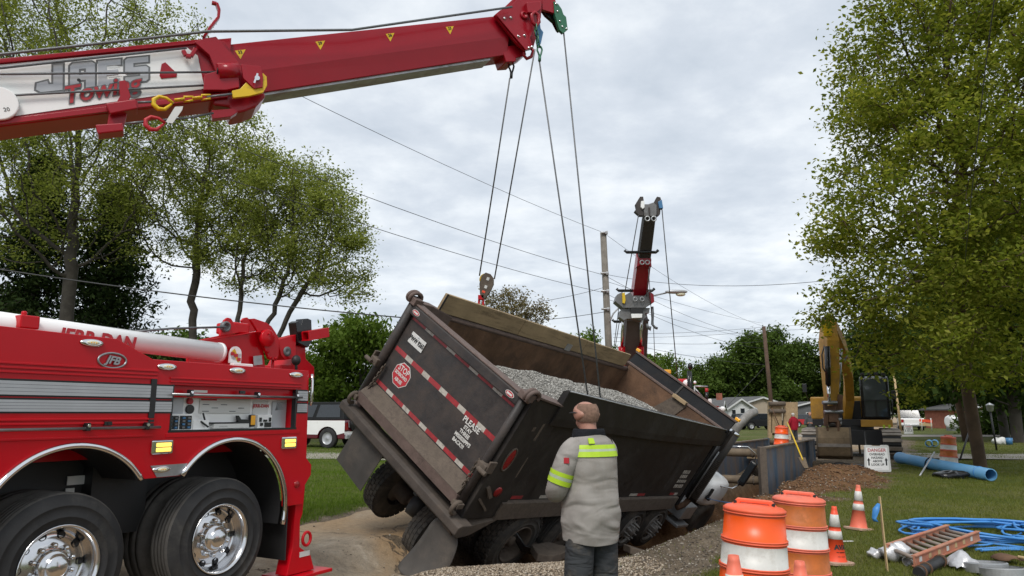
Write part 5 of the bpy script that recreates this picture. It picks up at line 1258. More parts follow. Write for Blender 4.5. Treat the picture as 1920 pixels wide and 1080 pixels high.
# rub rail and side reflectors
dbox('rub_rail', 'mud', 1.05, 1.25, 0.66, 6.46, -0.15, 0.115)
dpoly('rail_end_plate', 'mud', [(1.08, -0.10, -0.28), (1.08, 0.72, -0.13), (1.08, 0.80, -0.12), (1.08, 0.34, -0.36), (1.08, 0.05, -0.40)], (0.17, 0, 0))
for a, b, mi in ((0.86, 1.12, 0), (1.55, 1.80, 1), (1.80, 2.08, 0), (4.35, 4.65, 1), (4.65, 4.95, 0), (6.05, 6.25, 0), (6.25, 6.42, 1)):
    mb = MB(DF); mb.bb(1.19, 1.1925, a, b, 0.135, 0.185); mb.build('side_reflective_tape', MT['tapewhite' if mi else 'tapered'], rw)
mb = MB(DF)
for i, (z, n_) in enumerate(((0.62, 4), (0.52, 4), (0.42, 5), (0.30, 5))):
    for k in range(n_): mb.bb(1.1905, 1.192, 6.02 + k * 0.085, 6.085 + k * 0.085, z, z + (0.075 if i != 2 else 0.06))
mb.build('worn_side_lettering', MT['tapewhite'], rw)['kind'] = 'stuff'
for s_ in (0,): dbox('front_gusset', 'black', 0.9, 1.14, LB - 0.02, LB + 0.12, -0.1, 1.25)
# --- tailgate
tg = dbox('tailgate', 'gate', -1.08, 1.08, 0.0, 0.05, 0.05, 1.50)
dbox('gate_top_beam', 'gate', -1.10, 1.10, -0.075, 0.06, 1.415, 1.56, par=tg, bevel=0.02)
dbox('gate_top_cap', 'rustrail', -1.10, 1.10, -0.07, 0.09, 1.5605, 1.585, par=tg)
for x0, x1, nm in ((-1.20, -1.085, 'gate_post'), (1.075, 1.165, 'gate_post')):
    mb = MB(DF); mb.tube([((x0 + x1) / 2, -0.03, -0.02), ((x0 + x1) / 2, -0.03, 1.58)], (x1 - x0) / 2 * 1.12, 10); mb.build(nm, MT['gate'], tg)
dpoly('gate_bottom_beam', 'mud', [(-1.10, 0.0, 0.33), (-1.10, -0.14, 0.15), (-1.10, -0.14, 0.145), (-1.10, 0.0, 0.10)], (2.18, 0, 0), tg)
dpoly('gate_lower_lip', 'rustrail', [(-1.12, -0.14, 0.143), (-1.12, -0.115, 0.0), (-1.12, 0.03, 0.0), (-1.12, 0.03, 0.099), (-1.12, 0.0, 0.099)], (2.22, 0, 0), tg)
def tape(z0, z1, y, n_, x0=-1.05, x1=1.06, start=0, tilt=0.0):
    mb = MB(DF); w_ = (x1 - x0) / n_; x = x0; k = start
    while x < x1 - 0.01:
        l_ = w_ * (1.25 if k % 2 == 0 else 0.75); xe = min(x + l_, x1)
        mb.bb(x, xe, y - 0.002, y, z0, z1, k % 2); x = xe; k += 1
    return mb.build('reflective_tape', [MT['tapered'], MT['tapewhite']], tg)
tape(0.875, 0.94, -0.001, 11); tape(1.365, 1.412, -0.001, 9); tape(0.345, 0.40, -0.001, 11)
Xg, Zg = D3 @ Vector((1, 0, 0)), D3 @ Vector((0, 0, 1))
def gp(x, z, y=-0.004): return DF @ Vector((x, y, z))
mb = MB(DF); mb.bb(-0.92, -0.61, -0.014, -0.004, 1.085, 1.245); pl = mb.build('licence_plate', MT['label'], tg, bevel=0.006)
text('plate_number', 'PWW 9265', 0.085, gp(-0.765, 1.165, -0.015), Xg, Zg, MT['ink'], pl, sx=0.74, bold=0.003)
text('plate_heading', '-----', 0.03, gp(-0.765, 1.225, -0.015), Xg, Zg, MT['blue'], pl)
r_ = 0.175
oct_ = lambda r, y: [(-0.715 + r * math.cos(PI / 8 + k * PI / 4), y, 0.67 + r * math.sin(PI / 8 + k * PI / 4)) for k in range(8)]
mb = MB(DF); mb.poly(oct_(r_, -0.001), (0, -0.003, 0)); ss = mb.build('stop_decal', MT['whiteink'], tg)
mb = MB(DF); mb.poly(oct_(r_ * 0.94, -0.0045), (0, -0.002, 0)); mb.build('stop_decal_field', MT['redink'], ss)
for t_, z, s_ in (('STOP', 0.745, 0.115), ('SIDEBOARD', 0.665, 0.06), ('ABUSE', 0.585, 0.065)):
    text('stop_lettering', t_, s_, gp(-0.715, z, -0.0065), Xg, Zg, MT['whiteink'], ss, sx=0.82, bold=0.0015)
for x, z in ((-0.98, 1.485), (0.95, 1.485)):
    mb = MB(DF); mb.loft([[(x + 0.075 * s_ * math.cos(2 * PI * j / 24), y, z + 0.035 * s_ * math.sin(2 * PI * j / 24)) for j in range(24)] for s_, y in ((1, -0.076), (0.97, -0.080))]); lg = mb.build('maker_badge', MT['whiteink'], tg)
    mb = MB(DF); mb.loft([[(x + 0.075 * s_ * math.cos(2 * PI * j / 24), y, z + 0.035 * s_ * math.sin(2 * PI * j / 24)) for j in range(24)] for s_, y in ((0.86, -0.081), (0.84, -0.082))]); mb.build('badge_ring', MT['redink'], lg)
    mb = MB(DF); mb.bb(x - 0.045, x + 0.045, -0.0845, -0.0825, z - 0.012, z + 0.012); mb.build('badge_bar', MT['whiteink'], lg)
for t_, x, z, s_, k in (('PLEASE', 0.665, 0.845, 0.105, 0.95), ('STAY', 0.655, 0.765, 0.068, 0.9), ('THREE', 0.645, 0.695, 0.068, 0.9), ("MISSISSIPPI'S", 0.66, 0.625, 0.066, 0.86), ('BACK!!!', 0.63, 0.555, 0.066, 0.95)):
    text('gate_lettering', t_, s_, gp(x, z), Xg, Zg, MT['whiteink'], tg, sx=k, bold=0.0022)
# latch hardware
def chain(P, link, r, m_, name, par, F=DF):
    mb = MB(F); n_ = len(P)
    for i in range(n_ - 1):
        a, c = Vector(P[i]), Vector(P[i + 1]); d = (c - a).normalized(); s_ = d.orthogonal().normalized() if i % 2 else d.cross(d.orthogonal()).normalized()
        e_ = d * link * 0.18
        mb.tube([a - e_ + s_ * link * 0.3, c + e_ + s_ * link * 0.3, c + e_ - s_ * link * 0.3, a - e_ - s_ * link * 0.3], r, 5, closed=True)
    o = mb.build(name, MT[m_], par); o['kind'] = 'stuff'; return o
def sagp(a, c, n_, sag):
    a, c = Vector(a), Vector(c); return [a.lerp(c, i / n_) - Vector((0, 0, sag * 4 * (i / n_) * (1 - i / n_))) for i in range(n_ + 1)]
for s_ in (-1, 1):
    x = s_ * 1.14
    mb = MB(DF); mb.box((x + s_ * 0.03, -0.06, 0.60), (0.14, 0.16, 0.10)); mb.box((x + s_ * 0.10, -0.05, 0.64), (0.03, 0.14, 0.16)); mb.cyl((x + s_ * 0.02, -0.17, 0.58), (x + s_ * 0.16, -0.17, 0.58), 0.03, 10); mb.build('latch', MT['mud'], dt, bevel=0.008)
    mb = MB(DF)
    for k in range(2): mb.tube([(x + s_ * (0.03 + 0.05 * k), -0.02 + 0.11 * math.cos(a), 1.62 + 0.075 * math.sin(a)) for a in [-0.6 + k * 0.2 + PI * 1.5 * i / 12 for i in range(13)]], 0.028, 8)
    mb.box((x + s_ * 0.0, -0.03, 1.59), (0.16, 0.16, 0.10)); mb.build('hinge', MT['rustrail'], dt, bevel=0.01)
    mb = MB(DF); mb.tube([(x + s_ * 0.02, -0.12 + 0.07 * math.cos(a), 0.0 + 0.08 * math.sin(a)) for a in [0.3 + PI * 1.6 * i / 12 for i in range(13)]], 0.03, 8); mb.box((x, -0.10, 0.04), (0.12, 0.12, 0.07)); mb.build('gate_hook', MT['mud'], dt, bevel=0.008)
chain(sagp((-1.02, -0.05, 0.64), (-1.05, -0.07, 0.22), 9, 0.0), 0.05, 0.009, 'mud', 'gate_chain', dt)
chain(sagp((1.05, -0.06, 0.62), (1.06, -0.08, 0.05), 12, -0.02), 0.05, 0.009, 'mud', 'gate_chain', dt)
# bumper and mudflaps
dpoly('rear_bumper', 'bumper', [(-1.30, -0.15, -0.14), (-1.30, -0.10, -0.11), (-1.30, 0.10, -0.11), (-1.30, 0.10, -0.27), (-1.30, -0.08, -0.29), (-1.30, -0.15, -0.24)], (2.66, 0, 0), bevel=0.012)
mb = MB(DF); mb.poly([(-0.96, 0.0, -0.28), (-0.99, 0.02, -0.90), (-0.32, 0.0, -0.92), (-0.29, 0.0, -0.28)], (0, 0.012, 0)); mb.build('mudflap', MT['flap'], dt)
mb = MB(DF)
rows = [[(0.90, 0.0, -0.28), (1.12, 0.0, -0.28), (1.36, 0.0, -0.28)], [(0.90, 0.0, -0.55), (1.13, -0.01, -0.55), (1.42, 0.0, -0.50)], [(0.89, -0.02, -0.82), (1.14, -0.04, -0.80), (1.46, -0.02, -0.64)], [(0.87, -0.08, -1.04), (1.12, -0.12, -1.02), (1.44, -0.08, -0.76)], [(0.89, -0.14, -1.12), (1.10, -0.18, -1.10), (1.38, -0.14, -0.86)]]
mb.loft(rows, closed=False, caps=False); o = mb.build('mudflap', MT['flap'], dt, sub=2); sl = o.modifiers.new('solid', 'SOLIDIFY'); sl.thickness = 0.012
# --- running gear
ZW = -0.66
dbox('frame_rail', 'black', 0.36, 0.44, 0.1, 9.3, -0.42, -0.14); dbox('frame_rail', 'black', -0.44, -0.36, 0.1, 9.3, -0.42, -0.14)
for yc in (1.70, 3.05):
    for s_ in (1, -1):
        wheel_parts(dt, (s_ * 1.19, yc, ZW), s_, dirty=True, rim='mud', F=DF, dish=0.17, R=0.52)
        mb = MB(DF); mb.lathe([(0.28, -0.28), (0.40, -0.29), (0.49, -0.27), (0.52, -0.24), (0.52, -0.04), (0.49, -0.01), (0.40, 0.0), (0.28, -0.01)], (s_ * 0.86, yc, ZW), (s_, 0, 0), 44); mb.build('inner_tyre', MT['tyredirty'], dt)
        for xo in (1.19, 0.86) if yc < 2 else ():
            mb = MB(DF)
            for row in range(4):
                for k in range(34):
                    a = 2 * PI * (k + 0.5 * (row % 2)) / 34; x = s_ * (xo - 0.045 - 0.064 * row)
                    mb.box((x, yc + 0.524 * math.cos(a), ZW + 0.524 * math.sin(a)), (0.05, 0.062, 0.028), Matrix.Rotation(a - PI / 2, 3, 'X'))
            mb.build('tread_blocks', MT['tyredirty'], dt)['kind'] = 'stuff'
    mb = MB(DF); mb.cyl((-1.0, yc, ZW), (1.0, yc, ZW), 0.10, 12); mb.lathe([(0, -0.26), (0.16, -0.24), (0.24, -0.1), (0.24, 0.1), (0.16, 0.24), (0, 0.26)], (0.05, yc - 0.02, ZW), (0, 1, 0), 18); mb.cyl((-0.62, yc, ZW), (-0.40, yc, ZW), 0.17, 18); mb.cyl((0.62, yc, ZW), (0.40, yc, ZW), 0.17, 18); mb.build('axle', MT['mud'], dt)
    mb = MB(DF); mb.cyl((-0.48, yc - 0.30, ZW + 0.10), (-0.48, yc - 0.10, ZW + 0.08), 0.085, 14); mb.cyl((0.48, yc - 0.30, ZW + 0.10), (0.48, yc - 0.10, ZW + 0.08), 0.085, 14); mb.build('brake_chamber', MT['rust'], dt)
mb = MB(DF)
for k in range(5): mb.tube([(-0.46 + 0.05 * k, 1.36, ZW + 0.12), (-0.3 + 0.08 * k, 1.1, ZW + 0.02 - 0.03 * k), (-0.05 + 0.06 * k, 1.25, ZW + 0.2)], 0.014, 6)
mb.build('brake_lines', MT['black'], dt)['kind'] = 'stuff'
for yc in (5.37, 6.36):
    for s_ in (1, -1):
        wheel_parts(dt, (s_ * 1.16, yc, ZW + 0.02), s_, dirty=True, rim='dullalu', F=DF, dish=0.03, R=0.49, lugs_out=0.07)
    mb = MB(DF); mb.cyl((-1.0, yc, ZW), (1.0, yc, ZW), 0.08, 10); mb.build('axle', MT['black'], dt)
mb = MB(DF)
for k in range(3): mb.tube([(1.06, 1.62, ZW + 0.18 - 0.02 * k), (1.22, 1.9, ZW - 0.02 - 0.03 * k), (1.27, 2.4, ZW - 0.12 - 0.03 * k), (1.25, 3.0, ZW - 0.12 - 0.03 * k), (1.15, 3.5, ZW - 0.05)], 0.024, 8)
mb.build('air_hose', MT['blackgloss'], dt)
# lowered trailing axle under the tailgate
for s_ in (1, -1):
    mb = MB(DF); mb.lathe([(0.24, -0.27), (0.36, -0.28), (0.44, -0.26), (0.47, -0.23), (0.47, -0.05), (0.44, -0.02), (0.36, 0.0), (0.24, -0.01)], (s_ * 0.62, 0.85, -0.95), (s_, 0, 0), 44); mb.build('trailing_tyre', MT['tyredirty'], dt)
    mb = MB(DF)
    for row in range(4):
        for k in range(32):
            a = 2 * PI * (k + 0.5 * (row % 2)) / 32; mb.box((s_ * (0.62 - 0.05 - 0.06 * row), 0.85 + 0.468 * math.cos(a), -0.95 + 0.468 * math.sin(a)), (0.05, 0.074, 0.022), Matrix.Rotation(a - PI / 2, 3, 'X'))
    mb.build('tread_blocks', MT['tyredirty'], dt)['kind'] = 'stuff'
    mb = MB(DF); mb.lathe([(0.0, -0.10), (0.10, -0.09), (0.12, -0.03), (0.12, 0.12), (0.2, 0.14), (0.2, 0.24), (0, 0.24)], (s_ * 0.22, 0.80, -0.92), (s_, 0, 0), 20); mb.build('axle_hub', MT['bumper'], dt)
mb = MB(DF); mb.cyl((-0.55, 0.85, -0.92), (0.55, 0.85, -0.92), 0.07, 12); mb.beam((-0.3, 0.85, -0.92), (-0.3, 1.4, -0.35), 0.08, 0.1); mb.beam((0.3, 0.85, -0.92), (0.3, 1.4, -0.35), 0.08, 0.1); mb.build('trailing_axle', MT['mud'], dt)
mb = MB(DF); mb.cyl((0.12, 0.55, -0.75), (0.3, 0.62, -0.75), 0.17, 18); mb.build('air_spring', MT['black'], dt)
# --- exhaust, cab, fender, mirror
mb = MB(DF); mb.cyl((1.12, 7.50, -0.02), (1.12, 7.50, 1.58), 0.125, 28); sh = mb.build('exhaust_shield', None or MT['dump'], dt)
mb = MB(DF)
for i in range(26):
    for j in range(11):
        a = -0.9 + j * 0.24 + (i % 2) * 0.12 - 0.5; p = Vector((1.12 + 0.1255 * math.cos(a), 7.50 + 0.1255 * math.sin(a), 0.05 + i * 0.036))
        mb.box(p, (0.012, 0.012, 0.012), Matrix.Rotation(a, 3, 'Z'))
mb.build('perforation', MT['mud'], sh)['kind'] = 'stuff'
mb = MB(DF); mb.tube([(1.12, 7.50, 1.55), (1.12, 7.50, 1.72), (1.12, 7.53, 1.84), (1.12, 7.62, 1.98), (1.12, 7.76, 2.08), (1.12, 7.92, 2.12)], [0.085, 0.085, 0.085, 0.083, 0.08, 0.076], 18, caps=False); mb.build('exhaust_pipe', MT['dullalu'], dt)
mb = MB(DF); mb.lathe([(0.13, 1.575), (0.135, 1.60), (0.09, 1.63)], (1.12, 7.50, 0), (0, 0, 1), 24); mb.build('pipe_clamp', MT['chrome'], dt)
mb = MB(DF); mb.tube([(1.12, 7.86, 2.108), (1.12, 7.925, 2.122)], 0.07, 16); mb.build('pipe_mouth', MT['ink'], dt)
mb = MB(DF); mb.cyl((1.14, 7.32, 0.0), (1.14, 7.32, 1.45), 0.014, 8); mb.build('shield_rod', MT['galv'], dt)
mb = MB(DF); mb.tube([(1.05, 7.3, -0.30), (1.1, 7.45, -0.18), (1.12, 7.5, 0.0)], 0.06, 10); mb.build('exhaust_elbow', MT['rust'], dt)
dbox('cab', 'white', -1.10, 0.85, 7.70, 8.9, -0.25, 1.15, bevel=0.10)
dbox('gap_darkening_panel', 'shieldblack', -1.1, 1.10, 6.98, 7.16, -0.2, 1.45)  # added black panel, hides the white cab so the gap looks dark
dbox('cab_window', 'glass', 0.845, 0.856, 7.95, 8.75, 0.55, 1.0, bevel=0.0)
mb = MB(DF)
def sup(x, y, z, rx, ry, rz, n_=20, e_=0.55):
    V = []
    for i in range(n_ // 2 + 1):
        ph = PI * i / (n_ // 2)
        for j in range(n_):
            th = 2 * PI * j / n_; f = lambda c: math.copysign(abs(c) ** e_, c)
            V.append((x + rx * f(math.sin(ph)) * f(math.cos(th)), y + ry * f(math.sin(ph)) * f(math.sin(th)), z + rz * f(math.cos(ph))))
    return V, [(i * n_ + j, (i + 1) * n_ + j, (i + 1) * n_ + (j + 1) % n_, i * n_ + (j + 1) % n_) for i in range(n_ // 2) for j in range(n_)]
mb.add(*sup(0.80, 8.95, 0.05, 0.38, 0.62, 0.36), 0, True); mb.build('front_fender', MT['white'], dt)
dbox('hood', 'white', -0.75, 0.6, 8.85, 9.7, -0.2, 0.35, bevel=0.15)
mb = MB(DF); mb.lathe([(0.0, -0.3), (0.46, -0.3), (0.50, -0.24), (0.50, -0.06), (0.46, 0), (0.28, 0), (0.2, -0.05), (0, -0.05)], (1.15, 8.95, -0.62), (1, 0, 0), 36); mb.build('front_tyre', MT['tyredirty'], dt)
dbox('step', 'galv', 0.75, 1.18, 7.45, 8.05, -0.50, -0.20); dbox('step_tread', 'galv', 0.9, 1.24, 7.40, 8.0, -0.66, -0.60)
mb = MB(DF); mb.box((1.36, 9.12, 0.80), (0.16, 0.12, 0.60)); mr = mb.build('mirror', MT['blackgloss'], dt, bevel=0.04)
mb = MB(DF); mb.box((1.36, 9.058, 0.83), (0.12, 0.006, 0.48)); mb.build('mirror_glass', MT['glass'], mr)
mb = MB(DF); mb.tube([(0.86, 8.6, 1.12), (1.15, 8.78, 1.33), (1.33, 9.0, 1.27), (1.36, 9.10, 1.08)], 0.016, 8); mb.tube([(0.86, 8.6, 0.40), (1.15, 8.75, 0.30), (1.30, 9.0, 0.36), (1.36, 9.10, 0.52)], 0.016, 8); mb.build('mirror_arm', MT['chrome'], mr)
mb = MB(DF); mb.bb(1.12, 1.16, 8.35, 8.45, 0.0, 0.22); mb.bb(1.1, 1.2, 8.36, 8.44, -0.04, 0.02); mb.build('fender_latch', MT['black'], dt)
# --- crushed stone load
gxx = np.linspace(-1.125, 1.125, 34); gyy = np.linspace(0.25, 6.5, 80)
GX, GY = np.meshgrid(gxx, gyy)
def loadz(x, y):
    z = 1.37 + 0.08 * x - 0.42 * np.maximum(0, -x - 0.15) - 0.34 * sstep((y - 5.0) / 1.6) - 0.35 * sstep((1.7 - y) / 1.4)
    return np.maximum(z + 0.03 * wob(x, y, 4.0), 0.12)
GZ = loadz(GX, GY)
mb = MB(DF); n0 = 34
mb.add(np.column_stack([GX.ravel(), GY.ravel(), GZ.ravel()]).tolist(), [(j * n0 + i, j * n0 + i + 1, (j + 1) * n0 + i + 1, (j + 1) * n0 + i) for j in range(79) for i in range(33)], 0, True)
ml = mat('crushed_stone_bed', (0.21, 0.20, 0.18), 0.95, var=0.3, vs=30, bump=0.8, bs=45)
lo = mb.build('gravel_load', ml, recalc=False)
tag(lo, 'grey crushed stone heaped inside the tilted dump bed', 'gravel', kind='stuff')
sx_ = rg.uniform(-1.12, 1.12, 18000); sy_ = rg.uniform(0.3, 6.4, 18000)
sp = np.column_stack([sx_, sy_, loadz(sx_, sy_) + 0.006])
stn = stones('loose_load_stones', sp, rg.uniform(0.010, 0.025, 18000), MT['limestone'], 12, None, parent=None)
stn.data.transform(DF); tag(stn, 'loose grey stones on top of the load in the dump bed', 'gravel', kind='stuff')
# snatch block hanging above the far sideboard
tb_ = at(908, 540, 11.1); kb = 11.1 / FPX
sb = thing('snatch_block', 'grey and yellow snatch block hanging from two ropes above the sideboard', 'pulley', TR(*tb_))
def kp(px, py, dy=0.0): return at(px, py, 11.1) + Vector((0, dy, 0))
side_out = [(899, 533), (903, 518), (911, 512), (920, 515), (926, 523), (926, 533), (920, 546), (910, 560), (905, 562), (900, 552)]
for dy, m_ in ((-0.05, 'galv'), (0.035, 'black')):
    mb = MB(); mb.poly([kp(a, b, dy) for a, b in side_out], (0, 0.014, 0)); sp_ = mb.build('side_plate', MT['mud' if m_ == 'galv' else 'black'], sb, bevel=0.003)
    if m_ == 'galv':
        for a, b, w_, h_, mm in ((915, 524, 5, 6, 'label'), (911, 539, 5, 6, 'label'), (907, 548, 6, 4, 'orange')):
            q = kp(a, b, -0.053); mb = MB(); mb.box(q, (w_ * kb, 0.003, h_ * kb), Matrix.Rotation(0.35, 3, 'Y')); mb.build('plate_label', MT[mm], sp_)
mb = MB(); mb.lathe([(0.03, -0.03), (0.10, -0.03), (0.085, 0.0), (0.10, 0.03), (0.03, 0.03)], kp(911, 525), (0, 1, 0), 28); mb.build('sheave', MT['yellow'], sb)
q = kp(902, 558); mb = MB(); mb.box(q, (0.09, 0.1, 0.07)); mb.tube([q + Vector((-0.03, 0, -0.03)), q + Vector((-0.035, 0, -0.13)), q + Vector((0, 0, -0.17)), q + Vector((0.035, 0, -0.13)), q + Vector((0.03, 0, -0.03))], 0.018, 8); mb.build('shackle', MT['red'], sb, bevel=0.006)

# broken concrete slabs beside the buried wheels
rs = random.Random(4)
for k, (px, py, z, sz, lab) in enumerate(((1030, 1042, -0.35, 0.55, 'tilted broken concrete slab beside the worker, leftmost'), (985, 1030, -0.38, 0.4, 'small broken concrete slab against the second buried tyre'), (1190, 1040, -0.5, 0.5, 'broken concrete slab edge below the spoked wheels'), (865, 1010, -0.3, 0.4, 'concrete chunk behind the dragging mudflap'))):
    p = atz(px, py, z); mb = MB(TR(*p) @ rotz(rs.uniform(0, 3)) @ Matrix.Rotation(rs.uniform(0.2, 0.5), 4, 'X'))
    a_ = [(sz * 0.75 * math.cos(t) * rs.uniform(0.6, 1.1), sz * 0.42 * math.sin(t) * rs.uniform(0.5, 1.1), 0) for t in [2 * PI * (j + rs.uniform(-0.3, 0.3)) / 9 for j in range(9)]]
    mb.poly(a_, (0.02, 0.01, 0.10)); tag(mb.build('concrete_slab', MT['mud'], bevel=0.012), lab, 'slab', 'broken concrete slabs')
# ================================================================== people
MT['skin'] = mat('skin', (0.40, 0.20, 0.145), 0.55, var=0.15, vs=14)
MT['hair'] = mat('short_hair', (0.20, 0.12, 0.086), 0.95, var=0.3, vs=50)
MT['hairgrey'] = mat('grey_hair', (0.5, 0.49, 0.47), 0.9, var=0.2, vs=40)
def cloth(name, col, bs=7.0, st=0.5, d=0.02, stain=None):
    m_ = mat(name, col, 0.9, var=0.15, vs=5, dirt=stain, ds=4, damt=0.3, spec=0.15)
    t = m_.node_tree; tcn = nd(t, 'ShaderNodeTexCoord'); mp = nd(t, 'ShaderNodeMapping'); mp.inputs['Rotation'].default_value = (0.3, 0.75, 0.4); mp.inputs['Scale'].default_value = (0.8, 1, 2.4)
    t.links.new(tcn.outputs['Object'], mp.inputs[0])
    f = noise(t, mp.outputs[0], bs, 1.5, 0.45, 0.8); g = noise(t, tcn.outputs['Object'], 500, 1.0)
    bumpn(t, t.nodes['Principled BSDF'], mathn(t, 'ADD', f, mathn(t, 'MULTIPLY', g, 0.02)), st, d); return m_
MT['shirt'] = cloth('grey_work_shirt', (0.30, 0.28, 0.26), 3.2, 0.75, 0.05, (0.24, 0.21, 0.18))
MT['jeans'] = cloth('dirty_dark_jeans', (0.045, 0.048, 0.052), 8.0, 0.7, 0.03, (0.15, 0.125, 0.095))
MT['lime'] = mat('lime_reflective_band', (0.42, 0.62, 0.025), 0.55, var=0.08, vs=20)
MT['silverband'] = mat('silver_reflective_band', (0.42, 0.50, 0.36), 0.4, var=0.1, vs=20)
MT['blackcloth'] = cloth('black_cloth', (0.016, 0.017, 0.02), 12.0)
MT['redcloth'] = cloth('red_cloth', (0.26, 0.012, 0.025), 8.0)
MT['greycloth'] = cloth('dark_grey_cloth', (0.075, 0.08, 0.085), 8.0)
def person(M, label, shirt, trousers, hair, detail=True, belly=1.0, hands_front=True, group=None):
    V = []; E_d = []; Rr = []
    def v(p, r, parent=None):
        V.append(p); Rr.append(r if isinstance(r, tuple) else (r, r))
        if parent is not None: E_d.append((parent, len(V) - 1))
        return len(V) - 1
    pel = v((0, 0, 0.92), (0.13, 0.10)); sp = v((0, 0, 1.10), (0.135, 0.10), pel); chs = v((0, 0, 1.30), (0.15, 0.10), sp); nk = v((0, 0.01, 1.44), 0.06, chs); nk2 = v((0, 0.025, 1.51), 0.056, nk)
    h1 = v((0, 0.04, 1.555), (0.066, 0.074), nk2); h2 = v((0, 0.04, 1.61), (0.077, 0.094), h1); h3 = v((0, 0.03, 1.665), (0.074, 0.090), h2); h4 = v((0, 0.025, 1.70), (0.045, 0.055), h3)
    v((0, 0.145, 1.59), 0.012, h2); v((0, 0.115, 1.535), 0.02, h1)
    for s_ in (-1, 1): v((s_ * 0.094, 0.012, 1.60), (0.015, 0.032), h2)
    for s_ in (-1, 1):
        hp = v((s_ * 0.10, 0, 0.86), 0.095, pel); kn = v((s_ * 0.115, 0.015, 0.48), 0.062, hp); an = v((s_ * 0.12, -0.01, 0.10), 0.042, kn); v((s_ * 0.13, 0.15, 0.05), 0.038, an)
        sh = v((s_ * 0.185, -0.005, 1.385), 0.062, chs); el = v((s_ * (0.232 if s_ < 0 or not detail else 0.16), 0.03 if s_ < 0 or not detail else 0.15, 1.12), 0.045, sh)
        wr_ = v((s_ * 0.12, 0.25, 1.13) if hands_front else (s_ * 0.29, 0.08, 0.88), 0.03, el)
        c0 = Vector(V[wr_]); d = Vector((-s_ * 0.5, 0.6, 0.25)).normalized() if hands_front else Vector((0, 0.1, -1)).normalized()
        pm = v(tuple(c0 + d * 0.06), (0.035, 0.02), wr_); side_ = d.cross(Vector((0, 0, 1))).normalized() if hands_front else Vector((0, 1, 0)); upv = side_.cross(d)
        for k, l_ in enumerate((0.07, 0.08, 0.075, 0.06)):
            b0 = c0 + d * 0.09 + upv * (0.024 - 0.016 * k); f1 = v(tuple(b0 + d * 0.02), 0.009, pm); f2 = v(tuple(b0 + d * l_ * 0.6 - side_ * 0.006), 0.0085, f1); v(tuple(b0 + d * l_ * 0.75 - side_ * s_ * 0.03), 0.007, f2)
        th = v(tuple(c0 + d * 0.045 + upv * 0.035), 0.010, pm); v(tuple(c0 + d * 0.09 + upv * 0.055), 0.009, th)
    me = bpy.data.meshes.new('person'); me.from_pydata(V, E_d, [])
    o = bpy.data.objects.new('person', me); COL.objects.link(o); o.matrix_world = M; WORLD[o.name] = M.copy()
    sk = o.modifiers.new('skin', 'SKIN'); sk.use_smooth_shade = True
    for i, r in enumerate(Rr): me.skin_vertices[0].data[i].radius = r
    me.skin_vertices[0].data[0].use_root = True
    ss = o.modifiers.new('subdivision', 'SUBSURF'); ss.levels = 2; ss.render_levels = 2
    me.materials.append(MT['skin']); tag(o, label, 'person', group)
    rr = random.Random(label)
    def ring(z, rx, ry, cy=0.0, n_=28, pw=0.8, wob_=0.0, cx=0.0, tilt=0.0):
        out_ = []
        for j in range(n_):
            a = 2 * PI * j / n_; c, s_ = math.cos(a), math.sin(a)
            k = 1 + wob_ * math.sin(a * 5 + z * 17) + wob_ * 0.7 * math.sin(a * 3 - z * 29)
            out_.append(M @ Vector((cx + rx * k * math.copysign(abs(c) ** pw, c), cy + ry * k * math.copysign(abs(s_) ** pw, s_), z + tilt * c)))
        return out_
    b = belly
    prof = [(0.80, 0.197, 0.150, 0.02), (0.82, 0.200, 0.156, 0.018), (0.86, 0.204, 0.165, 0.014), (0.95, 0.207 * b, 0.172, 0.010), (1.06, 0.203 * b, 0.168, 0.010), (1.16, 0.195, 0.158, 0.010), (1.26, 0.192, 0.150, 0.008), (1.34, 0.195, 0.138, 0.004), (1.40, 0.184, 0.120, 0.0), (1.445, 0.155, 0.104, 0.0), (1.48, 0.095, 0.085, 0.0)]
    mb = MB(); zs_ = [p_[0] for p_ in prof]; NR, NS = (60, 64) if detail else (14, 24); rows_ = []
    for i in range(NR + 1):
        z = zs_[0] + (zs_[-1] - zs_[0]) * i / NR; rx = float(np.interp(z, zs_, [p_[1] for p_ in prof])); ry = float(np.interp(z, zs_, [p_[2] for p_ in prof])); cy_ = 0.012 - 0.017 * float(sstep((z - 1.0) / 0.3)); row = []
        for j in range(NS):
            a = 2 * PI * j / NS; c, s_ = math.cos(a), math.sin(a); f = 0.0
            if detail:
                x_ = rx * c; low = float(sstep((1.32 - z) / 0.35))
                rdg = lambda t: (1 - abs(math.sin(t))) ** 3
                f = low * (0.009 * rdg(8.5 * (z + 0.62 * x_) + 0.5 * math.sin(9 * x_)) + 0.006 * rdg(13 * (z - 0.45 * x_) + 0.8 + 0.6 * math.sin(7 * x_ + 5 * z)) + 0.003 * math.sin(5 * a + 6 * z)) - 0.004
                f += 0.006 * float(sstep((0.86 - z) / 0.12)) * math.sin(5 * a + 1.0)
            hem = -0.035 * max(0.0, -s_) ** 2 * float(sstep((0.9 - z) / 0.16)) if detail else 0
            row.append(M @ Vector(((rx + f) * math.copysign(abs(c) ** 0.82, c), cy_ + (ry + f) * math.copysign(abs(s_) ** 0.82, s_), z + hem)))
        rows_.append(row)
    mb.loft(rows_, caps=False); shirt_o = mb.build('shirt', MT[shirt], o, sub=0 if detail else 1)
    def sleeve(P, R_, name, m_, sub=1):
        mb = MB(); mb.tube([M @ Vector(p) for p in P], R_, 16, caps=False); return mb.build(name, MT[m_], o, sub=sub)
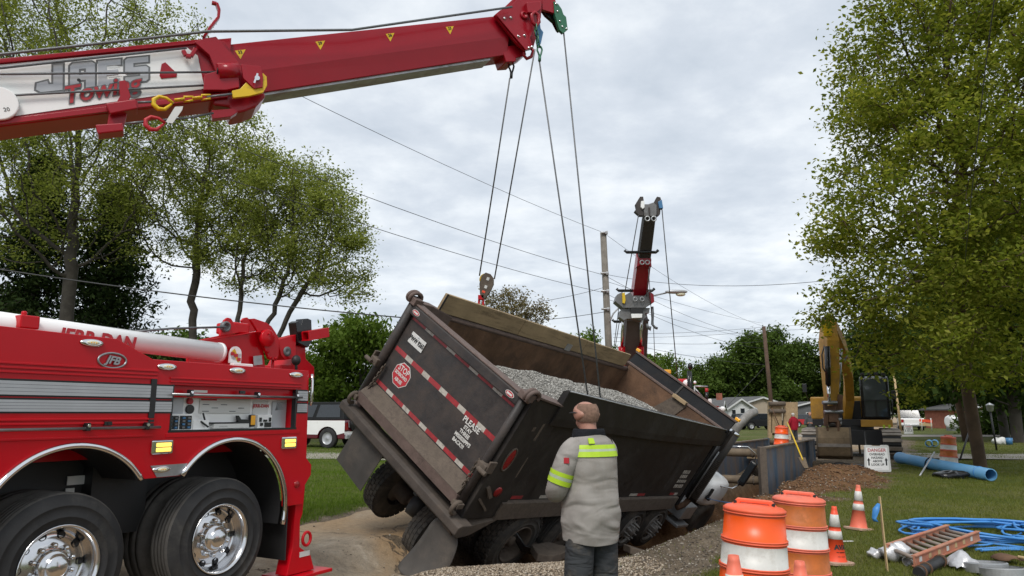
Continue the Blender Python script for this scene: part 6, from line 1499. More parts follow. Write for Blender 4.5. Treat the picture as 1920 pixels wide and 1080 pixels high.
    for s_ in (-1, 1):
        e1 = (s_ * 0.12, 0.245, 1.13) if hands_front else (s_ * 0.288, 0.075, 0.93)
        P = [(s_ * 0.13, -0.005, 1.40), (s_ * 0.178, -0.008, 1.375), (s_ * 0.222, 0.005, 1.28), (s_ * 0.250, 0.025, 1.19), (s_ * 0.262, 0.05, 1.115), (s_ * 0.225, 0.12, 1.09), (s_ * 0.17, 0.18, 1.11), e1]
        if detail and s_ > 0: P = [(0.12, 0.0, 1.40), (0.165, 0.012, 1.375), (0.172, 0.06, 1.29), (0.168, 0.11, 1.21), (0.160, 0.15, 1.14), (0.15, 0.19, 1.11), (0.13, 0.23, 1.12), (0.10, 0.28, 1.14)]
        if not hands_front: P = P[:5] + [(s_ * 0.28, 0.05, 1.05), (s_ * 0.285, 0.065, 0.98), e1]
        sleeve(P, [0.074, 0.082, 0.080, 0.077, 0.074, 0.068, 0.062, 0.055], 'sleeve', shirt, 2 if detail else 1)
        if detail:
            for m_, f0, f1 in (('lime', 0.0, 0.34), ('silverband', 0.34, 0.6), ('lime', 0.6, 1.0)):
                a, c = Vector(P[2]).lerp(Vector(P[3]), 0.4), Vector(P[3]).lerp(Vector(P[4]), 0.3)
                sleeve([a.lerp(c, f0), a.lerp(c, f1)], [0.0815, 0.0795], 'sleeve_band', m_, 0)
    if detail:
        for z0, z1, m_ in ((1.388, 1.415, 'lime'), (1.372, 1.388, 'silverband'), (1.338, 1.372, 'lime')):
            def at_(z):
                for i in range(len(prof) - 1):
                    if prof[i][0] <= z <= prof[i + 1][0]:
                        f = (z - prof[i][0]) / (prof[i + 1][0] - prof[i][0]); return prof[i][1] + f * (prof[i + 1][1] - prof[i][1]), prof[i][2] + f * (prof[i + 1][2] - prof[i][2])
            mb = MB(); mb.loft([ring(z, at_(z)[0] * 0.995 + 0.004, at_(z)[1] * 0.995 + 0.005, -0.005) for z in (z0, (z0 + z1) / 2, z1)], caps=False); mb.build('back_band', MT[m_], o, sub=1)
        for s_ in (-1,):
            mb = MB(); mb.poly([M @ Vector((s_ * (0.055 + dx), -0.098 - 0.02 * k, 1.455 - 0.035 * k)) for dx, k in ((0, 0), (0.045, 0), (0.05, 1), (0, 1))], M.to_3x3() @ Vector((0, -0.006, 0.004))); mb.build('shoulder_band', MT['lime'], o)
        mb = MB(); mb.box(M @ Vector((-0.258, -0.066, 1.318)), (0.036, 0.010, 0.036), M.to_3x3() @ Matrix.Rotation(-0.9, 3, 'Z')); fl = mb.build('sleeve_patch', MT['redink'], o)
        mb = MB(); mb.box(M @ Vector((-0.252, -0.073, 1.328)), (0.016, 0.010, 0.016), M.to_3x3() @ Matrix.Rotation(-0.9, 3, 'Z')); mb.build('patch_field', MT['blue'], fl)
    mb = MB(); mb.loft([ring(z, rx, ry, 0.015) for z, rx, ry in ((1.435, 0.128, 0.108), (1.47, 0.118, 0.104), (1.518, 0.108, 0.098), (1.522, 0.098, 0.09), (1.47, 0.088, 0.08))], caps=False); mb.build('collar', MT['blackcloth' if detail else shirt], o, sub=1)
    for s_ in (-1, 1):
        mb = MB(); P = [(s_ * 0.095, 0.0, 0.90), (s_ * 0.10, 0.0, 0.80), (s_ * 0.11, 0.012, 0.62), (s_ * 0.115, 0.018, 0.48), (s_ * 0.118, 0.0, 0.30), (s_ * 0.12, -0.01, 0.09)]
        mb.tube([M @ Vector(p) for p in P], [0.092, 0.098, 0.097, 0.092, 0.088, 0.085], 18, caps=False); mb.build('trouser_leg', MT[trousers], o, sub=2 if detail else 1)
        mb = MB(); mb.loft([[M @ Vector((s_ * 0.125 + 0.052 * k * math.cos(a), 0.06 + 0.14 * k * math.sin(a), z)) for a in [2 * PI * j / 16 for j in range(16)]] for z, k in ((-0.0, 1.0), (0.03, 1.03), (0.07, 0.9), (0.11, 0.5))]); mb.build('boot', MT['rust'], o, sub=1)
    # hair: close-cropped cap over the back and sides
    mb = MB(); rows = []
    for i in range(9):
        ph = 0.27 * PI + 0.42 * PI * i / 8
        rows.append([M @ Vector((0.0835 * math.sin(ph) * math.cos(a), 0.034 + 0.099 * math.sin(ph) * math.sin(a), 1.618 + 0.098 * math.cos(ph))) for a in [PI * 0.93 + PI * 1.14 * j / 20 for j in range(21)]])
    mb.loft(rows, closed=False, caps=False)
    if not detail:
        mb.ell(M @ Vector((0, 0.02, 1.645)), (0.086, 0.10, 0.075), 14, 8)
    mb.build('hair', MT[hair], o)
    if detail:
        mb = MB(); mb.tube([M @ Vector(p) for p in ((-0.088, 0.02, 1.622), (-0.09, 0.07, 1.625), (-0.082, 0.125, 1.622), (0, 0.15, 1.622), (0.082, 0.125, 1.622), (0.088, 0.02, 1.622))], 0.005, 6); mb.build('glasses', MT['black'], o)
        for s_ in (-1, 1):
            mb = MB(); mb.ell(M @ Vector((s_ * 0.034, 0.122, 1.615)), (0.012, 0.012, 0.010), 8, 6); mb.build('eye', MT['label'], o)
        mb = MB(); mb.ell(M @ Vector((0, 0.118, 1.545)), (0.025, 0.008, 0.006), 10, 6); mb.build('mouth', MT['redcloth'], o)
    return o
pm = at(1103, 775, 5.05)
person(TR(pm.x + 0.01, 5.05, 0.0) @ rotz(0.55) @ Matrix.Diagonal((0.95, 0.98, 1.0, 1)), 'worker seen from behind in a grey shirt with lime reflective bands', 'shirt', 'jeans', 'hair', True)
q = at(1487, 775, 41); person(TR(q.x, 41, -0.08) @ rotz(0.3), 'distant person in a red jacket and white cap walking past the trench', 'redcloth', 'jeans', 'hairgrey', False, hands_front=False)
q = at(1519, 775, 38); person(TR(q.x, 38, -0.02) @ rotz(2.6), 'distant person in a dark grey top standing beside the excavator track', 'greycloth', 'greycloth', 'hair', False)

# ================================================================== traffic drums and cones
def make_drum(label, m_):
    o = thing('traffic_drum', label, 'traffic drum', Matrix.Identity(4), 'orange traffic drums')
    zs = [(0.285, 0.04, 0), (0.29, 0.10, 0)]; prof = []; mi = []
    bands = [(0.10, 0.25, 1), (0.29, 0.455, 0), (0.495, 0.645, 1), (0.685, 0.85, 0)]
    def R_(z): return 0.275 - 0.055 * (z / 0.85)
    prof = [(0.30, 0.02), (0.30, 0.045), (0.285, 0.05)]
    for k, (z0, z1, c) in enumerate(bands):
        prof += [(R_(z0) + 0.004, z0 - 0.012), (R_(z0) + 0.012, z0 - 0.008), (R_(z0) + 0.012, z0 - 0.001), (R_(z0), z0), (R_(z1), z1), (R_(z1) - 0.0, z1 + 0.012), (R_(z1) + 0.010, z1 + 0.015), (R_(z1) + 0.010, z1 + 0.021)]
    prof += [(R_(0.87), 0.876), (R_(0.87) + 0.010, 0.880), (R_(0.87) + 0.011, 0.896), (R_(0.87) - 0.012, 0.912), (0.13, 0.928), (0.0, 0.932)]
    mis = []
    for i in range(len(prof) - 1):
        zc = (prof[i][1] + prof[i + 1][1]) / 2; c = 0
        for z0, z1, cc in bands:
            if z0 - 1e-6 <= prof[i][1] and prof[i + 1][1] <= z1 + 1e-6: c = 1 if cc else 2
        mis.append(c)
    mb = MB(); mb.lathe(prof, (0, 0, 0), (0, 0, 1), 48, mis=mis); mb.build('barrel', m_, o)
    mb = MB(); mb.lathe([(0.0, 0.0), (0.40, 0.0), (0.42, 0.02), (0.41, 0.05), (0.31, 0.055)], (0, 0, 0), (0, 0, 1), 32); mb.build('base_ring', MT['black'], o)
    mb = MB(); mb.poly([(-0.20, -0.022, 0.88), (-0.125, -0.022, 0.965), (0.125, -0.022, 0.965), (0.20, -0.022, 0.88), (0.12, -0.022, 0.905), (0.10, -0.022, 0.935), (-0.10, -0.022, 0.935), (-0.12, -0.022, 0.905)], (0, 0.044, 0)); h = mb.build('handle', m_[0], o, bevel=0.008)
    for s_ in (-1, 1):
        mb = MB(); mb.cyl((s_ * 0.138, -0.03, 0.935), (s_ * 0.138, 0.03, 0.935), 0.013, 10); mb.build('bolt_hole', MT['ink'], h)
    return o
MT['drumorange'] = mat('drum_orange_plastic', (0.86, 0.125, 0.05), 0.5, var=0.08, vs=4, dirt=(0.62, 0.17, 0.10), ds=4, damt=0.3)
MT['orangebright'] = mat('orange_sheeting', (0.90, 0.10, 0.006), 0.35, var=0.06, vs=8)
d1 = make_drum('front bright orange and white traffic drum nearest the camera', [MT['drumorange'], MT['sheet'], MT['orangebright']])
q = atz(1400, 1150, 0.0)
def drum_at(px, py_top, Y, tilt=0.0, rz=0.0, z=0.0, s=1.0):
    c = at(px, py_top, Y); g = float(hgt(c.x, Y)); return TR(c.x, Y, g + z) @ Matrix.Rotation(tilt, 4, 'Y') @ rotz(rz) @ Matrix.Scale(s, 4)
d1.matrix_world = drum_at(1401, 950, 5.75, 0.06, -0.42)
d2 = make_drum('second traffic drum with faded pink top and worn orange bands', [MT['orangefade'], MT['sheet'], MT['orangedark']])
d2.matrix_world = drum_at(1489, 950, 6.55, 0.05, -0.5, 0.02, 0.95)
d3 = dup(d2, drum_at(1775, 830, 24.8, 0.08, 0.2), 'traffic drum standing behind the blue pipe beside the tree'); d4 = dup(d1, drum_at(1462, 800, 21.5, 0.06, 0.3, 0.0), 'traffic drum perched on the trench box')
c = at(1462, 800, 23.2); d4.matrix_world = TR(c.x, 23.2, 0.42) @ Matrix.Rotation(0.07, 4, 'Y') @ Matrix.Scale(0.86, 4)
MT['conebase'] = mat('dirty_cone_base', (0.46, 0.30, 0.22), 0.7, var=0.15, vs=6, dirt=(0.3, 0.2, 0.13), ds=7, damt=0.4)
def make_cone(label, m_, letters=False, Hc=0.70):
    o = thing('traffic_cone', label, 'traffic cone', Matrix.Identity(4), 'orange traffic cones')
    def R_(z): return 0.135 - 0.105 * z / Hc
    cuts = [(0.025, 0), (0.10, 0), (0.30, 0), (0.40, 1), (0.45, 0), (0.60, 1), (0.685, 0)]
    pr = [(R_(0.025) + 0.012, 0.025)]; mis = []
    zz = [0.06, 0.30, 0.301, 0.40, 0.401, 0.45, 0.451, 0.60, 0.601, 0.67, Hc]
    for i, z in enumerate(zz):
        off = 0.003 if (0.30 < z < 0.4005 or 0.45 < z < 0.6005) else 0.0
        pr.append((R_(z) + off, z)); mis.append(1 if z in (0.40, 0.60) else 0)
    pr.append((R_(Hc) - 0.008, Hc)); mis.append(0); pr.append((R_(Hc) - 0.008, Hc - 0.05)); mis.append(0)
    mb = MB(); mb.lathe(pr, (0, 0, 0), (0, 0, 1), 32, mis=mis); cb = mb.build('cone_body', m_, o)
    mb = MB(); k = 0.18
    mb.loft([[(k * f * math.copysign(abs(math.cos(a)) ** 0.35, math.cos(a)), k * f * math.copysign(abs(math.sin(a)) ** 0.35, math.sin(a)), z) for a in [2 * PI * (j + 0.5) / 48 for j in range(48)]] for z, f in ((0.0, 1.0), (0.028, 1.0), (0.034, 0.97))], smooth=False); mb.build('cone_base', MT['conebase'], o)
    if letters:
        for t_, z, s_, b in (('AVA', 0.205, 0.075, 0.005), ('-- ---- --', 0.15, 0.036, 0.003), ('--- -----', 0.10, 0.036, 0.001)):
            tx = text('cone_lettering', t_, s_, (0, -R_(z) - 0.012, z), (1, 0, 0), (0, -R_(0) + R_(z) + 0.15, 1), MT['ink'], o, bold=b)
            me_ = tx.data
            for vv in me_.vertices:
                r0 = R_(vv.co.z) + 0.0025; vv.co.y = -math.sqrt(max(1e-6, r0 * r0 - vv.co.x ** 2))
    return o
c1 = make_cone('scuffed orange cone with black lettering beside the second drum', [MT['orange'], MT['sheet']], True)
def ground_at(px, py, dz=0.0):
    p = atz(px, py, 0.0)
    for _ in range(4): p = atz(px, py, float(hgt(p.x, p.y)) + dz)
    return p
def cone_m(px, py, s, rz, tilt=0.0):
    p = ground_at(px, py); return TR(p.x, p.y, p.z) @ rotz(rz) @ Matrix.Rotation(tilt, 4, 'Y') @ Matrix.Scale(s, 4)
c1.matrix_world = cone_m(1567, 1056, 0.86, 0.25, 0.05)
c2 = make_cone('tilted orange cone alone on the grass behind the lettered cone', [MT['orangefade'], MT['sheet']]); c2.matrix_world = cone_m(1610, 993, 0.88, 0.5, 0.10)
def cone_tip(px, py, Y, s): p = at(px, py, Y); g = float(hgt(p.x, Y)); k = (p.z - g) / 0.70; return TR(p.x, Y, g) @ Matrix.Scale(k, 4)
dup(c2, cone_tip(1375, 1041, 4.75, 1), 'cone tip poking up in front of the front drum'); dup(c2, cone_tip(1499, 1052, 4.9, 1), 'cone tip poking up in front of the second drum')

# ================================================================== trench box
MT['shield'] = mat('trench_shield_steel', (0.045, 0.085, 0.135), 0.7, var=0.35, vs=1.5, dirt=(0.24, 0.145, 0.07), ds=1.1, damt=0.62, bump=0.3, bs=25, streak=(1.2, 1.2, 0.35))
Pn = at(1431, 880, 17.3); Pn.z = -0.09; Pf = at(1523, 850, 26.0); Pf.z = -0.15
tbx = thing('trench_box', 'blue steel trench box caked with soil in the open trench', 'trench shield', TR(Pn.x, Pn.y, 0)); dirb = (Pf - Pn).normalized(); nb2 = Vector((dirb.y, -dirb.x, 0))
def tbeam(name, a, c, w_, h_, m_, par=tbx, bevel=0.01):
    mb = MB(); mb.beam(a, c, w_, h_); return mb.build(name, MT[m_], par, bevel=bevel)
for off, nm in ((0.0, 'r'), (-1.5, 'l')):
    o0 = nb2 * off
    p_ = tbeam('side_plate', Pn + o0 + Vector((0, 0, -0.15)), Pf + o0 + Vector((0, 0, -0.20)), 0.12, 2.1, 'shield')
    tbeam('plate_cap', Pn + o0 + Vector((0, 0, 0.91)), Pf + o0 + Vector((0, 0, 0.86)), 0.16, 0.05, 'dirtysteel', p_)
    tbeam('end_post', Pn + o0 + Vector((0, 0, -1.1)) - dirb * 0.06, Pn + o0 + Vector((0, 0, 0.95)) - dirb * 0.06, 0.20, 0.16, 'mud', p_)
    tbeam('end_post', Pf + o0 + Vector((0, 0, -1.1)), Pf + o0 + Vector((0, 0, 0.9)), 0.20, 0.16, 'shield', p_)
for s_, z in ((0.1, 0.18), (0.1, 0.80), (9.9, 0.2), (9.9, 0.75)):
    a = Pn + dirb * s_ + Vector((0, 0, z)); mb = MB(); mb.cyl(a - nb2 * 0.06, a - nb2 * 1.44, 0.095, 18); sp_ = mb.build('spreader_pipe', MT['dirtysteel'], tbx)
    for f in (0.02, 0.16): 
        mb = MB(); mb.cyl(a - nb2 * (0.06 + f), a - nb2 * (0.09 + f), 0.115, 18); mb.build('pipe_collar', MT['mud'], sp_)
mb = MB(); mb.beam(Pn + dirb * 6.2 + Vector((0, 0, 0.42)) + nb2 * -0.1, Pn + dirb * 6.2 + Vector((0, 0, 0.42)) - nb2 * 1.4, 1.3, 0.05); mb.build('walk_plank', MT['wood'], tbx)
# upright shield panels standing farther along the road
up = thing('spare_trench_panels', 'pair of tall muddy shield panels with round spreaders, upright beyond the trench', 'trench shield', TR(*at(1470, 810, 44)))
for a, b_, y0, y1 in ((1441, 1448, 752, 822), (1446, 1466, 760, 812), (1470, 1496, 754, 815)):
    mb = MB(); mb.poly([at(a, y1, 44), at(b_, y1, 44), at(b_, y0, 44), at(a, y0, 44)], (0, 0.2, 0)); mb.build('shield_panel', MT['wood'], up, bevel=0.01)
for y in (757, 771):
    mb = MB(); mb.cyl(at(1442, y, 43.9), at(1472, y, 43.9), 0.13, 14); mb.build('spreader_pipe', MT['mud'], up)
mb = MB(); mb.cyl(at(1447, 765, 43.8), at(1464, 805, 43.8), 0.03, 8); mb.build('brace', MT['rust'], up)
# yellow-handled shovel leaning on the box
def stick(name, label, cat, a, c, r, m_, n_=8):
    mb = MB(); mb.tube([a, Vector(a).lerp(Vector(c), 0.5), c], r, n_); o = mb.build(name, MT[m_]); return tag(o, label, cat)
sh = thing('shovel', 'yellow-handled shovel leaning against the trench box side', 'shovel', TR(*at(1507, 868, 20.6)))
mb = MB(); mb.tube([at(1476, 792, 22.6), at(1505, 862, 20.6)], 0.022, 8); mb.build('handle', MT['yellow'], sh)
mb = MB(); a, c = at(1503, 858, 20.7), at(1512, 878, 20.4); mb.beam(a, c, 0.2, 0.02, (0, 1, 0), w1=0.12); mb.build('blade', MT['dirtysteel'], sh)

# ================================================================== excavator
ex0 = at(1605, 852, 28.6)
ex = thing('excavator', 'large yellow tracked excavator with its bucket lowered beyond the trench box', 'excavator', TR(ex0.x, 28.6, 0))
MT['shoe'] = mat('worn_track_shoe', (0.30, 0.255, 0.21), 0.6, metal=0.3, var=0.3, vs=4)
MT['bucketsteel'] = mat('worn_bucket', (0.24, 0.165, 0.09), 0.65, var=0.3, vs=2, dirt=(0.11, 0.075, 0.045), ds=3, damt=0.45, bump=0.3)
EAZ = math.atan2(ex0.x, 28.6); EF = TR(ex0.x, 28.6, 0) @ rotz(-EAZ)
MT['cabglass'] = mat('cab_glass', (0.05, 0.06, 0.065), 0.05, spec=0.9)
def xbuild(mb, name, m_, par=ex, bevel=0.015): return mb.build(name, MT[m_], par, bevel=bevel)
def eb(name, m_, x0, x1, y0, y1, z0, z1, par=ex, bevel=0.015): mb = MB(EF); mb.bb(x0, x1, y0, y1, z0, z1); return mb.build(name, MT[m_], par, bevel=bevel)
for x in (-1.50, 1.22):
    hw = 0.31; yy0, yy1 = -1.6, 2.4; prof = [(yy0 + 0.45, 0.03), (yy1 - 0.45, 0.03), (yy1 - 0.1, 0.25), (yy1, 0.52), (yy1 - 0.1, 0.8), (yy1 - 0.45, 1.0), (yy0 + 0.45, 1.0), (yy0 + 0.1, 0.8), (yy0, 0.52), (yy0 + 0.1, 0.25)]
    tr_ = MB(EF); tr_.poly([(x - hw * 0.9, a, b) for a, b in prof], (hw * 1.8, 0, 0)); t_o = xbuild(tr_, 'track', 'black')
    L_ = []
    for i in range(len(prof)):
        a, b = Vector((0, *prof[i])), Vector((0, *prof[(i + 1) % len(prof)])); k = max(1, int((b - a).length / 0.17))
        for j in range(k): L_.append((a.lerp(b, (j + 0.5) / k), (b - a).normalized()))
    for p, d in L_:
        mb = MB(EF); n_ = d.cross(Vector((1, 0, 0))).normalized(); mb.beam(Vector((x - hw, 0, 0)) + p + n_ * 0.02, Vector((x + hw, 0, 0)) + p + n_ * 0.02, 0.13, 0.05, tuple(n_)); mb.build('track_shoe', MT['shoe'], t_o)
eb('undercarriage', 'black', -1.2, 0.95, -0.6, 1.6, 0.45, 1.0)
mb = MB(EF); mb.lathe([(0.8, 0.98), (0.8, 1.15)], (-0.1, 0.5, 0), (0, 0, 1), 28); xbuild(mb, 'slew_ring', 'black')
eb('house_deck', 'black', -1.45, 1.30, -0.3, 3.6, 1.15, 1.40)
eb('side_tank', 'catyellow', -1.48, -0.85, -0.3, 3.2, 1.40, 2.25, bevel=0.05)
eb('engine_cover', 'catyellow', -0.8, 1.2, 1.6, 3.9, 1.40, 2.3, bevel=0.08)
eb('step_guard', 'catyellow', 0.25, 1.32, -0.55, -0.32, 1.12, 1.38)
eb('boom_mount', 'black', -0.80, 0.30, 0.3, 1.2, 1.40, 2.1)
cx0, cx1 = 0.32, 1.30
mb = MB(EF); mb.poly([(cx0, -0.3, 1.41), (cx0, -0.4, 2.1), (cx0, -0.2, 2.95), (cx0, 0.0, 3.02), (cx0, 1.5, 3.02), (cx0, 1.5, 1.41)], (cx1 - cx0, 0, 0)); cab_ = xbuild(mb, 'cab', 'blackgloss', bevel=0.04)
mb = MB(EF); mb.poly([(cx0 + 0.1, -0.33, 1.5), (cx1 - 0.1, -0.33, 1.5), (cx1 - 0.1, -0.42, 2.1), (cx1 - 0.1, -0.23, 2.9), (cx0 + 0.1, -0.23, 2.9), (cx0 + 0.1, -0.42, 2.1)], (0, -0.015, 0)); mb.build('windscreen', MT['cabglass'], cab_)
for k in range(3): 
    mb = MB(EF); mb.beam((cx0 + 0.1 + 0.39 * k, -0.35, 1.5), (cx0 + 0.1 + 0.39 * k, -0.44, 2.1), 0.03, 0.03); mb.build('glazing_bar', MT['black'], cab_)
mb = MB(EF); mb.beam((cx0 + 0.1, -0.445, 2.1), (cx1 - 0.1, -0.445, 2.1), 0.03, 0.04); mb.build('glazing_bar', MT['black'], cab_)
for k in range(4):
    mb = MB(EF); mb.box((cx0 + 0.12 + k * 0.24, 0.0, 3.1), (0.14, 0.1, 0.12)); mb.build('work_lamp', MT['black'], cab_, bevel=0.02)
for x, z, par_ in ((cx1 + 0.14, 2.3, cab_), (-1.65, 2.6, ex)):
    mb = MB(EF); mb.box((x, -0.35, z), (0.16, 0.06, 0.32)); mb.cyl((x, -0.33, z - 0.1), (x * 0.93, -0.1, z - 0.5), 0.02, 6); mb.build('mirror', MT['blackgloss'], par_, bevel=0.02)
for x in (1.02, 1.2):
    mb = MB(EF); mb.box((x, -0.57, 1.14), (0.07, 0.02, 0.12)); mb.build('reflector', MT['lime'], ex)
for k in range(4):
    mb = MB(EF); mb.cyl((-0.75 + 0.2 * k, 0.25, 1.45), (-0.70 + 0.2 * k, 0.2, 2.0), 0.03, 8); mb.build('hydraulic_pipe', MT['steel'], ex)
mb = MB(EF); mb.tube([(1.32, -0.5, 1.4), (1.36, -0.55, 2.0), (1.36, -0.4, 2.2)], 0.02, 6); mb.build('grab_rail', MT['black'], ex)
# boom, stick and bucket
def xpath(pts): return [at(a, b, y) for a, b, y in pts]
bp = xpath([(1588, 785, 28.8), (1592, 735, 28.2), (1589, 692, 27.2), (1578, 648, 26.2), (1562, 610, 25.2)])
mb = MB(); mb.loft([[p + Vector((sx * wd_, 0, 0)) + Vector((0, 0.1, 0.9)).normalized() * (sz * ht_) for sx, sz in ((-1, -1), (1, -1), (1, 1), (-1, 1))] for p, wd_, ht_ in zip(bp, (0.15, 0.17, 0.17, 0.16, 0.13), (0.24, 0.34, 0.36, 0.28, 0.2))], smooth=False); bm_ = xbuild(mb, 'boom', 'catyellow', bevel=0.02)
st_ = xpath([(1551, 600, 24.7), (1554, 640, 24.5), (1557, 700, 24.3), (1559, 765, 24.2)])
mb = MB(); mb.loft([[p + Vector((sx * wd_, sy * dp, 0)) for sx, sy in ((-1, -1), (1, -1), (1, 1), (-1, 1))] for p, wd_, dp in zip(st_, (0.16, 0.21, 0.19, 0.15), (0.2, 0.35, 0.30, 0.18))], smooth=False); sk_ = xbuild(mb, 'stick', 'catyellow', bevel=0.02)
mb = MB(); p = at(1553, 597, 24.6); mb.box(p, (0.34, 0.3, 0.12)); mb.build('stick_nose', MT['black'], sk_)
p = at(1551, 618, 24.2); mb = MB(); mb.box(p, (0.28, 0.02, 0.42)); mb.build('nose_plate', MT['yellow'], sk_)
mb = MB(); mb.cyl(at(1551, 650, 23.95), at(1553, 722, 23.85), 0.085, 16); xbuild(mb, 'cylinder_barrel', 'blackgloss', sk_, 0)
mb = MB(); mb.cyl(at(1553, 720, 23.85), at(1555, 755, 23.85), 0.05, 14); xbuild(mb, 'cylinder_rod', 'chrome', sk_, 0)
mb = MB(); mb.cyl(at(1542, 755, 23.85), at(1569, 755, 23.85), 0.06, 12); mb.cyl(at(1545, 772, 23.9), at(1580, 772, 23.9), 0.055, 12); xbuild(mb, 'link_pins', 'steel', sk_, 0)
for a, c in (((1547, 755), (1549, 800)), ((1566, 755), (1572, 800)), ((1576, 740), (1572, 775))):
    mb = MB(); mb.beam(at(*a, 23.95), at(*c, 24.0), 0.09, 0.16); mb.build('link_arm', MT['rust'], sk_, bevel=0.01)
mb = MB(); mb.cyl(at(1577, 655, 25.5), at(1574, 715, 25.0), 0.05, 12); mb.cyl(at(1574, 715, 25.0), at(1573, 735, 25.0), 0.03, 10); xbuild(mb, 'bucket_cylinder', 'steel', bm_, 0)
for k in range(3):
    mb = MB(); mb.tube(xpath([(1548, 640 + 6 * k, 24.4), (1541 - k, 665, 24.3), (1543, 690 + 4 * k, 24.3), (1549, 700, 24.2)] if k == 0 else [(1566, 650 + 5 * k, 24.8), (1574 + 2 * k, 668, 25), (1583, 672 + 3 * k, 25.5), (1590, 665, 26)]), 0.022, 6); mb.build('hydraulic_hose', MT['black'], sk_)
mb = MB(); mb.beam(at(1558, 762, 24.1), at(1561, 792, 24.05), 0.30, 0.30); xbuild(mb, 'quick_coupler', 'rust')
bk = []
bc_ = at(1563, 820, 24.0); KF = TR(bc_.x, bc_.y, 0) @ rotz(-math.atan2(bc_.x, bc_.y))
bl, br = -0.47, 0.47
pr = [(-0.05, 1.18), (-0.28, 0.85), (-0.30, 0.55), (-0.18, 0.28), (0.2, 0.16), (0.55, 0.22), (0.68, 0.5), (0.62, 0.8), (0.3, 1.15)]
mb = MB(KF); mb.poly([(bl, a, b) for a, b in pr], (br - bl, 0, 0)); bkt = xbuild(mb, 'bucket', 'bucketsteel', bevel=0.03)
for x in (bl - 0.02, br + 0.02):
    mb = MB(KF); mb.poly([(x - 0.03, a, b) for a, b in pr], (0.06, 0, 0)); mb.build('bucket_cheek', MT['dirtysteel'], bkt)
mb = MB(KF); mb.beam((bl, -0.31, 0.62), (br, -0.31, 0.62), 0.03, 0.10); mb.build('wear_plate', MT['shoe'], bkt)
for x in (-0.16, 0.16):
    mb = MB(KF); mb.poly([(x - 0.03, -0.15, 1.0), (x - 0.03, -0.05, 1.45), (x - 0.03, 0.2, 1.5), (x - 0.03, 0.3, 1.1)], (0.06, 0, 0)); mb.build('bucket_ear', MT['rust'], bkt)
for z, y in ((1.42, 0.05), (1.3, 0.22)):
    mb = MB(KF); mb.cyl((-0.28, y, z), (0.28, y, z), 0.05, 12); mb.build('bucket_pin', MT['steel'], bkt)
for k in range(5):
    x = bl + (br - bl) * (k + 0.5) / 5; mb = MB(KF); mb.beam((x, 0.6, 0.35), (x, 0.85, 0.6), 0.09, 0.07, w1=0.04, h1=0.03); mb.build('bucket_tooth', MT['steel'], bkt)

# ================================================================== second wrecker behind the dump truck
w2 = thing('recovery_wrecker', 'second wrecker behind the dump truck with a tall grey and red boom', 'tow truck', TR(4.6, 25, 0))
def wb(mb, name, m_, par=w2, bevel=0.008): return mb.build(name, MT[m_], par, bevel=bevel)
W2F = TR(4.3, 23.5, 0) @ rotz(-math.radians(24))
mb = MB(W2F); mb.bb(-1.25, 1.25, 0, 6.5, 0.75, 1.9); wb(mb, 'deck_body', 'red')
for y in (1.0, 2.4, 8.6):
    for x in (-1.05, 1.05):
        mb = MB(W2F); mb.cyl((x - 0.16, y, 0.52), (x + 0.16, y, 0.52), 0.52, 28); wb(mb, 'tyre', 'tyre', bevel=0.03)
mb = MB(W2F); mb.bb(-1.2, 1.2, 6.6, 8.2, 0.6, 1.55); cb2 = wb(mb, 'cab', 'red', bevel=0.15)
mb = MB(W2F); mb.bb(-1.0, 1.0, 8.2, 9.8, 0.6, 1.4); wb(mb, 'hood', 'red', bevel=0.15)
p = at(1283, 713, 29.5); mb = MB(); mb.box(p - Vector((0.1, 0, 0.35)), (0.6, 0.5, 0.8)); wb(mb, 'roof_fairing', 'red', bevel=0.1)
p = at(1288, 719, 28.5); mb = MB(); mb.ell(p, (0.16, 0.16, 0.15), 14, 10); wb(mb, 'beacon', 'white', bevel=0)
p = at(1272, 700, 27); mb = MB(); mb.box(at(1250, 697, 25), (0.28, 0.15, 0.14)); wb(mb, 'amber_lamp', 'amber', bevel=0.03)
mb = MB(); mb.cyl(at(1297, 760, 28.2), at(1294, 696, 28.2), 0.06, 12); mb.cyl(at(1292, 745, 28.3), at(1291, 695, 28.3), 0.06, 12); mb.ell(at(1294, 687, 28.2), (0.10, 0.1, 0.14), 12, 8); wb(mb, 'exhaust_stack', 'blackgloss', bevel=0)
mb = MB(); mb.cyl(at(1302, 724, 28), at(1327, 725, 28), 0.03, 8); mb.cyl(at(1302, 724, 28), at(1303, 745, 28), 0.03, 8); mb.cyl(at(1303, 728, 28), at(1318, 745, 28), 0.025, 8); wb(mb, 'handrail', 'galv', bevel=0)
p = at(1303, 717, 28); mb = MB(); mb.ell(p, (0.06, 0.06, 0.06), 10, 8); wb(mb, 'lamp_globe', 'white', bevel=0)
mb = MB(); mb.cyl(at(1325, 752, 27.5), at(1325, 735, 27.5), 0.06, 12); wb(mb, 'marker_post', 'blackgloss', bevel=0)
mb = MB(); mb.cyl(at(1325, 735, 27.5), at(1325, 728, 27.5), 0.062, 12); wb(mb, 'marker_cap', 'redink', bevel=0)
p = at(1355, 767, 27); mb = MB(); mb.ell(p, (0.11, 0.1, 0.1), 12, 8); mb.cyl(at(1340, 765, 27), at(1352, 766, 27), 0.03, 8); wb(mb, 'mirror_globe', 'white', bevel=0)
p = at(1331, 752, 27.3); mb = MB(); mb.box(p, (0.12, 0.1, 0.16)); wb(mb, 'side_lamp', 'white', bevel=0.02)
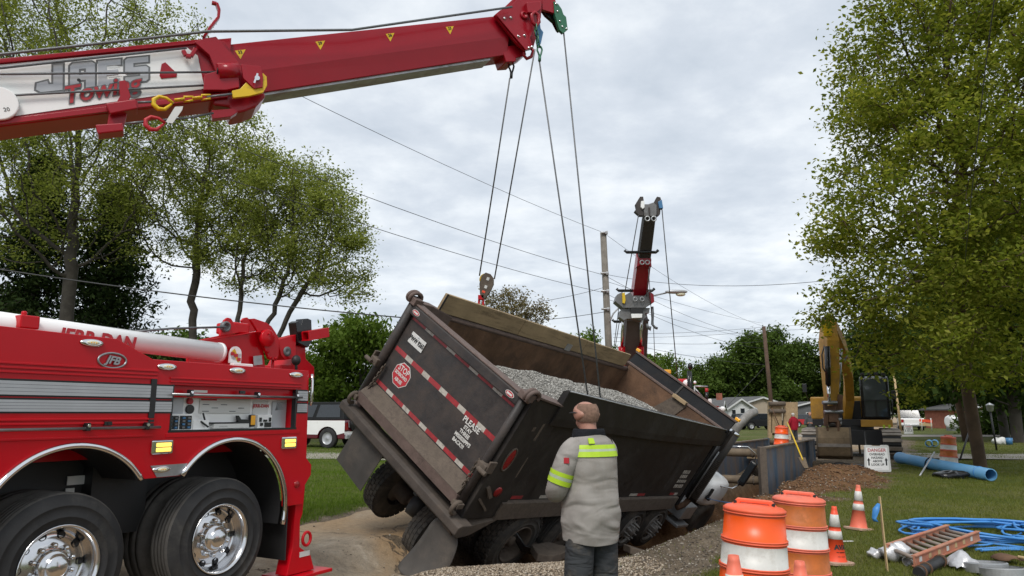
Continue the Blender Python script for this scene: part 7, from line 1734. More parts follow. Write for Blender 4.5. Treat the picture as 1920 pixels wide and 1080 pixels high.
def bsec(a, ya, wa, c, yc, wc, name, m_, depth=0.5):
    A_, C_ = at(*a, ya), at(*c, yc); ax = (C_ - A_).normalized(); sd_ = Vector((1, 0, 0)); sd_ = (sd_ - ax * sd_.dot(ax)).normalized(); nn_ = ax.cross(sd_)
    mb = MB(); mb.loft([[p + sd_ * (i * w_ / 2) + nn_ * (j * w_ * depth) for i, j in ((-1, -1), (1, -1), (1, 1), (-1, 1))] for p, w_ in ((A_, wa), (C_, wc))], smooth=False)
    return wb(mb, name, m_)
K = lambda Y: Y / FPX
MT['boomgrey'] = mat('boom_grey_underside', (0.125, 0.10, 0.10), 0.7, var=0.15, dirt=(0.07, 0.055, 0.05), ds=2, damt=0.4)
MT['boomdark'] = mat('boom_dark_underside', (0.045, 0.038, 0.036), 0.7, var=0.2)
b1 = bsec((1186, 690), 24.2, 44 * K(24.2), (1193, 590), 22.8, 40 * K(22.8), 'boom_base', 'boomgrey')
b2 = bsec((1195, 575), 22.7, 27 * K(22.7), (1207, 480), 21.3, 26 * K(21.3), 'boom_middle', 'redboom')
b3 = bsec((1206, 490), 21.4, 23 * K(21.4), (1217, 405), 20.2, 22 * K(20.2), 'boom_tip', 'boomdark')
def w2poly(pts, Y, th, m_, name, par): mb = MB(); mb.poly([at(a, b, Y) for a, b in pts], (0, th, 0)); return wb(mb, name, m_, par)
z6 = zo(1140, 500, 6.35)
w2poly(z6([(85, 410), (110, 330), (170, 300), (200, 340), (270, 300), (290, 345), (440, 345), (490, 280), (545, 330), (550, 420), (500, 450), (440, 490), (180, 490)]), 21.9, 0.5, 'midgrey', 'collar', b1)
w2poly(z6([(130, 600), (150, 520), (180, 490), (450, 490), (500, 490), (490, 550), (440, 560), (460, 600), (400, 645), (310, 620), (230, 620), (190, 640)]), 22.0, 0.4, 'midgrey', 'collar_skirt', b1)
w2poly(z6([(270, 495), (420, 495), (415, 560), (275, 560)]), 21.86, 0.1, 'ink', 'collar_port', b1)
w2poly(z6([(275, 560), (412, 560), (405, 608), (285, 612)]), 21.84, 0.1, 'white', 'collar_lamp', b1)
w2poly(z6([(170, 315), (200, 305), (210, 400), (200, 440), (175, 430)]), 21.8, 0.1, 'yellow', 'rope_guide', b1)
w2poly(z6([(490, 300), (545, 330), (552, 420), (520, 440), (505, 400)]), 21.8, 0.1, 'redboom', 'rope_guide', b1)
def rings(name, pts, Y, r, par, m_='galv'):
    for a, b in pts:
        p = at(a, b, Y); mb = MB(); mb.tube([p + Vector((r * math.cos(t), 0, r * math.sin(t))) for t in [2 * PI * k / 16 for k in range(16)]], r * 0.3, 6, closed=True); wb(mb, name, m_, par, 0)
rings('roller', [(1191, 561), (1204, 561)], 21.8, 0.06, b1); rings('roller', [(1204, 492), (1214, 492)], 21.0, 0.06, b2); rings('roller', [(1214, 410), (1226, 410)], 19.9, 0.065, b3)
w2poly([(1196, 482), (1220, 482), (1222, 500), (1216, 497), (1200, 497), (1194, 500)], 21.1, 0.35, 'redboom', 'mid_bracket', b2)
for y, x0, x1, Y in ((473, 1171, 1234, 20.9), (545, 1156, 1227, 22.2), (603, 1148, 1216, 23.2)):
    mb = MB(); mb.tube([at(x0, y - 4, Y), at(x0 + 4, y, Y), at(x1 - 4, y, Y), at(x1, y - 4, Y)], 0.045, 8); wb(mb, 'cross_bar', 'blackgloss', b1, 0)
z5 = zo(1160, 360, 7.714)
w2poly(z5([(360, 215), (380, 175), (430, 175), (500, 150), (550, 190), (550, 330), (520, 350), (370, 350)]), 20.0, 0.35, 'midgrey', 'boom_head', b3)
for pts, m_ in (([(310, 65), (355, 65), (365, 130), (360, 340), (300, 340), (230, 275), (260, 240), (245, 170)], 'boomdark'), ([(555, 65), (605, 75), (620, 130), (600, 320), (560, 350), (545, 200), (500, 170)], 'boomdark'), ([(325, 130), (375, 125), (375, 220), (350, 245), (320, 215)], 'white'), ([(570, 140), (625, 110), (645, 235), (590, 235)], 'blue')):
    w2poly(z5(pts), 19.95 if m_ != 'boomdark' else 20.02, 0.18, m_, 'sheave_cheek', b3)
w2poly(z5([(430, 220), (440, 340), (460, 340), (455, 220)]), 19.93, 0.03, 'boomdark', 'head_rib', b3)
for a in (1170, 1205):
    mb = MB(); mb.cyl(at(a - 4, 690, 23.2), at(a - 4, 650, 23.0), 0.11, 16); wb(mb, 'lift_cylinder', 'red', w2, 0)
    mb = MB(); mb.cyl(at(a - 4, 652, 23.0), at(a - 2, 598, 22.4), 0.05, 12); wb(mb, 'cylinder_rod', 'chrome', w2, 0)
for a, ya, c, yc, r in (((1197, 404), 20, (1172, 546), 22, 0.014), ((1241, 390), 20, (1271, 715), 23, 0.016), ((1218, 500), 21, (1208, 590), 22.5, 0.012), ((1216, 505), 21, (1222, 600), 22, 0.012), ((1224, 575), 22, (1228, 680), 23, 0.012), ((1161, 570), 22.3, (1150, 660), 23.5, 0.012), ((1166, 575), 22.3, (1152, 660), 23.5, 0.012), ((1215, 605), 23, (1208, 672), 23.6, 0.012)):
    mb = MB(); mb.tube([at(*a, ya), at(*c, yc)], r, 6); wb(mb, 'winch_cable', 'cable', w2, 0)
for pts in ([(1223, 575), (1224, 590), (1223, 608), (1228, 614), (1233, 616)], [(1213, 607), (1215, 617), (1218, 619), (1219, 612)]):
    mb = MB(); mb.tube([at(a, b, 22) for a, b in pts], 0.04, 8); wb(mb, 'chain_hook', 'cable', w2, 0)
# ================================================================== utility poles, wires, lamp
def pole(name, label, px, ytop, Y, r, m_, ybase=None, lean=0.0):
    top = at(px, ytop, Y); base = Vector((top.x + lean, Y, -0.1)); o = thing(name, label, 'utility pole', TR(*base))
    mb = MB(); mb.tube([base, base.lerp(top, 0.5), top], [r * 1.25, r * 1.1, r], 12); mb.build('post', MT[m_], o); return o, base, top
pA, pAb, pAt = pole('utility_pole', 'grey weathered utility pole beside the distant crane', 1131, 436, 32, 0.14, 'polewood', lean=0.25)
pB, pBb, pBt = pole('utility_pole', 'slim brown utility pole beside the upright shield panels', 1432, 612, 56, 0.14, 'polebrown', lean=0.3)
pC, pCb, pCt = pole('utility_pole', 'dark pole on the lawn left of the maple trunk', 1783, 690, 44, 0.17, 'polebrown', lean=0.5)
pD, pDb, pDt = pole('utility_pole', 'thin pale pole beyond the white pickup', 1676, 700, 70, 0.09, 'lath', lean=0.2)
for z, w_ in ((pAt.z - 0.05, 0.12), (pAt.z - 1.9, 0.18), (pAt.z - 2.7, 0.18), (pAt.z - 3.5, 0.18)):
    mb = MB(); mb.box((pAt.x + 0.12, 31.85, z), (0.12, 0.16, 0.14)); mb.cyl((pAt.x - w_, 31.8, z), (pAt.x + w_, 31.8, z), 0.045, 10); mb.build('insulator', MT['galv'], pA, bevel=0.01)
mb = MB(); mb.tube([at(1139, 612, 31.9), at(1150, 588, 31.9), at(1163, 574, 31.9), at(1190, 562, 31.9), at(1250, 549, 31.9)], 0.035, 8); mb.build('lamp_arm', MT['galv'], pA)
mb = MB(); mb.add(*sup(*at(1268, 547, 31.9), 0.50, 0.16, 0.09, 20, 0.8), 0, True); lh = mb.build('street_lamp_head', MT['silver'], pA)
mb = MB(); mb.ell(at(1276, 552, 31.9), (0.22, 0.12, 0.09), 14, 8); mb.build('lamp_lens', MT['lens'], lh)
def wire(name, label, pts, r=0.012, sag=0.0, m_='cable', cat='wire', n_=14):
    P = []
    for i in range(len(pts) - 1):
        a, c = Vector(pts[i]), Vector(pts[i + 1])
        for k in range(n_): f = k / n_; P.append(a.lerp(c, f) - Vector((0, 0, sag * 4 * f * (1 - f))))
    P.append(Vector(pts[-1])); mb = MB(); mb.tube(P, r, 5); return tag(mb.build(name, MT[m_]), label, cat)
du = (pBt - pAt); far_l = pAt - du * 1.15; far_l.z = pAt.z + 0.6
MT['wire'] = mat('power_line', (0.05, 0.05, 0.053), 0.7)
W_ = lambda lab, pts, r=0.012, sag=0.3: wire('power_line', lab, pts, r * 0.72, sag, 'wire')
W_('topmost thin power line running up left from the grey pole top', [far_l, pAt, pBt], 0.011, 0.5)
for k, (z, lab) in enumerate(((1.95, 'second power line from the left reaching the grey pole'), (2.75, 'third power line from the left reaching the grey pole'))):
    W_(lab, [far_l - Vector((0, 0, z)), pAt - Vector((0, 0, z)), pBt - Vector((0, 0, 0.9 + 0.8 * k))], 0.013, 0.5)
W_('sagging power line from the grey pole to the maple', [pAt - Vector((0, 0, 1.9)), at(1560, 525, 24)], 0.013, 0.35)
W_('dark cable crossing low in front of the left trees', [at(-40, 499, 27), at(760, 596, 29)], 0.036, 0.15)
W_('continuation of the dark cable behind the dump bed to the grey pole', [at(760, 596, 29), pAt - Vector((0, 0, 3.6))], 0.018, 0.3)
W_('upper of two level wires crossing the far brown pole', [at(1150, 626, 50), at(1432, 613, 56), at(1700, 590, 60)], 0.016, 0.15)
W_('lower of two level wires crossing the far brown pole', [at(1150, 633, 50), at(1433, 620, 56), at(1700, 602, 60)], 0.016, 0.15)
W_('wire below the crossing pair, reaching the far brown pole', [at(1150, 640, 50), at(1434, 640, 56), at(1700, 615, 60)], 0.016, 0.2)
W_('slack wire from the distant crane to the middle of the brown pole', [at(1180, 645, 45), at(1435, 684, 56)], 0.018, 0.2)
W_('thin wire fanning right from the grey pole, upper', [pAt - Vector((0, 0, 2.2)), at(1430, 606, 70)], 0.012, 0.2)
W_('thin wire fanning right from the grey pole, lower', [pAt - Vector((0, 0, 3.0)), at(1440, 640, 70)], 0.012, 0.2)
W_('short wire rising left from the grey pole', [at(1010, 566, 30), pAt - Vector((0, 0, 2.5))], 0.014, 0.05)
W_('thick black cable hanging down through the maple crown', [at(1872, -60, 9), at(1845, 150, 11), at(1818, 400, 15), at(1803, 560, 20)], 0.011, 0.0)
W_('guy wire slanting down left of the far brown pole', [at(1432, 690, 56), at(1365, 760, 56)], 0.02, 0.0)
# black lamp post and guard stake on the right lawn
lp = thing('lamp_post', 'thin black yard lamp post on the right lawn', 'lamp post', TR(*at(1880, 840, 34)))
b0 = at(1868, 836, 34); b0.z = -0.05; t0 = at(1857, 772, 34); mb = MB(); mb.tube([b0, t0], 0.04, 8); mb.build('post', MT['black'], lp)
mb = MB(); mb.lathe([(0.05, 0), (0.13, 0.05), (0.16, 0.28), (0.19, 0.30), (0.0, 0.42)], t0, (0, 0, 1), 8); mb.build('lantern', MT['galv'], lp)
stick('prop_stake', 'black stake slanting against the lawn left of the maple trunk', 'stake', at(1800, 862, 24.5), at(1820, 800, 25.5), 0.03, 'black')
# ================================================================== houses and parked vehicles
MT['siding'] = mat('white_siding', (0.62, 0.63, 0.63), 0.7, var=0.05); MT['tansiding'] = mat('tan_siding', (0.42, 0.35, 0.27), 0.8, var=0.06); MT['roofgrey'] = mat('grey_shingles', (0.10, 0.10, 0.10), 0.9, var=0.2, vs=2); MT['brick'] = mat('red_brick', (0.32, 0.11, 0.07), 0.9, var=0.2, vs=3); MT['greysiding'] = mat('grey_siding', (0.12, 0.125, 0.13), 0.8)
def house(label, M, W, D, Hw, Hr, wall, win=(), chimney=False, ridge='y', name='house'):
    o = thing(name, label, 'house', M)
    def b(mb, nm, m_, par=o, bevel=0): mb.frame = M; return mb.build(nm, MT[m_], par, bevel=bevel)
    mb = MB(); mb.poly([(-W / 2, 0, 0), (W / 2, 0, 0), (W / 2, 0, Hw), (0, 0, Hw + Hr), (-W / 2, 0, Hw)], (0, D, 0)); wl = b(mb, 'wall', wall)
    for s_ in (-1, 1):
        mb = MB(); n_ = Vector((-s_ * Hr, 0, W / 2)).normalized() * 0.0
        mb.poly([(0, -0.35, Hw + Hr + 0.02), (s_ * (W / 2 + 0.45), -0.35, Hw - 0.45 * Hr / (W / 2) + 0.02), (s_ * (W / 2 + 0.45), -0.35, Hw - 0.45 * Hr / (W / 2) + 0.17), (0, -0.35, Hw + Hr + 0.19)], (0, D + 0.7, 0)); rf = b(mb, 'roof', 'roofgrey')
        mb = MB(); mb.beam((0, -0.37, Hw + Hr + 0.0), (s_ * (W / 2 + 0.45), -0.37, Hw - 0.45 * Hr / (W / 2)), 0.05, 0.22); b(mb, 'bargeboard', 'siding', rf)
    if chimney:
        mb = MB(); mb.bb(-W * 0.3 - 0.3, -W * 0.3 + 0.3, D * 0.4, D * 0.4 + 0.6, Hw, Hw + Hr + 0.9); b(mb, 'chimney', 'brick')
    for x, z, w_, h_ in win:
        mb = MB(); mb.bb(x - w_ / 2 - 0.08, x + w_ / 2 + 0.08, -0.05, -0.01, z - 0.08, z + h_ + 0.08); f = b(mb, 'window', 'siding')
        mb = MB(); mb.bb(x - w_ / 2, x + w_ / 2, -0.06, -0.051, z, z + h_); b(mb, 'pane', 'glass', f)
        mb = MB(); mb.bb(x - w_ / 2, x + w_ / 2, -0.075, -0.061, z + h_ / 2 - 0.03, z + h_ / 2 + 0.03); b(mb, 'glazing_bar', 'siding', f)
    for k in range(int(Hw / 0.28)):
        mb = MB(); mb.bb(-W / 2 - 0.01, W / 2 + 0.01, -0.012, -0.002, 0.28 * k, 0.28 * k + 0.02); b(mb, 'siding_board', wall, wl)
    return o
q = at(1389, 775, 105); house('white gabled house with grey roof beyond the dump truck nose', TR(q.x, 105, 0) @ rotz(0.35), 4.2, 7.0, 2.4, 1.2, 'siding', ((0.3, 0.9, 0.7, 1.4), (-1.2, 0.9, 0.6, 1.2)), True)
q = at(1430, 775, 108); house('tan house with a broad low gable beyond the white house', TR(q.x, 108, 0) @ rotz(0.3), 9.5, 9.0, 2.6, 1.3, 'tansiding', ((-1.5, 1.0, 0.9, 1.2),))
q = at(1520, 775, 110); house('dark grey house left of the excavator', TR(q.x, 110, 0) @ rotz(-0.1), 6.5, 7.0, 2.4, 0.8, 'greysiding', ((0.5, 1.2, 2.2, 0.5),))
q = at(1355, 775, 100); house('small grey-roofed garage beside the white house', TR(q.x, 100, 0) @ rotz(1.2), 4.5, 5.0, 2.2, 1.0, 'siding', ())
q = at(1850, 775, 78); house('red brick house glimpsed behind the maple trunk', TR(q.x, 78, 0) @ rotz(0.1), 5.5, 6, 2.0, 0.5, 'brick', ((-1.0, 0.8, 0.9, 1.0),))
def car(label, M, L_, W, Hb, Hr_, body, roof=None, kind='suv', cat='car', name='parked_car', lower=None):
    o = thing(name, label, cat, M)
    def b(mb, nm, m_, par=o, bevel=0.0): mb.frame = M; return mb.build(nm, MT[m_], par, bevel=bevel)
    wr_ = 0.36 * Hb / 1.0; zb = wr_ * 0.95
    def side(y): return [(-L_ / 2, y, zb), (-L_ / 2, y, Hb * 0.92), (-L_ / 2 + 0.15, y, Hb), (L_ / 2 - 0.3, y, Hb * 0.96), (L_ / 2, y, Hb * 0.82), (L_ / 2, y, zb)]
    arch = []
    for cx in (L_ / 2 - 0.85, -L_ / 2 + 0.95):
        arch += [(cx + wr_ * 1.2 * math.cos(a), zb + wr_ * 1.15 * math.sin(a)) for a in [PI * k / 10 for k in range(11)]]
    base = [(-L_ / 2, zb), (-L_ / 2, Hb * 0.92), (-L_ / 2 + 0.1, Hb), (L_ / 2 - 0.3, Hb * 0.96), (L_ / 2, Hb * 0.82), (L_ / 2, zb)] + arch
    mb = MB(); mb.poly([(x, -W / 2, z) for x, z in base], (0, W, 0)); bd = b(mb, 'body', body, bevel=0.04)
    if kind == 'pickup': gh = [(-0.3, Hb), (0.0, Hr_), (1.2, Hr_), (1.75, Hb)]
    else: gh = [(-L_ / 2 + 0.1, Hb - 0.02), (-L_ / 2 + 0.25, Hr_), (L_ * 0.12, Hr_), (L_ * 0.26, Hb - 0.02)]
    mb = MB(); mb.loft([[(x, s_ * W / 2 * (0.96 if z < Hb + 0.01 else 0.82), z) for x, z in gh] for s_ in (-1, 1)], smooth=False); b(mb, 'greenhouse', roof or 'glass', bevel=0.04)
    xm = (gh[0][0] + gh[3][0]) / 2
    for s_ in (-1, 1):
        for a, c in ((0.06, 0.46), (0.52, 0.92)):
            mb = MB(); f = lambda u, t: (gh[0][0] + (gh[3][0] - gh[0][0]) * u * (1 - t) + t * ((gh[1][0] - gh[0][0]) + (gh[2][0] - gh[1][0]) * u), s_ * (W / 2 * (0.96 - 0.14 * t) + 0.006), Hb + (Hr_ - Hb) * t)
            mb.poly([f(a, 0.15), f(c, 0.15), f(c, 0.85), f(a, 0.85)], (0, s_ * 0.006, 0)); b(mb, 'side_window', 'glass')
        for cx in (L_ / 2 - 0.85, -L_ / 2 + 0.95):
            mb = MB(); mb.lathe([(0.0, -0.22), (wr_, -0.22), (wr_, -0.02), (wr_ * 0.85, 0.0), (wr_ * 0.6, 0.0)], (cx, s_ * (W / 2 + 0.01), wr_), (0, s_, 0), 24); wh = b(mb, 'tyre', 'tyre')
            mb = MB(); mb.lathe([(wr_ * 0.6, 0.0), (wr_ * 0.5, -0.05), (wr_ * 0.2, -0.02), (0, 0.01)], (cx, s_ * (W / 2 + 0.01), wr_), (0, s_, 0), 20); b(mb, 'wheel_rim', 'silver', wh)
        mb = MB(); mb.box((-L_ / 2 - 0.005, s_ * (W / 2 - 0.14), Hb * 0.78), (0.03, 0.2, 0.3)); b(mb, 'tail_lamp', 'redlens')
        mb = MB(); mb.box((L_ / 2 + 0.0, s_ * (W / 2 - 0.2), Hb * 0.68), (0.03, 0.3, 0.16)); b(mb, 'headlamp', 'lens')
    for x in (-L_ / 2 - 0.06, L_ / 2 + 0.05):
        mb = MB(); mb.box((x, 0, zb + 0.1), (0.14, W * 0.98, 0.2)); b(mb, 'bumper', 'galv', bevel=0.03)
    if lower:
        for sd2 in (-1, 1):
          mb = MB(); mb.poly([(x, sd2 * (W / 2 + 0.004), z) for x, z in [(-L_ / 2, Hb * 0.56), (-L_ / 2, Hb * 0.98), (L_ / 2 - 0.1, Hb * 0.98), (L_ / 2 - 0.1, Hb * 0.56), (L_ / 2 - 0.85 + wr_ * 1.22, Hb * 0.56)] + [(L_ / 2 - 0.85 + wr_ * 1.25 * math.cos(a), zb + wr_ * 1.2 * math.sin(a)) for a in [0.35 + (PI - 0.7) * k / 8 for k in range(9)]] + [(-L_ / 2 + 0.95 + wr_ * 1.25 * math.cos(a), zb + wr_ * 1.2 * math.sin(a)) for a in [0.35 + (PI - 0.7) * k / 8 for k in range(9)]]], (0, sd2 * 0.012, 0)); b(mb, 'side_band', lower, bd)
        mb = MB(); mb.bb(-L_ / 2 - 0.012, -L_ / 2 + 0.0, -W / 2, W / 2, Hb * 0.5, Hb * 0.6); b(mb, 'rear_band', lower, bd)
        mb = MB(); mb.bb(-L_ / 2 - 0.014, -L_ / 2 + 0.0, -W / 2 + 0.28, W / 2 - 0.28, Hb * 0.74, Hb * 0.94); b(mb, 'tailgate_panel', 'silver', bd)
        mb = MB(); mb.lathe([(0.0, 0.16), (0.33, 0.16), (0.37, 0.1), (0.37, 0.0), (0, 0)], (-L_ / 2 - 0.02, 0.3, Hb * 0.9), (-1, 0, 0), 24); b(mb, 'spare_wheel_cover', 'black')
        mb = MB(); mb.box((-L_ / 2 + 0.55, W / 2 + 0.018, Hb * 0.78), (0.16, 0.006, 0.2)); b(mb, 'fuel_door', lower, bevel=0.01)
    return o
MT['maroon'] = mat('maroon_paint', (0.10, 0.006, 0.014), 0.3, coat=0.3); MT['cap'] = mat('dark_cap', (0.012, 0.013, 0.014), 0.6, spec=0.25)
# parked truck behind the wrecker: rear bumper towards the dump truck
q = at(648, 775, 33.8); hd_ = math.atan2(0.40, -0.92)
car('white and maroon sport utility with dark top parked on the driveway', TR(q.x, 33.8, 0.02) @ rotz(hd_) @ TR(2.35, -0.95, 0) @ Matrix.Scale(1.0, 4), 4.7, 1.95, 1.30, 2.12, 'maroon', 'cap', lower='white', cat='truck', name='sport_utility')
q = at(1705, 775, 74); car('white pickup truck far down the street', TR(q.x, 74, 0) @ rotz(math.radians(66)), 5.6, 2.0, 1.15, 1.95, 'white', None, 'pickup', 'pickup', 'pickup_truck')
q = at(1422, 775, 75); car('dark car parked between the white house and the brown pole', TR(q.x, 75, 0) @ rotz(0.2), 4.6, 1.9, 1.0, 1.6, 'cap')
q = at(1398, 775, 82); car('silver car parked in front of the white house', TR(q.x, 82, 0) @ rotz(0.9), 4.6, 1.9, 1.0, 1.55, 'silver')
q = at(1508, 775, 88); car('red car parked in front of the dark grey house', TR(q.x, 88, 0) @ rotz(0.1), 4.4, 1.8, 0.95, 1.5, 'redink')
q = at(1797, 775, 70); mb = MB(TR(q.x, 70, 0) @ rotz(0.15)); 
tk = thing('storage_tank', 'white horizontal storage tank on the far lawn', 'tank', mb.frame); mb.cyl((-1.2, 0, 0.85), (1.2, 0, 0.85), 0.6, 24); mb.build('vessel', MT['white'], tk, bevel=0.2)
for x in (-0.8, 0.8):
    mb = MB(tk.matrix_world.copy()); mb.frame = WORLD[tk.name]; mb.box((x, 0, 0.2), (0.3, 1.2, 0.5)); mb.build('saddle', MT['galv'], tk)
# ================================================================== signs
def danger_sign(label, px, py, Y, k=1.0):
    p = at(px, py, Y); g = float(hgt(p.x, Y)); M = TR(p.x, Y, g); s_ = thing('warning_sign', label, 'sign', M, 'overhead hazard signs')
    def w(x, y, z): return M @ Vector((x * k, y * k, z * k))
    mb = MB(); o_ = [(-0.36, 0.02), (0.36, 0.02), (0.38, 0.06), (0.36, 0.74), (0.33, 0.77), (0.14, 0.77), (0.12, 0.74), (-0.12, 0.74), (-0.14, 0.77), (-0.30, 0.77), (-0.33, 0.74), (-0.38, 0.06)]
    mb.poly([w(x, 0, z) for x, z in o_], (0, 0.05 * k, 0)); fr = mb.build('frame', MT['label'], s_, bevel=0.008)
    mb = MB(); mb.poly([w(x, -0.004, z) for x, z in ((-0.31, 0.08), (0.31, 0.08), (0.30, 0.70), (-0.30, 0.70))], (0, 0.003 * k, 0)); fc = mb.build('sign_face', MT['white'], s_)
    for t_, z, sz, m_ in (('DANGER', 0.625, 0.13, 'redink'), ('OVERHEAD', 0.51, 0.086, 'ink'), ('HAZARD', 0.415, 0.086, 'ink'), ('ABOVE', 0.32, 0.086, 'ink'), ('LOOK UP', 0.225, 0.086, 'ink')):
        text('sign_lettering', t_, sz * k, w(0, -0.006, z), (1, 0, 0), (0, 0, 1), MT[m_], fc, bold=0.0015 * k, sx=1.0)
    text('sign_small_print', '---- ------ --- ---', 0.036 * k, w(0, -0.006, 0.115), (1, 0, 0), (0, 0, 1), MT['ink'], fc)
    for s2 in (-1, 1):
        mb = MB(); mb.poly([w(s2 * 0.25 + x, -0.007, z) for x, z in ((-0.02, 0.20), (0.02, 0.20), (0.02, 0.34), (0.045, 0.34), (0, 0.42), (-0.045, 0.34), (-0.02, 0.34))], (0, 0.002, 0)); mb.build('arrow', MT['ink'], fc)
    mb = MB(); mb.tube([w(-0.26, 0.12, 0.0), w(-0.18, 0.25, 0.6), w(-0.10, 0.4, 1.15)], 0.022 * k, 6); mb.build('stand_leg', MT['black'], s_)
    mb = MB(); mb.tube([w(0.26, 0.5, 0.0), w(0.1, 0.4, 0.7)], 0.022 * k, 6); mb.build('stand_leg', MT['black'], s_)
    return s_
danger_sign('white danger overhead hazard sign on the lawn before the excavator', 1644, 850, 20.8, 0.97)
danger_sign('small distant danger sign in front of the white pickup', 1703, 800, 58, 0.95)
# barricade by the far pickup
bc = thing('barricade', 'striped timber barricade right of the white pickup', 'barricade', TR(*at(1738, 800, 68)))
for k in range(2):
    mb = MB(); mb.beam(at(1724, 788 + 7 * k, 68), at(1748, 790 + 7 * k, 68), 0.05, 0.25); mb.build('rail', MT['orange' if k == 0 else 'lath'], bc)
for px in (1727, 1745):
    mb = MB(); a = at(px, 784, 68); mb.cyl(a, (a.x, 68, 0), 0.05, 8); mb.build('leg', MT['sheet'], bc)
# ================================================================== lawn clutter
MT['bluepipe'] = mat('blue_pvc', (0.11, 0.30, 0.52), 0.45, var=0.1, vs=1.2, dirt=(0.20, 0.30, 0.38), ds=2, damt=0.3)
MT['bluehose'] = mat('blue_hose', (0.06, 0.25, 0.60), 0.4, var=0.12)
def pipe(name, label, a, c, R, ri, bell=False, group=None):
    o = thing(name, label, 'pipe', TR(*a), group); d = (Vector(c) - Vector(a)).normalized(); L_ = (Vector(c) - Vector(a)).length
    pr = [(ri, 0.0), (R, 0.0), (R, L_), (ri, L_), (ri, 0.0)]
    if bell: pr = [(ri, 0.0), (R, 0.0), (R, L_ - 0.35), (R * 1.16, L_ - 0.22), (R * 1.16, L_ - 0.02), (R * 1.1, L_), (ri * 1.05, L_), (ri, L_ - 0.3), (ri, 0.0)]
    mb = MB(); mb.lathe(pr, a, d, 36); mb.build('pipe_wall', MT['bluepipe'], o)
    return o, d
a, c = at(1857, 881, 18.9), at(1686, 858, 23.8); a.z = float(hgt(a.x, a.y)) + 0.17; c.z = float(hgt(c.x, c.y)) + 0.22
bpip, d = pipe('water_main_pipe', 'long light-blue plastic pipe lying on the lawn', a, c, 0.155, 0.135, True)
mb = MB(); mb.lathe([(0.157, -0.02), (0.164, -0.018), (0.164, 0.018), (0.157, 0.02)], Vector(a).lerp(c, 0.10), d, 36); mb.build('pipe_band', MT['bluehose'], bpip)
st2 = Vector(a).lerp(c, 0.60); mb = MB(); mb.tube([st2 + Vector((0.17 * math.cos(t), 0.03 * math.sin(2 * t), 0.17 * math.sin(t))) for t in [2 * PI * k / 20 for k in range(20)]], 0.02, 6, closed=True); tag(mb.build('webbing_strap', MT['blackcloth']), 'black strap looped round the blue pipe', 'strap')
stick('pry_bar', 'grey bar leaning across the blue pipe', 'bar', at(1724, 893, 19.8), at(1752, 848, 21.6), 0.022, 'galv')
for i, (px, py, Y, lab) in enumerate(((1741, 830, 36, 'left of two short blue pipe offcuts on the far lawn'), (1752, 831, 36.3, 'right of two short blue pipe offcuts on the far lawn'))):
    p = at(px, py, Y); p.z = 0.18; pipe('pipe_offcut', lab, p, p + Vector((0.55, 0.9, 0.0)), 0.16, 0.14, group='pipe offcuts')
def blob(name, label, cat, c, r, m_, seed, amp=0.35, nu=22, nv=14):
    r_ = random.Random(seed); mb = MB(); mb.ell(c, r, nu, nv); o_ = []
    for x, y, z in mb.v:
        v_ = Vector((x, y, z)) - Vector(c); f = 1 + amp * (math.sin(v_.x * 31 / (r[0] * 9) + seed) * math.cos(v_.y * 37 / (r[1] * 9) - seed) + 0.5 * math.sin((v_.x + v_.z) * 63 / (r[0] * 9))); o_.append(tuple(Vector(c) + v_ * f))
    mb.v = o_; return tag(mb.build(name, MT[m_]), label, cat)
MT['foil'] = mat('silver_wrap', (0.55, 0.55, 0.56), 0.35, metal=0.35, var=0.2, vs=10, bump=0.8, bs=14); MT['binbag'] = mat('black_plastic', (0.012, 0.012, 0.013), 0.25, bump=0.8, bs=14)
p = ground_at(1785, 896); blob('black_bag', 'crumpled black plastic bag before the blue pipe', 'bag', (p.x, p.y, p.z + 0.06), (0.42, 0.22, 0.12), 'binbag', 3)
p = ground_at(1578, 878); blob('black_sheet', 'crumpled black sheeting on the soil by the excavator bucket', 'sheeting', (p.x, p.y, p.z + 0.05), (0.5, 0.25, 0.1), 'binbag', 5)
p = ground_at(1893, 834); bkb = thing('bucket', 'blue bucket on the far right lawn', 'bucket', TR(*p)); mb = MB(TR(*p)); mb.lathe([(0.0, 0.0), (0.14, 0.0), (0.17, 0.36), (0.155, 0.36), (0.13, 0.03), (0, 0.03)], (0, 0, 0), (0, 0, 1), 20); mb.build('pail', MT['blue'], bkb)
mb = MB(TR(*p)); mb.tube([(-0.17, 0, 0.34), (-0.12, 0, 0.22), (0.12, -0.18, 0.2), (0.17, 0, 0.34)], 0.008, 6); mb.build('bail', MT['steel'], bkb)
p = ground_at(1874, 833); blob('feed_sack', 'pale lumpy sack left of the blue bucket', 'sack', (p.x, p.y, p.z + 0.15), (0.35, 0.25, 0.22), 'label', 6, 0.2)
p = ground_at(1613, 852); stk = thing('timber_stake', 'short timber stake standing beside the excavator bucket', 'stake', TR(*p)); mb = MB(TR(*p)); mb.beam((0, 0, -0.05), (-0.02, 0, 0.62), 0.06, 0.06); mb.build('shaft', MT['lath'], stk); mb = MB(TR(*p)); mb.beam((-0.02, 0, 0.6), (-0.03, 0, 0.76), 0.13, 0.07); mb.build('head', MT['lath'], stk)
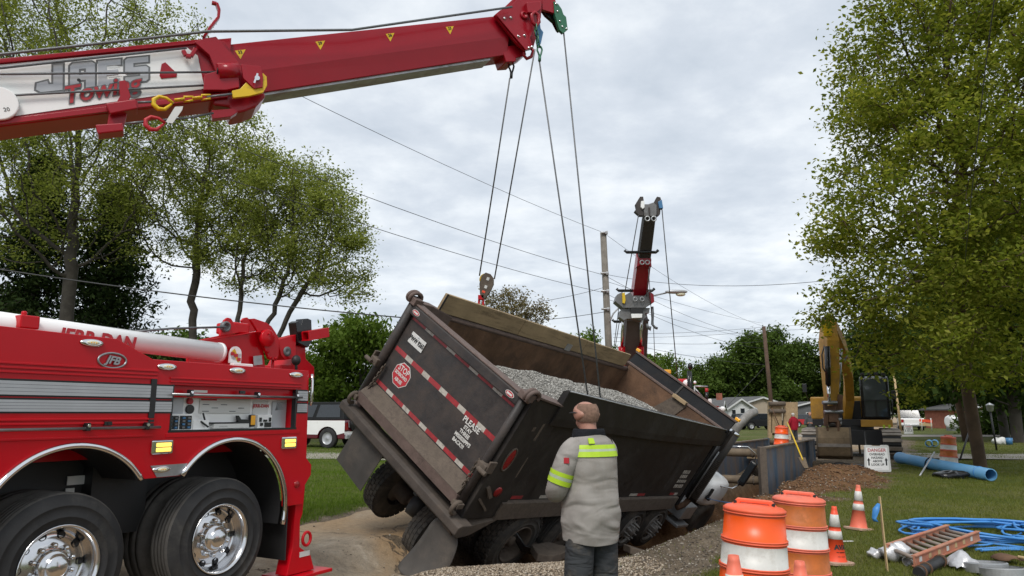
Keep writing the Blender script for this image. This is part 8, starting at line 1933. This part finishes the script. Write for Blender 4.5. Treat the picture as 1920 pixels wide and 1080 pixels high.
# survey lath with blue ribbon
p = ground_at(1664, 1071); tp = at(1649, 931, p.y); lt = thing('survey_stake', 'thin wooden survey lath with a blue ribbon in the grass', 'stake', TR(*p))
mb = MB(); mb.beam(p - Vector((0, 0, 0.05)), tp, 0.032, 0.012); mb.build('lath', MT['lath'], lt)
mb = MB(); f = tp.lerp(p, 0.1); mb.loft([[f + Vector((-0.005, -0.01, 0.0)), f + Vector((-0.03, 0.0, 0.01))], [f + Vector((-0.03, -0.03, -0.07)), f + Vector((-0.075, 0.02, -0.05))], [f + Vector((-0.06, -0.01, -0.15)), f + Vector((-0.10, 0.0, -0.14))], [f + Vector((-0.045, -0.03, -0.18)), f + Vector((-0.085, 0.01, -0.18))]], closed=False, caps=False); r_ = mb.build('ribbon', MT['bluehose'], lt); sm = r_.modifiers.new('solid', 'SOLIDIFY'); sm.thickness = 0.002
# ladder
def gz(px, py, z):
    q_ = ground_at(px, py, z); return q_
ld0 = gz(1714, 1052, 0.10); ld1 = gz(1835, 1004, 0.16); lf0 = gz(1664, 1030, 0.14); lf1 = gz(1778, 992, 0.16)
ld = thing('ladder', 'orange fibreglass ladder lying on the grass', 'ladder', TR(ld0.x, ld0.y, 0))
MT['fiberglass'] = mat('orange_fibreglass', (0.46, 0.16, 0.09), 0.7, var=0.2, vs=4, dirt=(0.36, 0.25, 0.18), ds=6, damt=0.6); MT['rung'] = mat('ladder_rung', (0.26, 0.215, 0.18), 0.6, metal=0.2, var=0.2)
for a, c in ((ld0, ld1), (lf0, lf1)):
    mb = MB(); mb.beam(a, c, 0.02, 0.10); ra = mb.build('side_rail', MT['fiberglass'], ld)
    for dz in (0.05, -0.05):
        mb = MB(); mb.beam(a + Vector((0, 0, dz)), c + Vector((0, 0, dz)), 0.05, 0.012); mb.build('rail_flange', MT['fiberglass'], ra)
for k in range(9):
    f = (k + 0.4) / 9; mb = MB(); mb.cyl(ld0.lerp(ld1, f), lf0.lerp(lf1, f), 0.022, 10); mb.build('rung', MT['rung'], ld)
for k in range(7):
    f = 0.06 + 0.13 * k; q_ = ld0.lerp(ld1, f); d = (ld1 - ld0).normalized(); mb = MB(); mb.beam(q_ + Vector((0, -0.014, 0.0)), q_ + d * 0.07 + Vector((0, -0.014, 0)), 0.006, 0.05); mb.build('rail_label', MT['lath' if k % 3 else 'label'], ld)
# blue hose coil: flat loops plus loose tails
hc = thing('hose_coil', 'tangled coil of bright blue hose on the grass behind the ladder', 'hose', TR(6.6, 10.4, 0))
rh = random.Random(9)
def hose_loop(cx, cy, rx, ry, z, ph, turns, par=hc, r=0.017):
    P = []
    for k in range(int(26 * turns) + 1):
        t = ph + 2 * PI * k / 26; j = 1 + 0.05 * math.sin(3 * t + ph) + 0.03 * math.sin(5.3 * t)
        x, y = cx + rx * j * math.cos(t), cy + ry * j * math.sin(t); P.append((x, y, float(hgt(x, y)) + z + 0.025 * math.sin(2 * t + ph)))
    mb = MB(); mb.tube(P, r, 7); return mb.build('hose_loop', MT['bluehose'], par)
for k in range(7): hose_loop(6.55 + rh.uniform(-0.15, 0.15), 10.3 + rh.uniform(-0.12, 0.12), 1.10 + rh.uniform(-0.12, 0.12), 0.62 + rh.uniform(-0.08, 0.08), 0.03 + 0.022 * k, rh.uniform(0, 6), 1.0)
for k in range(5): hose_loop(7.6 + rh.uniform(-0.15, 0.15), 10.5 + rh.uniform(-0.1, 0.1), 0.62 + rh.uniform(-0.1, 0.1), 0.42 + rh.uniform(-0.08, 0.08), 0.05 + 0.022 * k, rh.uniform(0, 6), 1.0)
for pts in ([(1690, 985), (1705, 990), (1725, 1000), (1760, 998)], [(1815, 1024), (1850, 1022), (1890, 1012), (1915, 1000)], [(1830, 1030), (1870, 1027), (1925, 1028)], [(1840, 1032), (1880, 1030), (1930, 1031)], [(1712, 1005), (1722, 998), (1740, 994)]):
    P = [ground_at(a, b, 0.03) for a, b in pts]; mb = MB(); mb.tube([P[0].lerp(P[1], 0)] + [P[i].lerp(P[i + 1], f) for i in range(len(P) - 1) for f in (0.33, 0.66, 1.0)], 0.015, 7); mb.build('hose_tail', MT['bluehose'], hc)
# small pieces round the ladder
p = ground_at(1680, 1052); blob('foil_bag', 'crumpled silver wrap at the left end of the ladder', 'wrap', (p.x, p.y, p.z + 0.09), (0.16, 0.12, 0.10), 'foil', 7, 0.3)
p = ground_at(1645, 1046); blob('clear_plastic_wrap', 'small crumpled grey plastic left of the survey lath', 'wrap', (p.x, p.y, p.z + 0.04), (0.10, 0.07, 0.06), 'foil', 9, 0.3)
p = ground_at(1808, 1066); mb = MB(); M_ = TR(p.x, p.y, p.z)
rows = []
for i in range(7):
    rows.append([M_ @ Vector((-0.16 + 0.36 * j / 8 + 0.02 * math.sin(i * 2.1), -0.14 + 0.30 * i / 6, 0.03 + 0.17 * math.exp(-((j - 3.4) ** 2) / 4.0) * math.sin(PI * (i + 0.5) / 7) + 0.02 * math.sin(i * 3 + j * 2.3))) for j in range(9)])
mb.loft(rows, closed=False, caps=False); o = mb.build('silver_bag', MT['foil']); sm = o.modifiers.new('solid', 'SOLIDIFY'); sm.thickness = 0.004; tag(o, 'peaked silver plastic bag left of the steel rings', 'bag')
for px, py, lab in ((1848, 1072, 'upper left of two steel pipe rings at the bottom right'), (1880, 1082, 'lower right of two steel pipe rings at the bottom right')):
    p = ground_at(px, py); mb = MB(); mb.lathe([(0.21, 0.0), (0.215, 0.0), (0.215, 0.09), (0.20, 0.10), (0.205, 0.10), (0.203, 0.0), (0.21, 0.0)], p, (0, 0.1, 1), 40, smooth=False); tag(mb.build('steel_ring', MT['galv']), lab, 'ring', 'steel rings')
p = ground_at(1888, 1056); sv_ = thing('spade', 'muddy spade head with a wooden handle at the bottom right', 'shovel', TR(*p)); mb = MB(TR(*p)); mb.loft([[(x * k, y, 0.05 + 0.05 * (1 - (x / 0.14) ** 2) * k) for x in (-0.14, -0.07, 0, 0.07, 0.14)] for y, k in ((0.16, 0.5), (0.08, 0.95), (-0.1, 1.0), (-0.14, 0.5))], closed=False, caps=False); b_ = mb.build('blade', MT['rust'], sv_); sm = b_.modifiers.new('solid', 'SOLIDIFY'); sm.thickness = 0.006
mb = MB(TR(*p)); mb.tube([(0.05, -0.12, 0.09), (0.35, -0.35, 0.05), (0.8, -0.7, 0.04)], 0.018, 8); mb.build('handle', MT['lath'], sv_)
p0, p1 = ground_at(1722, 1074, 0.06), ground_at(1766, 1050, 0.06); cp_ = thing('pipe_coupling', 'black rubber pipe coupling lying under the ladder', 'coupling', TR(*p0)); mb = MB(); mb.cyl(p0, p1, 0.055, 18); mb.build('sleeve', MT['black'], cp_)
for f in (0.08, 0.3, 0.92): mb = MB(); q_ = p0.lerp(p1, f); d = (p1 - p0).normalized(); mb.cyl(q_ - d * 0.015, q_ + d * 0.015, 0.066, 18); mb.build('clamp_ring', MT['rust'], cp_)
p = ground_at(1708, 1062); mb = MB(TR(*p)); mb.lathe([(0.05, -0.06), (0.055, -0.06), (0.055, 0.06), (0.05, 0.06)], (0, 0, 0.06), (1, 0.5, 0.2), 20); tag(mb.build('tape_roll', MT['foil']), 'small roll of silver tape beside the black coupling', 'tape')
p = ground_at(1590, 1018); mb = MB(TR(*p)); mb.box((0, 0, 0.02), (0.14, 0.03, 0.012), Matrix.Rotation(0.1, 3, 'Z')); tag(mb.build('plastic_marker', MT['label'], bevel=0.004), 'white plastic strip on the grass behind the lettered cone', 'marker')
# blue rope from the truck fender to the front drum
rp0 = DF @ Vector((1.14, 8.40, -0.02)); rp1 = at(1452, 951, 5.75)
mb = MB(); mb.tube([rp0.lerp(rp1, k / 8) - Vector((0, 0, 0.02 * math.sin(PI * k / 8))) for k in range(9)], 0.006, 6); tag(mb.build('tie_rope', MT['bluehose']), 'thin blue rope from the truck fender to the front drum', 'rope')
# brush pile and right-hand shrubs
bpc = at(1890, 780, 58); A_ = np.clip(rg.normal(0, 1, (9000, 3)), -1.9, 1.9) * np.array([1.8, 1.0, 0.55]) + np.array([bpc.x, 58, 0.9]); A_ = A_[A_[:, 2] > 0]
bpo = thing('brush_pile', 'long heap of cut brush on the far right lawn', 'brush', TR(bpc.x, 58, 0)); lm = leaf_mesh('cut_foliage', A_, 0.3, MT['leaf_green'], 77, bpo, 0.3)
mb = MB()
for k in range(30): a = Vector((bpc.x + rh.uniform(-2.6, 2.6), 58 + rh.uniform(-1, 1), rh.uniform(0, 0.6))); mb.tube([a, a + Vector((rh.uniform(-1, 1), rh.uniform(-1, 1), rh.uniform(0.4, 1.1)))], 0.03, 4)
mb.build('branches', MT['bark'], bpo)['kind'] = 'stuff'
